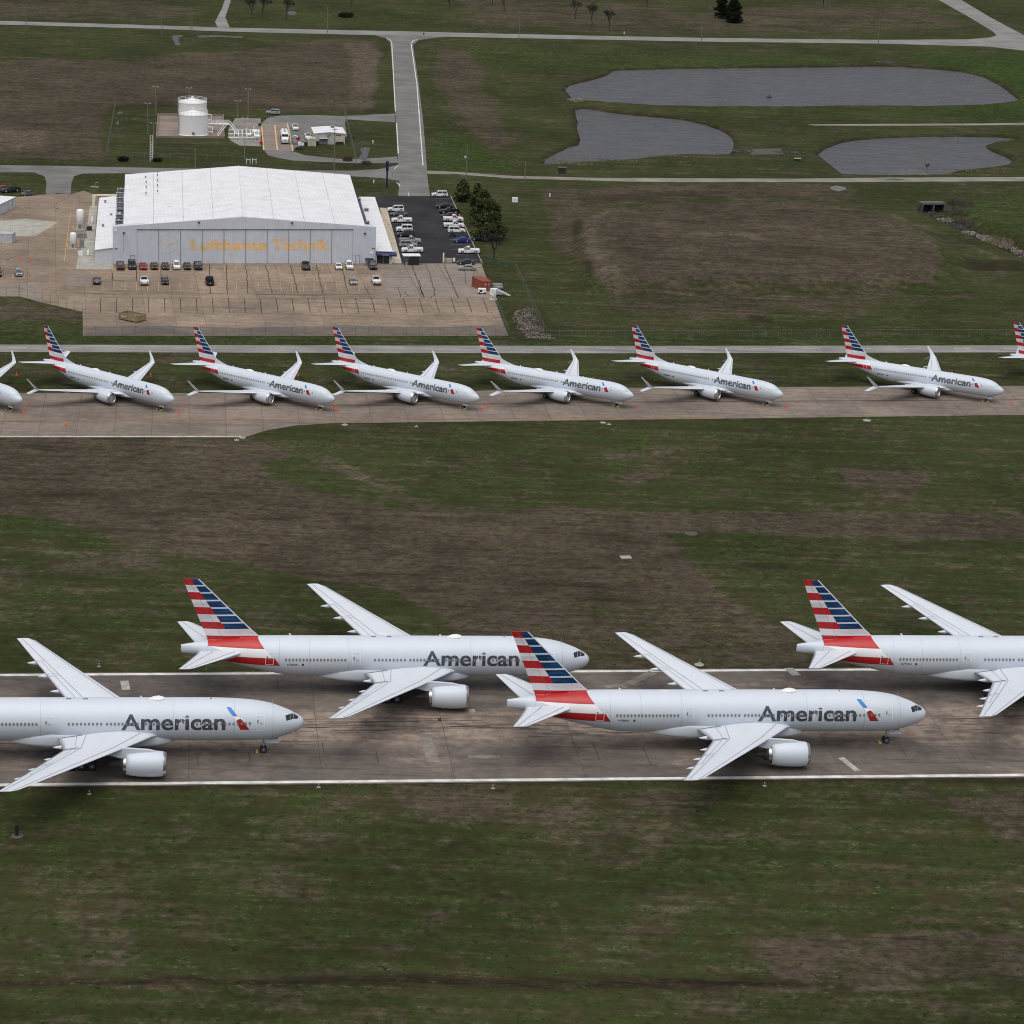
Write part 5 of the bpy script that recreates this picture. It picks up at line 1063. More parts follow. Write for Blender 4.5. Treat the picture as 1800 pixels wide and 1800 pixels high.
for (px, py), lab in zip([(121.5,426),(137.5,431),(128.5,405.5),(119,436)], ['yellow guard post left of the shorter silo', 'yellow guard post right of the shorter silo', 'yellow guard post by the taller silo', 'yellow guard post at the front corner of the silo bay']):
    p = MB(); p.lathe([(0,.11),(1.25,.11),(1.32,.02)], (0,0,0), 'Z', 8); o = p.build('guard_post', M['chock'], None, at(px, py)); tag(o, lab, 'bollard', 'yellow guard posts')
for px, py, r_, h, lab in ((162,392.5,.3,1.9,'slim white gas bottle behind the taller silo by the annex'), (155,450,.32,1.7,'slim white gas bottle in front of the annex wall')):
    o = empty('gas_bottle', at(px, py), 0, lab, 'gas bottle', 'slim gas bottles'); b = MB(); b.lathe([(.15,r_),(h-.3,r_),(h-.1,r_*.6),(h,.05)], (0,0,0), 'Z', 14); b.build('cylinder', M['white'], o); b = MB(); b.box((0,0,.1),(.9,.9,.2)); b.build('base', M['equip_grey'], o)
for px, py, d_, lab, mt in ((144,417.5,(2.6,1.4,1.2),'grey valve cabinet between the two silos','equip_grey'),(144,436,(1.2,1.0,2.2),'grey pipe manifold beside the shorter silo','equip_grey'),(141.5,448.5,(1.3,.9,1.1),'white pump cabinet in front of the shorter silo','white'),(157,405,(1.4,1.2,1.1),'dark compressor by the annex wall','black_metal')):
    o = empty('pump_cabinet', at(px, py), HZ, lab, 'cabinet'); b = MB(); b.box((0,0,d_[2]/2), d_); b.build('housing', M[mt], o); b = MB(); b.tube([(-d_[0]*.3,0,d_[2]),(-d_[0]*.3,0,d_[2]+.5),(d_[0]*.4,0,d_[2]+.5),(d_[0]*.4,0,.2)], .07, 6); b.build('pipe', M['galv'], o)
def cone(px, py, lab, z=.03):
    o = empty('traffic_cone', at(px, py, z), 0, lab, 'traffic cone', 'orange traffic cones'); b = MB(); b.box((0,0,.03),(.48,.48,.06)); b.build('base', M['cone'], o); b = MB(); b.lathe([(.06,.21),(.85,.05),(.87,.01)], (0,0,0), 'Z', 10); b.build('cone_body', M['cone'], o)
CN = [(29,660.5,'orange cone on the grass behind the airliner cut by the left edge'),(265,661.6,'orange cone on the grass beyond the far wing of the first whole single-aisle jet'),(523.6,661,'orange cone on the grass beyond the far wing of the second whole single-aisle jet'),(760,660,'orange cone on the grass half hidden by the third jet'),
 (50.6,712,'orange cone right of the nose cut by the left edge, farther of two'),(41.7,727,'orange cone right of the nose cut by the left edge, nearer of two'),(115.4,747.7,'orange cone alone near the white edge line of the taxiway'),(326,716.7,'farther cone of the pair right of the first whole jet nose'),(314.5,727.7,'nearer cone of the pair right of the first whole jet nose'),
 (552,717,'orange cone touching the nose wheel of the second whole jet'),(587,715.7,'farther cone of the pair right of the second whole jet nose'),(593,723,'nearer cone of the pair right of the second whole jet nose'),(846,721.5,'nearer cone of the pair right of the third whole jet nose'),(858,716.7,'farther cone of the pair right of the third whole jet nose'),
 (1118,716,'single orange cone right of the fourth whole jet nose'),(1381,717,'single orange cone in the wide gap of the jet row'),(1778,713,'single orange cone at the right end of the jet row'),(35.8,458,'left orange cone of the two on the hangar apron'),(55,458,'right orange cone of the two on the hangar apron')]
for px, py, lab in CN: cone(px, py, lab)
for (px, py), lab in zip([(99.5,366.5),(14,457)], ['striped black and white post standing behind the pale slab', 'striped black and white post near the left edge by the cones']):
    o = empty('striped_post', at(px, py), 0, lab, 'post', 'striped apron posts'); b = MB(); b.lathe([(0,.28),(.2,.28),(.22,.12)], (0,0,0), 'Z', 10); b.build('base', M['black'], o)
    b = MB()
    for k in range(6): b.lathe([(.22+k*.22,.13),(.22+(k+1)*.22,.13)], (0,0,0), 'Z', 8, k % 2)
    b.build('post_body', [M['white'], M['black']], o)
# equipment beside the red container
o = empty('boarding_stairs', at(868, 519), R(-22), 'white towable boarding stairs lying in the grass edge beside red container', 'boarding stairs')
b = MB(); b.box((0,0,.9),(1.6,1.5,1.6)); b.build('cab', M['white'], o); b = MB(); b.box((1.6,.3,.7),(1.6,.9,.6)); b.build('chassis', M['light_grey'], o)
for s_ in (-.4, .4): b = MB(); b.tube([(1.0,s_,1.6),(4.4,s_,.4)], .07, 6); b.build('rail', M['white'], o)
b = MB(); 
for k in range(8): b.box((1.2+k*.38, 0, 1.5-k*.13), (.3,.8,.05))
b.build('step', M['galv'], o)
o = empty('platform_frame', at(866.5, 527), R(-15), 'white A shaped platform frame on the grass edge', 'frame')
for s_ in (-.5, .5):
    b = MB(); b.tube([(-.8,s_,0),(0,s_,1.5),(.8,s_,0)], .09, 6); b.build('leg', M['white'], o)
b = MB(); b.tube([(-.8,-.5,.1),(.8,-.5,.1),(.8,.5,.1),(-.8,.5,.1),(-.8,-.5,.1)], .07, 6); b.build('base_frame', M['white'], o)
o = empty('ground_power_unit', at(847, 516.5), R(6), 'white ground power cart parked against the red container', 'cart'); b = MB(); b.box((0,0,.85),(2.0,1.2,1.1)); b.build('housing', M['white'], o); b = MB(); b.box((-.3,-.62,.9),(.7,.04,.5)); b.build('panel', M['black_metal'], o)
for x in (-.7,.7): b = MB(); b.lathe([(-.65,.28),(.65,.28)], (x,0,.28), 'Y', 10); b.build('wheel', M['tyre'], o)
for (px, py), lab in zip([(874,505),(875.5,509.5)], ['dark drum tank lying behind the boarding stairs, farther one', 'dark drum tank lying behind the boarding stairs, nearer one']):
    o = empty('drum_tank', at(px, py), R(5), lab, 'tank', 'dark drum tanks'); b = MB(); b.lathe([(-1.3,.1),(-1.2,.5),(1.2,.5),(1.3,.1)], (0,0,.6), 'X', 16); b.build('drum', M['equip_grey'], o)
    for x in (-.8,.8): b = MB(); b.box((x,0,.12),(.15,.9,.24)); b.build('cradle', M['black_metal'], o)
o = empty('waste_bin', at(649, 466), HZ, 'dark grey steel waste bin against the hangar corner', 'waste bin'); b = MB(); b.loft([[(-.9,-.6,.1),(.9,-.6,.1),(.9,.6,.1),(-.9,.6,.1)],[(-1.05,-.8,1.5),(1.05,-.8,1.5),(1.05,.75,1.7),(-1.05,.75,1.7)]],0,True,False); b.build('body', M['equip_grey'], o); b = MB(); b.box((0,0,1.68),(2.2,1.6,.08)); b.build('lid', M['black_metal'], o)
o = empty('gate_pillar', at(783.5, 462), HZ, 'pale low gate pillar at the lot entrance', 'gate pillar'); b = MB(); b.box((.6,.2,.6),(2.2,.5,1.2)); b.build('wall', M['cream_conc'], o); b = MB(); b.box((-.6,.2,1.3),(.35,.35,2.6)); b.build('post', M['white'], o); b = MB(); b.box((2.2,.2,.8),(.6,.4,.9)); b.build('box', M['white'], o)
# ---------------------------------------------------------------- fuel depot
def storage_tank(px, py, lab, ladder=True):
    n0 = at(px, py); o = empty('storage_tank', n0 + Vector((.3, 4.85, 0)), 0, lab, 'tank', 'white fuel storage tanks'); r, H = 4.85, 6.7
    b = MB(); b.lathe([(0,r),(H,r)], (0,0,0), 'Z', 48); b.lathe([(0,r+.12),(.25,r+.12),(.25,r)], (0,0,0), 'Z', 48); b.build('shell', M['white'], o)
    b = MB(); b.lathe([(H-.1,r+.06),(H+.03,r+.06),(H+.9,1.2),(H+1.15,.4),(H+1.2,.02)], (0,0,0), 'Z', 48); rf = b.build('roof', M['white'], o)
    b = MB(); b.lathe([(H+1.1,.35),(H+1.5,.35),(H+1.75,.5),(H+1.9,.05)], (0,0,0), 'Z', 12); b.build('vent', M['white'], rf)
    b = MB(); ring = lambda z: [(r*.985*math.cos(2*math.pi*k/40), r*.985*math.sin(2*math.pi*k/40), z) for k in range(41)]
    for z in (H+.6, H+1.1): b.tube(ring(z), .045, 5, 0, False)
    for k in range(20): a = 2*math.pi*k/20; b.tube([(r*.985*math.cos(a), r*.985*math.sin(a), H-.1),(r*.985*math.cos(a), r*.985*math.sin(a), H+1.1)], .04, 5)
    b.build('railing', M['white'], o)
    b = MB(); a = R(205); c = Vector((r*1.03*math.cos(a), r*1.03*math.sin(a), 0)); t_ = Vector((-math.sin(a), math.cos(a), 0))
    for s_ in (-.35,.35): b.tube([c+t_*s_, c+t_*s_+Vector((0,0,H+1))], .06, 5)
    for k in range(18): b.tube([c-t_*.35+Vector((0,0,.4+k*.4)), c+t_*.35+Vector((0,0,.4+k*.4))], .04, 4)
    b.build('ladder', M['equip_grey'], o)
    b = MB(); b.lathe([(-.04,.55),(.06,.55),(.06,.45)], (0,0,0), 'Y', 20); m = b.build('manhole', M['equip_grey'], o); m.location = (.6, -r-.02, .95)
    b = MB(); b.tube([(r-.1,-.6,2.6),(r+1.5,-.6,2.6),(r+1.5,-.6,.3)], .16, 8); b.tube([(r-.1,-.6,1.0),(r+1.5,-.6,1.0)], .16, 8); b.build('pipe', M['white'], o)
storage_tank(335, 239.8, 'white fuel tank with conical railed roof, front one of two'); storage_tank(333.5, 217.5, 'white fuel tank rising behind the front tank, only its upper part showing')
def kerb(pts, name, lab, h=.55, w=.3, mat='pad'):
    o = MB(); P = [at(*p) for p in pts]
    for a, b in zip(P, P[1:] + P[:1]):
        n = Vector((b.y-a.y, a.x-b.x, 0)).normalized()*w/2; e = (b-a).normalized()*w/2; o.prism([(a-n-e).xy,(b-n-e).xy,(b+n-e).xy,(a+n-e).xy], 0, h)
    tag(o.build(name, M[mat]), lab, 'wall')
kerb([(278,203),(392,204),(394,243),(275,243)], 'containment_wall', 'low concrete containment wall around the two white tanks', .7, .35)
pr = empty('pipe_rack', at(400, 238), R(4), 'white pipework and raised walkway between the tanks and loading bay', 'pipework')
def wp(px, py, z=0): q = at(px, py) - at(400, 238); q = Matrix.Rotation(-R(4), 3, 'Z') @ q; q.z = z; return q
b = MB(); A, B = wp(362, 231), wp(403, 231); b.quad(A+Vector((0,-.7,2.6)), B+Vector((0,-.7,2.6)), B+Vector((0,.9,2.6)), A+Vector((0,.9,2.6))); b.box((A+B)/2+Vector((0,.1,2.5)), ((B-A).length,1.7,.18)); b.build('walkway', M['white'], pr)
for k in range(5): p = A.lerp(B, k/4); b = MB(); b.tube([p, p+Vector((0,0,2.5))], .09, 6); b.build('post', M['white'], pr)
b = MB()
for y in (-.7,.9): b.tube([A+Vector((0,y,3.6)), B+Vector((0,y,3.6))], .05, 5); b.tube([A+Vector((0,y,3.1)), B+Vector((0,y,3.1))], .04, 5)
for k in range(10):
    for y in (-.7,.9): p = A.lerp(B, k/9); b.tube([p+Vector((0,y,2.6)), p+Vector((0,y,3.6))], .04, 5)
b.build('railing', M['white'], pr)
for (q0, q1) in ((wp(398,233,2.5), wp(382,241,.2)), (wp(404,231,2.5), wp(420,240,.2))):
    b = MB(); d = q1 - q0
    for s_ in (0, .9): b.tube([q0+Vector((0,-s_,0)), q1+Vector((0,-s_,0))], .1, 5); b.tube([q0+Vector((0,-s_,1)), q1+Vector((0,-s_,1))], .05, 5)
    for k in range(9): b.box(q0+d*(k+.5)/9+Vector((0,-.45,0)), (.35,.9,.06))
    b.build('stair', M['white'], pr)
for i in range(7):
    x = 404 + i*7; b = MB(); b.tube([wp(x-4,243,.35), wp(x+8,243,.35), wp(x+8,243,1.5), wp(x+8,236,1.5), wp(x+8,236,.3)], .13, 6); b.build('pipe', M['white'], pr)
for y, z in ((240,.9),(245,.5),(236,1.4)): b = MB(); b.tube([wp(402,y,z), wp(452,y,z)], .13, 6); b.build('pipe', M['white'], pr)
for px, py, rr, L in ((450,238,.75,2.6),(452,246,.6,2.2),(438,243,.5,1.6)):
    b = MB(); b.lathe([(-L/2,.1),(-L/2+.2,rr),(L/2-.2,rr),(L/2,.1)], wp(px,py,1.2), 'X', 14); v_ = b.build('filter_vessel', M['white'], pr); b = MB()
    for s_ in (-.6,.6): b.box(wp(px,py,.4)+Vector((s_,0,0)), (.14,1.0,.8))
    b.build('saddle', M['white'], v_)
for px, py in ((425,243),(433,238),(446,236),(452,241)): b = MB(); b.tube([wp(px,py,0), wp(px,py,2.6)], .10, 6); b.lathe([(2.2,.3),(2.35,.3)], wp(px,py,0), 'Z', 8); b.build('riser', M['white'], pr)
for px, py in ((424,247),(457,222)): b = MB(); b.box(wp(px,py,.5), (1.1,.8,1.0)); b.build('pump', M['black_metal'] if px > 440 else M['light_grey'], pr)
b = MB(); b.box(wp(459,254,.6), (1.0,.9,.9)); b.build('fire_extinguisher_cart', M['red'], pr)
# canopy arch beside the bay
o = empty('arch_canopy', at(518, 254.5), 0, 'small arched canopy with pale blue top and black legs', 'canopy'); b = MB(); ar = [(1.0*math.cos(math.pi*k/8), .5+0*k, 2.2+.7*math.sin(math.pi*k/8)) for k in range(9)]
b.loft([[(x,-.2,z),(x,1.8,z),(x*.92,1.8,z-.1),(x*.92,-.2,z-.1)] for x,_,z in ar], 0, True, True); b.build('cover', plain('pale_blue_cover', (.38,.56,.62), .5), o)
for x in (-.95,.95):
    for y in (-.1,1.7): b = MB(); b.tube([(x,y,0),(x,y,2.25)], .07, 6); b.build('leg', M['black_metal'], o)
for (px, py), lab in zip([(436.5,288),(447,288)], ['white double vent pipe loop by the hangar roof, left one', 'white double vent pipe loop by the hangar roof, right one']):
    o = empty('vent_pipe', at(px, py), 0, lab, 'vent pipe', 'white vent pipes'); 
    for x in (-.55,.55): b = MB(); b.tube([(x,0,0),(x,0,1.7)], .11, 6); b.build('riser', M['white'], o)
    b = MB(); b.tube([(-.55,0,1.25),(.55,0,1.25)], .10, 6); b.build('crossbar', M['white'], o)
# ---------------------------------------------------------------- poles and posts
def light_pole(px, py, h, lab):
    o = empty('light_pole', at(px, py), 0, lab, 'light pole', 'twin headed light poles of the depot'); b = MB(); b.tube([(0,0,0),(0,0,h)], [.10,.06], 8); b.build('pole', M['galv'], o)
    b = MB(); b.tube([(-.75,0,h-.1),(.75,0,h-.1)], .04, 6); b.build('arm', M['galv'], o)
    for s_ in (-1,1): b = MB(); b.box((s_*.8,-.1,h-.05), (.42,.5,.16), 0, 0, Matrix.Rotation(s_*.35,3,'Y')); b.build('lamp_head', M['light_grey'], o)
for px, py, h, lab in ((260,236,10.2,'light pole left of the fuel tanks, beside the lattice mast'),(274,204,10,'light pole behind the left corner of the containment wall'),(270,272,10,'light pole just right of the red and white lattice mast'),(436,208,10,'light pole behind the pipework, taller of two'),(418,208,6,'shorter light pole behind the pipework'),(430,280,13,'light pole rising in front of the pipework'),(332.5,204,9.6,'light pole whose head shows above the fuel tanks')): light_pole(px, py, h, lab)
def util_pole(px, py, h, lab, arm=False, tr=False, lean=(0,0)):
    o = empty('utility_pole', at(px, py), 0, lab, 'utility pole', 'wooden utility poles'); b = MB(); b.tube([(0,0,0),(lean[0],lean[1],h)], [.17,.11], 7); b.build('pole', M['wood'], o)
    if arm: b = MB(); b.box((lean[0],0,h-.5),(1.8,.12,.14)); b.build('crossarm', M['wood'], o)
    if tr: b = MB(); b.lathe([(0,.05),(.08,.3),(.9,.3),(1.0,.05)], (-.45,0,h*.60), 'Z', 10); b.build('transformer', M['light_grey'], o)
for px, py, h, lab, arm, tr in ((46,44,8.5,'utility pole at the far left of the far road',0,0),(284.7,62,10.5,'utility pole on the far road left of the driveway',0,0),(334,52,9.5,'utility pole on the far road behind the depot, left of a twin',0,0),(337.5,53,9,'shorter twin utility pole on the far road',0,0),(575.5,58,11,'utility pole on the far road right of the driveway',0,0),(912,73,12.5,'utility pole on the far road near the bare trees',1,0),(1232.5,75,12,'utility pole on the far road left of the dark evergreens',0,0),(1543.6,78,12.5,'utility pole on the far road above the right end of the large pond',0,0),(819.5,317,10.8,'pale utility pole with a grey transformer above the evergreen trees',0,1),(587.3,305,14,'utility pole before the depot building',1,0),(343,296,6.2,'utility pole peeking over the hangar roof',0,0),(922.5,316,5.4,'short dark pole beside the gravel road',0,0),(1457,26,9,'pole among the trees beyond the far road',0,0)): util_pole(px, py, h, lab, arm, tr)
o = empty('sign_pylon', at(680, 330), 0, 'tall dark navy sign pylon beside the access road', 'sign pylon'); b = MB(); b.lathe([(0,.26),(5.2,.24)], (0,0,0), 'Z', 10); b.build('pole', M['navy'], o); b = MB(); b.loft([[(x*k,y,z) for x,y in ((-.42,-.3),(.42,-.3),(.42,.3),(-.42,.3))] for z,k in ((5.0,.6),(5.3,1),(7.7,1),(8.0,.7))],0,True,False); b.build('sign_panel', M['navy'], o)
o = empty('height_gate', at(689.5, 320), 0, 'thin grey height gate post beside the navy pylon', 'gate'); b = MB(); b.tube([(0,0,0),(0,0,3.1)], .05, 6); b.build('post', M['galv'], o); b = MB(); b.tube([(0,0,3.1),(1.2,0,3.1)], .05, 6); b.build('arm', M['galv'], o)
o = empty('lattice_mast', at(266, 283.5), R(10), 'narrow red and white lattice mast beside the depot fence', 'mast')
for s_ in (-.42,.42): b = MB(); b.tube([(s_,0,0),(s_*.75,0,8.2)], .10, 5); b.build('leg', M['white'], o)
for k in range(15): b = MB(); b.tube([(-.42,0,.4+k*.54),(.42,0,.4+k*.54)], .07, 5); b.build('rung', M['white'] if k < 11 else M['cone'], o)
# small ground objects
def simple(name, px, py, parts, lab, cat, group=None, z=0.0, rz=0.0):
    p = at(px, py, z)
    if z == 0.0: p.z = ground_z(p.x, p.y)
    o = empty(name, p, rz, lab, cat, group)
    for nm_, mat, fn in parts: b = MB(); fn(b); b.build(nm_, M[mat], o)
    return o
for (px, py), lab in zip([(174,1171.8),(157,1396),(1230,1165),(1344,1381.5),(866.7,1386),(560,1384)], ['small runway edge light beyond the runway near the left wing', 'small runway edge light on the grass below the left airliner', 'small white runway light on pale pad beyond the central far wing', 'small runway edge light on the grass under the middle airliner wing', 'small runway edge light in a dark bare spot below the runway', 'small runway edge light on the grass between the left and middle airliners']):
    simple('runway_light', px, py, [('base', 'pale_conc', lambda b: b.lathe([(0,.3),(.06,.3)], (0,0,0), 'Z', 14)), ('stem', 'galv', lambda b: b.tube([(0,0,0),(0,0,.4)], .05, 6)), ('lamp', 'galv', lambda b: b.lathe([(.38,.10),(.5,.12),(.6,.03)], (0,0,0), 'Z', 8))], lab, 'runway light', 'runway edge lights')
for (px, py, r_), lab in zip([(606,746.7,.7),(732,750,.4),(426,769.3,.7),(416,773.5,.55),(1060,743,.7),(1070.5,746,.5),(1524,739,.9),(1229,1168.5,.8)], ['white light pad below the second jet nose at the taxiway kink', 'small white pad on the grass below the third jet', 'white light pad at the taxiway corner, larger one', 'small white pad beside the taxiway corner pad', 'white light pad below the fourth jet nose', 'small white pad right of the pad below the fourth jet', 'white light pad in the grass below the jet row gap', 'white round pad beside the far runway light']):
    simple('taxiway_light', px, py, [('pad', 'pale_conc', lambda b: b.lathe([(0,r_),(.07,r_),(.08,r_*.4)], (0,0,0), 'Z', 16)), ('lamp', 'galv', lambda b: b.lathe([(.07,.1),(.35,.1),(.4,.02)], (0,0,0), 'Z', 8))], lab, 'taxiway light', 'taxiway edge lights', .0)
simple('inspection_cover', 1100, 981, [('slab', 'pale_conc', lambda b: b.box((0,0,.05),(2.0,1.6,.12), .2))], 'pale square concrete slab on the brown grass in mid field', 'slab')
simple('drain_inlet', 1215, 939.5, [('grate', 'old', lambda b: b.box((0,0,.06),(2.2,1.6,.12))), ('rim', 'old', lambda b: b.lathe([(0,1.3),(.05,1.2),(.06,1.1)], (0,0,0), 'Z', 14))], 'old drain inlet in the green grass of the mid field', 'drain')
simple('distance_marker', 30, 1468, [('base', 'old', lambda b: b.lathe([(0,.9),(.05,.85),(.06,.2)], (0,0,0), 'Z', 16)), ('post', 'black', lambda b: b.box((0,0,.75),(.42,.32,1.4))), ('cap', 'navy', lambda b: b.box((0,0,1.5),(.2,.2,.3)))], 'short black marker post on a round pad in the lower left grass', 'marker')
simple('utility_box', 905, 355, [('box', 'white', lambda b: b.box((0,0,.65),(1.7,.9,1.3)))], 'white utility box standing alone on the grass right of the evergreens', 'utility box')
simple('information_kiosk', 988, 306, [('cabinet', 'black_metal', lambda b: b.box((0,0,1.0),(2.4,1.4,2.0))), ('cap', 'old_conc', lambda b: b.box((0,0,2.05),(2.7,1.7,.15))), ('base', 'old_conc', lambda b: b.box((0,0,.08),(3.2,2.0,.16)))], 'dark cabinet on a concrete base beside the gravel road and pond', 'cabinet')
simple('outlet_box', 1401.5, 283, [('box', 'black_metal', lambda b: b.box((0,0,.4),(2.0,1.2,.8))), ('lid', 'pale_conc', lambda b: b.box((0,0,.86),(2.3,1.5,.12)))], 'small dark outlet box on the dam between the two near ponds', 'outlet box')
simple('pond_aerator', 1352, 171, [('float', 'black_metal', lambda b: b.lathe([(-.1,.2),(0,1.0),(.25,1.0),(.3,.2)], (0,0,0), 'Z', 14)), ('nozzle', 'black_metal', lambda b: b.tube([(0,0,.2),(0,0,1.1)], .14, 6))], 'dark floating aerator in the large pond', 'aerator', None, WZ)
for (px, py), lab in zip([(966.5,346),(657,322),(718,345),(655.5,252),(1097,60)], ['white marker post on the grass above the brown field', 'white marker post behind the hangar corner', 'white marker post at the lot entrance', 'small white pipe stub on the depot lawn', 'small white post beyond the far road']):
    simple('marker_post', px, py, [('post', 'white', lambda b: b.lathe([(0,.14),(1.0,.14),(1.05,.02)], (0,0,0), 'Z', 8)), ('foot', 'pad', lambda b: b.box((0,0,.04),(.5,.5,.08)))], lab, 'marker post', 'white marker posts')
simple('hydrant', 745, 62, [('body', 'deepred', lambda b: b.lathe([(0,.25),(.9,.2),(1.1,.25),(1.3,.05)], (0,0,0), 'Z', 10)), ('arm', 'deepred', lambda b: b.tube([(-.4,0,.8),(.4,0,.8)], .12, 6))], 'red hydrant at the mouth of the access road', 'hydrant')
simple('statue_pipe', 168, 329, [('pipe', 'galv', lambda b: b.tube([(0,0,0),(0,0,1.3),(.6,0,1.5)], .2, 7)), ('base', 'pale_conc', lambda b: b.box((-.2,0,.1),(2.4,1.0,.2)))], 'bent pale pipe standing on the lawn left of the hangar', 'pipe')
# ---------------------------------------------------------------- chain link fences
t = NT('chain_link'); v = t.vec((1,1,1)); w1 = t.noise(6, 2); M['mesh'] = t.out((.16,.17,.17), .6, .3)
t.b.inputs['Alpha'].default_value = .04
t = NT('green_screen'); M['screen'] = t.out((.025,.085,.05), .8); t.b.inputs['Alpha'].default_value = .30
M['fence_post'] = plain('dull_fence_post', (.17,.18,.18), .7)
def fence(pts, step, h, lab, mat='mesh', name='chain_link_fence', rail=True):
    P = [at(*p) for p in pts]; o = empty(name, P[0], 0, lab, 'fence'); O = P[0]
    pos = []; mb = MB(); rl = MB()
    for a, b in zip(P[:-1], P[1:]):
        n = max(1, round((b-a).length/step)); pos += [a.lerp(b, k/n) for k in range(n)]
        mb.quad(a-O+Vector((0,0,.05)), b-O+Vector((0,0,.05)), b-O+Vector((0,0,h)), a-O+Vector((0,0,h)))
        if rail: rl.tube([a-O+Vector((0,0,h)), b-O+Vector((0,0,h))], .022, 5)
    pos.append(P[-1]); mb.build('netting', M[mat], o)
    if rail: rl.build('top_rail', M['fence_post'], o)
    b = MB(); b.tube([(0,0,0),(0,0,h+.15)], .036, 6); me = b.mesh('post', M['fence_post'])
    for p in pos[:99]: link('post', me, o, p - O)
fence([(146,589.5),(893,590.2)], 3.05, 2.1, 'chain link fence along the lower edge of the hangar apron')
fence([(893,590),(869,531),(866,524)], 3.0, 2.1, 'chain link fence along the slanting right edge of the apron')
fence([(-60,519.5),(35,520),(75,531.5),(145,547.5),(146,589)], 3.0, 2.1, 'chain link fence bending around the lower left corner of the apron')
fence([(905,475),(960,595)], 3.2, 2.3, 'tall chain link fence slanting down to the pale rubble heap')
fence([(847,462),(905,475)], 3.0, 2.0, 'green screened fence under the bare tree', 'screen', 'screen_fence')
fence([(960,595),(1300,594),(1900,592)], 3.2, 1.9, 'chain link fence along the grass above the perimeter road')
fence([(187,278),(203,186.5)], 3.0, 2.2, 'chain link fence at the left end of the depot')
fence([(627,291),(604,196)], 3.0, 2.3, 'chain link fence right of the depot building')
fence([(187,278),(300,281),(430,286)], 4.0, 2.0, 'chain link fence along the front of the depot lawn')
# ---------------------------------------------------------------- vegetation
M['needle'] = plain('evergreen_needles', (.058, .072, .026), .9, 0, .55, .9, .1); M['needle2'] = plain('dark_evergreen_needles', (.014, .018, .011), .9, 0, .5, .8, .1)
M['bark'] = plain('bark', (.055, .047, .04), .95, 0, .3); M['twig'] = plain('twig_bark', (.034, .030, .028), .95, 0, .3)
M['reed'] = plain('dry_reed', (.20, .155, .105), .95, 0, .4, 1.0); M['scrub'] = plain('brown_scrub', (.085, .062, .055), .95, 0, .4, 1.0)
def evergreen(px, py, h, r, lab, seed, mat='needle', n=5200, base=.08, wide=.72):
    rr = random.Random(seed); o = empty('evergreen_tree', at(px, py), rr.random()*6, lab, 'evergreen tree', 'evergreen trees')
    b = MB(); b.tube([(0,0,0),(.1,0,h*.5),(0,.1,h*.95)], [.28,.17,.04], 8); b.build('trunk', M['bark'], o)
    lobes = []
    for k in range(110):
        f = rr.random()**.9; z = h*(base + (1-base)*f*.96); prof = (min(1, f/.12+.45) * (1-f)**wide); d = r*prof*rr.random()**.6*.85; a = rr.random()*6.283
        lobes.append((d*math.cos(a), d*math.sin(a), z, r*rr.uniform(.22,.40)*(1-.5*f)))
    b = MB()
    for i in range(n):
        x, y, z, s = rr.choice(lobes); u = Vector((rr.gauss(0,1), rr.gauss(0,1), rr.gauss(0,1))).normalized() * s * rr.random()**.33; c = Vector((x,y,z)) + Vector((u.x,u.y,u.z*.6))
        if c.z < h*.05: continue
        L = rr.uniform(.20,.42); d1 = Vector((rr.gauss(0,1), rr.gauss(0,1), rr.gauss(-.1,.6))).normalized()*L; d2 = d1.orthogonal().normalized(); d2 = Matrix.Rotation(rr.random()*6.28,3,d1) @ d2 * L * .55
        b.add([c-d1, c+d2, c+d1, c-d2], [(0,1,2,3)])
    b.build('crown', M[mat], o)
evergreen(814, 354, 6.6, 3.4, 'smallest evergreen at the top of the row by the lot', 1, n=6500); evergreen(839, 372, 8.2, 3.6, 'slim evergreen second from the top of the row by the lot', 2, n=6500)
evergreen(850, 394, 9.6, 4.8, 'dense evergreen in the middle of the row by the lot', 5, n=9000); evergreen(862, 420, 11.0, 5.8, 'largest evergreen at the bottom of the row by the lot', 3, n=14000)
evergreen(1269, 32, 13.5, 4.6, 'dark evergreen beyond the far road, left one of two', 8, 'needle2', 9000, .02, .5); evergreen(1289, 39.5, 10.5, 5.0, 'dark evergreen beyond the far road, right and nearer one of two', 9, 'needle2', 11000, .02, .45)
def bare_tree(px, py, h, lab, seed, spread=.55, depth=5, low=.32, thick=.24):
    rr = random.Random(seed); o = empty('bare_tree', at(px, py), 0, lab, 'bare tree', 'leafless trees'); tr = MB(); br = MB()
    def grow(p, d, L, r, k):
        q = p + d*L; mid = p.lerp(q, .5) + Vector((rr.gauss(0,.05), rr.gauss(0,.05), 0))*L
        (tr if k == depth else br).tube([p, mid, q], [r, r*.82, r*.66], 6 if k > 2 else 4, 0, False)
        if k == 0: return
        for i in range(3 if k > 1 else 4):
            a = Matrix.Rotation(rr.uniform(0, 6.283), 3, d) @ d.orthogonal().normalized(); nd = (d + a*rr.uniform(spread*.6, spread*1.3) + Vector((0,0,.12))).normalized()
            grow(p.lerp(q, rr.uniform(.72, 1)), nd, L*rr.uniform(.62,.82), max(.06, r*.62), k-1)
    grow(Vector((0,0,0)), Vector((rr.gauss(0,.04), rr.gauss(0,.04), 1)).normalized(), h*low, thick, depth)
    tr.build('trunk', M['bark'], o); br.build('crown', M['twig'], o)
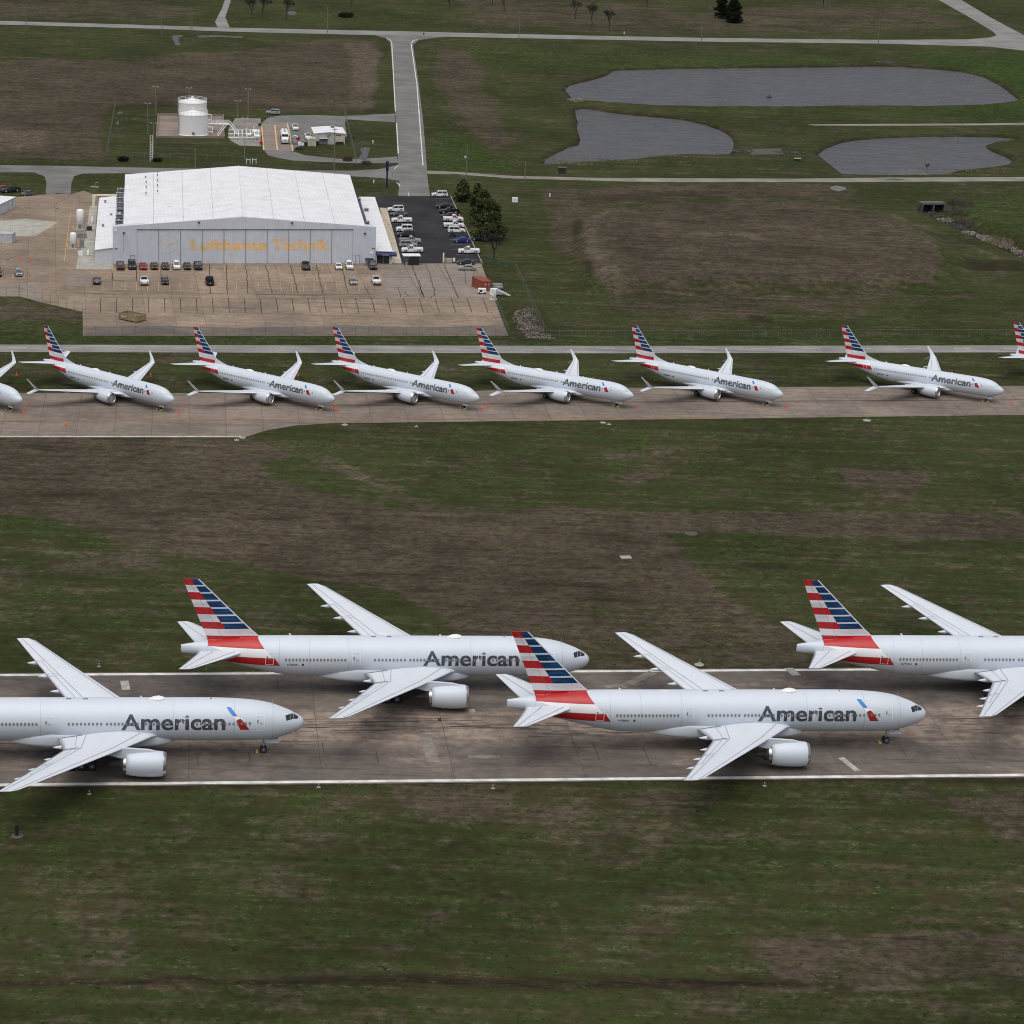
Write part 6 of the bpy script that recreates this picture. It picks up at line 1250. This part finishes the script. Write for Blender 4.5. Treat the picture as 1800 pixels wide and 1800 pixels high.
for i, (px, py, h, lab) in enumerate([(867.5,455,8.5,'grey leafless tree in front of the largest evergreen'),(1011,33,9.5,'leafless tree beyond the far road, leftmost of the three together'),(1038,48,12,'tallest leafless tree beyond the far road, middle of three'),(1070,52,9.5,'leafless tree beyond the far road, rightmost of the three together'),(1137,12.5,7,'leafless tree alone at the upper edge left of the evergreens'),
    (442,34,10,'leafless tree beside the driveway at the upper edge, leftmost of three'),(461,30,10,'leafless tree beside the driveway at the upper edge, middle of three'),(504,35,10.5,'leafless tree beside the white puddle at the upper edge'),(617,14,8,'leafless tree above the dark brush pile'),(791,16,9,'leafless tree at the upper edge above the access road'),(886,20,8.5,'leafless tree at the upper edge near the dirt track'),(866,8,7,'small leafless tree at the upper edge'),(1447,12,8,'leafless tree at the upper edge right of the evergreens'),(1757,302,4.5,'small leafless sapling at the pond corner')][:13]): bare_tree(px, py, h, lab, 20+i, depth=5)
bare_tree(1629, 304, 3.6, 'small leafless sapling at the edge of the right near pond', 51, .6, 3, .35, .08)
def scrub(name, px, py, w, d, h, n, mat, lab, cat, seed, kind=None, rock=False, z=0.0):
    rr = random.Random(seed); b = MB()
    for i in range(n):
        a, q = rr.random()*6.283, rr.random()**.5; c = Vector((w*q*math.cos(a), d*q*math.sin(a), 0))
        if rock:
            s = rr.uniform(.12,.42)*h; c.z = s*.2 + (1-q)*h*.45*rr.random(); M3 = Matrix.Rotation(rr.random()*6, 3, Vector((rr.random(), rr.random(), 1)).normalized())
            vs = [c + M3 @ Vector((x*s*rr.uniform(.6,1.2), y*s*rr.uniform(.6,1.2), zz*s*rr.uniform(.4,.8))) for x, y, zz in ((1,0,0),(0,1,0),(-1,0,0),(0,-1,0),(.2,.1,1),(.1,-.1,-1))]
            b.add(vs, [(0,1,4),(1,2,4),(2,3,4),(3,0,4),(1,0,5),(2,1,5),(3,2,5),(0,3,5)])
        else:
            t_ = Vector((rr.gauss(0,.45), rr.gauss(0,.45), 1)).normalized()*h*rr.uniform(.5,1.1); s_ = Vector((rr.gauss(0,1), rr.gauss(0,1), 0)).normalized()*rr.uniform(.05,.14); b.add([c-s_, c+s_, c+t_], [(0,1,2)])
    o = b.build(name, M[mat], None, at(px, py, z) if not isinstance(px, Vector) else px); tag(o, lab, cat)
    if kind: o['kind'] = kind
    return o
for i, (px, py, w_, d_, n_) in enumerate([(918,552,2.2,4.5,170),(928,562,2.6,6,260),(922,574,2.0,5,150),(936,580,2.8,5,280),(945,590,3.2,3,220),(930,545,1.6,3,60),(908,560,1.2,5,60),(952,594,3.4,1.5,120)]):
    scrub('rubble', px, py, w_, d_, .42, int(n_*1.3), 'rock', None, None, 101+i, 'stuff', True); scrub('rubble', px+2, py+2, w_, d_, .5, n_//2, 'dark_rock', None, None, 131+i, 'stuff', True)
for i, p in enumerate(CREEK[:-1]):
    for k in range(3): q = p.lerp(CREEK[i+1], k/3) + Vector((random.uniform(-1,1), random.uniform(-1,1), .0)); q.z = -2.35; scrub('creek_stones', q, 0, 2.6, 3.4, .8, 120, 'dark_rock' if i < 2 and k < 2 else 'rock', None, None, 10+i*3+k, 'stuff', True)
for k, (px, py, w_, d_, h_, n_) in enumerate([(1678,356,2.2,4,1.8,260),(1690,368,3.2,5,1.5,330),(1704,380,3.4,5,1.3,300),(1697,360,2.5,4,1.6,200),(1716,388,3,4,1.1,240),(1684,378,1.6,3,1.2,140)]): q = at(px, py); q.z = ground_z(q.x, q.y) - .1; scrub('creek_brush', q, 0, w_, d_, h_, n_, 'scrub', None, None, 31+k, 'stuff')
q = at(1758, 420); q.z = -.9; scrub('creek_reeds', q, 0, 4, 7, 1.1, 520, 'reed', None, None, 32, 'stuff')
for (px, py, w_, d_, n) in ((1010,287,6,3.5,260),(975,283,4,3,160),(1100,283,20,1.2,420),(1200,276,14,1.0,260),(1015,176,4,2,200),(1480,186,9,1,220),(1690,300,16,1.5,260)): scrub('shore_reeds', px, py, w_, d_, .8, n, 'reed', None, None, px, 'stuff')
for (px, py, w_, d_, n, mt, lab) in ((1306,266,3.4,3,300,'dark_rock','dark rock pile left of the spillway between the ponds'),(1388,268,5.5,2.2,260,'dark_rock','dark rock bank right of the spillway between the ponds'),(1556,110,4.5,3.5,300,'dark_rock','dark rock outlet on the far bank of the large pond'),(1014,176,3,4,160,'rock','pale stones at the left tip of the large pond')): scrub('rock_pile', px, py, w_, d_, .9, n, mt, lab, 'rock pile', px, None, True)
for i, (px, py, h_, n, lab) in enumerate(((217,283,1.8,500,'dark leafless bush in the ditch left of the lattice mast'),(276,283.5,1.3,420,'small round dark bush right of the lattice mast'),(611,283,2.0,300,'thin brown bush on the island behind the hangar, left one'),(644,289,1.6,280,'thin brown bush on the island behind the hangar, right one'))): scrub('bush', px, py, 1.5, 1.2, h_, n, 'needle2' if i < 2 else 'scrub', lab, 'bush', 60+i)
scrub('brush_pile', 608, 29, 3.2, 5, 2.2, 700, 'needle2', 'black brush pile beyond the far road', 'brush pile', 71)
# culvert and pond headwall
def culvert():
    a, b = at(1621, 373, -2.2), at(1660, 373, -2.2); c = (a+b)/2; L = (b-a).length; u = (b-a).normalized(); v = Vector((-u.y,u.x,0))
    o = empty('box_culvert', c, math.atan2(u.y,u.x), 'double concrete box culvert with dark openings at the creek head', 'culvert'); w_ = MB()
    for x in (-L/2, 0, L/2): w_.box((x, 1.5, 1.1), (.45, 3.2, 2.4))
    w_.box((0, 1.5, 2.5), (L+.5, 3.3, .5)); w_.build('frame', M['old_conc'], o)
    for s_ in (-1,1): d = MB(); d.box((s_*L/4, 2.6, 1.15), (L/2-.4, .2, 2.3)); d.build('dark_inside_panel', M['black'], o)  # black panels paint the unlit inside of the culvert
    for s_, ln in ((1, 6.5), (-1, 4.0)): d = MB(); d.add([(s_*(L/2+.2),0,0),(s_*(L/2+.2),0,2.6),(s_*(L/2+ln*.6),-ln,.7),(s_*(L/2+ln*.6),-ln,0)], [(0,1,2,3)]); d.add([(s_*(L/2+.5),.1,0),(s_*(L/2+.5),.1,2.6),(s_*(L/2+.3+ln*.6),-ln+.1,.7),(s_*(L/2+.3+ln*.6),-ln+.1,0)], [(3,2,1,0)]); d.build('wing_wall', M['old_conc'], o)
culvert()
A = [at(1558,308), at(1585,298.5), at(1618,298), at(1634,308)]; hw = MB(); hw.prism([p.xy for p in A], -1.2, -.05); tag(hw.build('pond_headwall', M['old_conc']), 'grey concrete slab headwall at the front bank of the right near pond', 'headwall')
# ---------------------------------------------------------------- vehicles
M['car_glass'] = plain('car_glass', (.016, .018, .021), .08); M['headlight'] = plain('headlight_lens', (.55,.55,.55), .15); M['taillight'] = plain('taillight_lens', (.30,.01,.01), .25); M['plate'] = plain('number_plate', (.55,.55,.55), .5)
PAINT = {k: plain('car_paint_' + k, c, .25, m, .03) for k, (c, m) in dict(white=((.78,.78,.78),0), black=((.012,.012,.014),.1), red=((.36,.012,.02),.1), maroon=((.085,.010,.014),.2), silver=((.42,.43,.45),.4), grey=((.13,.135,.145),.3), charcoal=((.035,.038,.042),.3), blue=((.012,.04,.22),.2), beige=((.36,.34,.29),.3), darkblue=((.012,.02,.035),.2)).items()}
CARS = {}
def car_proto(kind):
    S = dict(sedan=(4.75,1.80,1.42), coupe=(4.4,1.78,1.32), hatch=(4.3,1.78,1.52), suv=(4.8,1.90,1.76), jeep=(4.6,1.95,1.92), pickup=(5.8,2.0,1.88))[kind]; L, Wd, H = S; h = L/2; w = Wd/2
    belt = dict(sedan=.93, coupe=.88, hatch=.95, suv=1.08, jeep=1.18, pickup=1.12)[kind]
    b = MB()
    def sec(x, zt, ww, z0=.30): return [(x,-ww,z0),(x,-ww*1.0,z0+(zt-z0)*.55),(x,-ww*.93,zt),(x,ww*.93,zt),(x,ww,z0+(zt-z0)*.55),(x,ww,z0)]
    hood = belt - (.10 if kind in ('sedan','coupe','hatch') else .05 if kind != 'jeep' else .02)
    if kind == 'pickup':
        P = [sec(-.25,belt,w),sec(h*.38,belt,w),sec(h*.46,hood+.06,w),sec(h*.9,hood-.02,w*.96),sec(h*.985,hood-.18,w*.9),sec(h,.6,w*.86)]; b.loft(P, 0, True, False)
        bx = -h+.05; bl_ = -.25-bx; b.box((bx+bl_/2, 0, .62), (bl_, Wd*.96, .5)); 
        for s_ in (-1,1): b.box((bx+bl_/2, s_*(w-.06), belt-.22), (bl_, .12, .55))
        b.box((bx+.04, 0, belt-.22), (.1, Wd-.1, .55)); b.box((-h, 0, .55), (.18, Wd*.92, .2), 0, 1)
        g = (h*.44, h*.16, -.12, -.25)
    else:
        tail = belt if kind in ('suv','jeep','hatch') else belt-.04
        P = [sec(-h,.55,w*.88),sec(-h*.985,tail-.14,w*.9),sec(-h*.93,tail,w*.96),sec(-h*.35,belt,w),sec(h*.30,belt,w),sec(h*.42,hood+.03,w*.99),sec(h*.84,hood-.07,w*.94),sec(h*.97,hood-.24,w*.86),sec(h,.52,w*.80)]; b.loft(P, 0, True, False)
        g = dict(sedan=(h*.40,h*.08,-h*.40,-h*.74), coupe=(h*.36,h*.02,-h*.42,-h*.84), hatch=(h*.46,h*.14,-h*.72,-h*.93), suv=(h*.40,h*.14,-h*.82,-h*.95), jeep=(h*.30,h*.22,-h*.88,-h*.93))[kind]
    x0, x1, x2, x3 = g; wb, wt = w*.90, w*(.88 if kind == 'jeep' else .72); zt = H
    # roof and pillars
    b.loft([[(x1+.04,-wt,zt-.05),(x1+.04,wt,zt-.05),(x1+.04,wt*.92,zt),(x1+.04,-wt*.92,zt)],[(x2-.04,-wt,zt-.05),(x2-.04,wt,zt-.05),(x2-.04,wt*.92,zt),(x2-.04,-wt*.92,zt)]], 0, True, False)
    for s_ in (-1,1):
        for xa, xb in ((x0,x1),(x3,x2),((x0+x3)*.5-.05,(x1+x2)*.5-.05)): b.tube([(xa,s_*wb,belt-.02),(xb,s_*wt,zt-.04)], .055 if xa != x3 else .09, 4, 0, True, False)
    if kind in ('suv','jeep','hatch'): b.tube([(x2,-wt,zt-.05),(x2,wt,zt-.05)], .08, 4)
    if kind in ('suv','jeep'):
        for s_ in (-1,1): b.tube([(x1-.1,s_*wt*.88,zt+.07),(x2+.2,s_*wt*.88,zt+.07)], .03, 4, 1)
    parts = [('body', b, ['PAINT','black_metal'])]
    g1 = MB(); g1.quad((x0,-wb,belt),(x0,wb,belt),(x1,wt,zt-.04),(x1,-wt,zt-.04)); parts.append(('windscreen', g1, ['car_glass']))
    g2 = MB(); g2.quad((x3,wb,belt),(x3,-wb,belt),(x2,-wt,zt-.04),(x2,wt,zt-.04)); parts.append(('rear_window', g2, ['car_glass']))
    for s_ in (-1,1):
        g3 = MB(); q = [(x0-.05,s_*wb,belt),(x1,s_*wt,zt-.06),(x2,s_*wt,zt-.06),(x3+.05,s_*wb,belt)]; g3.add(q if s_ > 0 else q[::-1], [(0,1,2,3)]); parts.append(('side_window', g3, ['car_glass']))
    xf, xr = h*.62, -h*.60; rr = .33 if kind in ('sedan','coupe','hatch') else .39
    for x in (xf, xr):
        for s_ in (-1,1):
            k = MB(); k.lathe([(-.12,rr*.6),(-.12,rr*.95),(0,rr),(.12,rr*.95),(.12,rr*.6)], (x,s_*(w-.08),rr), 'Y', 14, 0); k.lathe([(s_*.10,rr*.62),(s_*.135,rr*.55),(s_*.125,.02)], (x,s_*(w-.08),rr), 'Y', 12, 1); parts.append(('wheel', k, ['tyre','rim']))
            a = MB(); a.lathe([(0,rr*1.16),(.02,rr*1.16),(.02,rr*.5)], (x,s_*(w-.005)-(.0 if s_>0 else .02),rr+.02), 'Y', 16, 0); parts.append(('wheel_arch', a, ['black_metal']))
    zl = hood-.20
    for s_ in (-1,1):
        k = MB(); k.box((h*.965,s_*w*.62,zl),(.12,.36,.15)); parts.append(('headlight', k, ['headlight'])); k = MB(); k.box((-h*.985,s_*w*.70,belt-.24),(.10,.26,.22)); parts.append(('tail_light', k, ['taillight']))
        k = MB(); k.box((x0-.15,s_*(w+.10),belt+.08),(.16,.22,.16)); parts.append(('mirror', k, ['black_metal']))
    k = MB(); k.box((h*1.0,0,.62),(.06,Wd*.55,.2)); parts.append(('grille', k, ['black_metal'])); k = MB(); k.box((-h-.02,0,.72),(.05,.34,.16)); parts.append(('number_plate', k, ['plate']))
    if kind == 'jeep': k = MB(); k.lathe([(-h-.22,.1),(-h-.22,.36),(-h-.02,.36)], (0,0,.95), 'X', 14); parts.append(('spare_wheel', k, ['tyre']))
    return parts
CAT = dict(sedan='car', coupe='car', hatch='car', suv='car', jeep='car', pickup='pickup truck')
def car(kind, paint, px, py, deg, lab, group, name=None):
    if kind not in CARS: CARS[kind] = [(n, b.mesh(kind + '_' + n, [PAINT['white'] if m == 'PAINT' else M[m] for m in ms])) for n, b, ms in car_proto(kind)]
    o = empty(name or {'pickup':'pickup_truck','suv':'parked_suv','jeep':'parked_jeep'}.get(kind,'parked_car'), at(px, py, .05), R(deg), lab, CAT[kind], group)
    for n, me in CARS[kind]:
        if n == 'body':
            key = (kind, paint)
            if key not in CARS: m2 = me.copy(); m2.materials[0] = PAINT[paint]; CARS[key] = m2
            me = CARS[key]
        link(n, me, o)
G1, G2, G3, G4 = 'vehicles parked along the hangar doors', 'vehicles parked in the second apron row', 'vehicles parked in the asphalt lot', 'vehicles at the fuel depot'
D = -80
for a in [('pickup','maroon',211.5,471.5,D,'dark maroon pickup at the left end of the row before the hangar doors',G1),('jeep','charcoal',232,471.5,D,'tall black boxy off roader second from the left before the hangar doors',G1),('sedan','red',251.5,471.8,D,'bright red car before the hangar doors',G1),('sedan','maroon',271,471.6,D,'small dark red car right of the bright red one',G1),('sedan','charcoal',290.5,471.8,D,'dark grey car between dark red car and white one at the hangar doors',G1),('suv','white',310.5,471.6,D,'white car with dark windscreen in the left group at the hangar doors',G1),('sedan','charcoal',329,471.6,D,'dark car right of the white one in the left group at the hangar doors',G1),('pickup','black',348,471.5,D,'black pickup at the right end of the left group by the hangar doors',G1),
  ('pickup','grey',537,471.5,100,'grey pickup standing alone before the right half of the hangar doors',G1),('coupe','white',595,472,D,'white low car, left of the two white ones by the hangar',G1),('suv','white',614,471.5,D,'white compact suv, right of the two white ones by the hangar',G1),('suv','black',655,471.5,D,'black car beside the waste bin at the hangar corner',G1),
  ('hatch','charcoal',170,498,D+180,'black car at the left end of the second apron row',G2),('pickup','white',253.5,498.5,D+180,'white pickup seen from its tailgate left of the black sedan',G2),('sedan','black',290,498,D,'black sedan in the middle of the second apron row',G2),('pickup','black',368.5,498.5,D+180,'black pickup alone in the second apron row',G2),('coupe','silver',620.5,498.5,D,'silver coupe in the second apron row',G2),('pickup','white',661,498,D+180,'white pickup with dark bed beside the silver coupe',G2),
  ('hatch','silver',33,483.5,-76,'silver hatchback parked alone on the left apron','vehicles on the left apron'),('suv','black',-4,484,-76,'black car cut off by the left edge of the apron','vehicles on the left apron'),
  ('sedan','red',3,334.5,200,'red car cut off by the left edge behind the white workshop','vehicles behind the workshop'),('pickup','charcoal',18.5,337.5,215,'dark pickup behind the white workshop roof','vehicles behind the workshop'),('coupe','grey',48.5,343,218,'grey low car on the corner of the upper left apron','vehicles behind the workshop'),
  ('suv','white',695.5,371.5,188,'white suv at the top of the left column of the lot',G3),('sedan','grey',701,379,188,'dark grey sedan between white suv and white pickup in the lot',G3),('pickup','white',706,390.5,188,'white crew pickup in the upper left column of the lot',G3),('jeep','white',710.5,406.5,188,'white boxy off roader in the left column of the lot',G3),('suv','charcoal',713.5,415.5,188,'dark wagon below the white boxy off roader',G3),('pickup','silver',721,426.5,8,'silver pickup facing the lot aisle in the left column',G3),('suv','silver',717.5,433.8,8,'silver suv between the silver and white pickups of the lot',G3),('pickup','white',724.5,443,188,'white pickup behind the entrance shelter',G3),
  ('suv','white',772.5,345.5,188,'white suv at the top entrance of the lot',G3),('sedan','black',781,365.5,188,'black sedan at the top of the right column of the lot',G3),('pickup','black',790,375.5,188,'black pickup in the right column of the lot',G3),('sedan','maroon',790.5,382,188,'maroon car half hidden behind a white pickup in the lot',G3),('pickup','white',796.5,388.5,8,'white pickup in front of the maroon car in the lot',G3),('pickup','white',797.5,399.5,8,'white pickup, lower of two white ones by the lot kerb',G3),('suv','white',802.5,408.8,8,'white suv right of the motorcycle in the lot',G3),('sedan','blue',811.5,425.5,188,'bright blue sedan by the lot kerb',G3),('sedan','darkblue',842,422.5,188,'dark teal car half hidden under the evergreen',G3),('pickup','white',824,445,188,'long white pickup at the bottom right of the lot',G3),('sedan','charcoal',818.5,464.5,188,'dark sedan at the lower lot gate',G3),('sedan','beige',821,474.5,188,'beige sedan parked below the dark sedan at the lot gate',G3),
  ('suv','silver',480,200.5,178,'silver suv parked on the grass behind the depot',G4),('pickup','white',519,227.5,-82,'white pickup right of the tanker in the depot',G4),('pickup','white',541,243.5,-82,'white pickup half hidden by the cream shed',G4)]: car(*a)
# motorcycle in the lot
o = empty('motorcycle', at(795, 416, .05), R(188), 'black motorcycle between the white suv and blue sedan', 'motorcycle', G3)
for x in (-.7,.7): b = MB(); b.lathe([(-.07,.2),(-.07,.3),(.07,.3),(.07,.2)], (x,0,.31), 'Y', 14); b.build('wheel', M['tyre'], o)
b = MB(); b.loft([[(x,-w_,z0),(x,w_,z0),(x,w_,z1),(x,-w_,z1)] for x,w_,z0,z1 in ((-.75,.12,.6,.8),(-.2,.2,.35,.8),(.3,.2,.4,.98),(.55,.1,.7,.95))],0,True,False); b.build('frame', M['black'], o); b = MB(); b.tube([(.45,-.4,1.1),(.5,0,1.05),(.45,.4,1.1)], .03, 5); b.build('handlebar', M['galv'], o)
# tanker truck
a, b_ = at(501, 255), at(496.5, 226); u = (a-b_).normalized(); o = empty('tanker_truck', at(501, 252, .05), math.atan2(u.y,u.x), 'white fuel tanker truck standing in the loading bay', 'tanker truck', G4)
b = MB(); b.loft([[(x,-w_,z0),(x,w_,z0),(x,w_,z1),(x,-w_,z1)] for x,w_,z0,z1 in ((-2.2,1.2,.8,2.9),(-.6,1.2,.8,2.95),(-.3,1.15,.8,2.1),(1.4,1.0,.8,1.85),(1.65,.9,.8,1.5))],0,True,False); cb = b.build('cab', M['white'], o)
b = MB(); b.quad((-.30,-1.05,2.1),(-.30,1.05,2.1),(-.55,1.05,2.85),(-.55,-1.05,2.85)); g_ = b.build('windscreen', M['car_glass'], o); g_.location = (.04,0,.02)
b = MB(); b.box((1.68,0,1.25),(.08,1.2,.6)); b.build('grille', M['light_grey'], o); b = MB(); b.box((1.7,0,.7),(.3,2.3,.3)); b.build('bumper', M['light_grey'], o)
for s_ in (-1,1): b = MB(); b.box((1.6,s_*.8,1.2),(.16,.3,.25)); b.build('headlight', M['headlight'], o); b = MB(); b.box((-.3,s_*1.4,2.2),(.15,.25,.5)); b.build('mirror', M['black_metal'], o); b = MB(); b.tube([(-2.35,s_*1.1,1),(-2.35,s_*1.1,3.4)], .09, 6); b.build('exhaust_stack', M['steel'], o)
b = MB(); rg = []
for x, k in ((-12.4,.55),(-12.2,.95),(-11.5,1),(-3.4,1),(-3.1,.95),(-2.95,.55)): rg.append([(x, 1.28*k*math.cos(2*math.pi*i/24), 2.05+.98*k*math.sin(2*math.pi*i/24)) for i in range(24)])
b.loft(rg); b.build('tank', M['white'], o); b = MB(); b.box((-7.2,0,3.06),(7.5,.5,.12)); 
for x in (-10,-7.5,-5): b.lathe([(3.0,.35),(3.22,.35),(3.25,.1)], (x,0,0), 'Z', 10)
b.build('catwalk', M['galv'], o); b = MB(); b.box((-6.5,0,.95),(11.5,1.0,.25)); b.build('chassis', M['black_metal'], o)
for x in (.9,-1.6,-2.9,-10.2,-11.5):
    for s_ in (-1,1): b = MB(); b.lathe([(-.16,.3),(-.16,.5),(.16,.5),(.16,.3)], (x,s_*1.05,.5), 'Y', 14, 0); b.lathe([(s_*.14,.3),(s_*.18,.02)], (x,s_*1.05,.5), 'Y', 10, 1); b.build('wheel', [M['tyre'],M['rim']], o)
# odds and ends at the depot
for (px, py, d_, mt), lab in zip([(526,263,(2.2,1.0,.6),'black_metal'),(529,256,(2.0,1.2,.9),'white'),(536,256,(2.4,1.2,1.0),'black_metal'),(557,255,(1.6,1.0,1.0),'black_metal'),(524,246,(1.2,.9,.9),'red')], ['low dark trailer on the grass before the arched canopy','small white cart between arched canopy and shed','dark crate against the left side of the cream shed','dark crate against the right side of the cream shed','red toolbox behind the arched canopy']):
    o = empty('equipment_crate', at(px, py), R(6), lab, 'crate'); b = MB(); b.box((0,0,d_[2]/2+.12), d_); b.build('box', M[mt], o); b = MB(); b.box((0,0,.08),(d_[0]*.9,d_[1]*.8,.12)); b.build('skid', M['black_metal'], o); b = MB(); b.box((0,0,d_[2]+.16),(d_[0]*1.04,d_[1]*1.04,.08)); b.build('lid', M[mt], o)
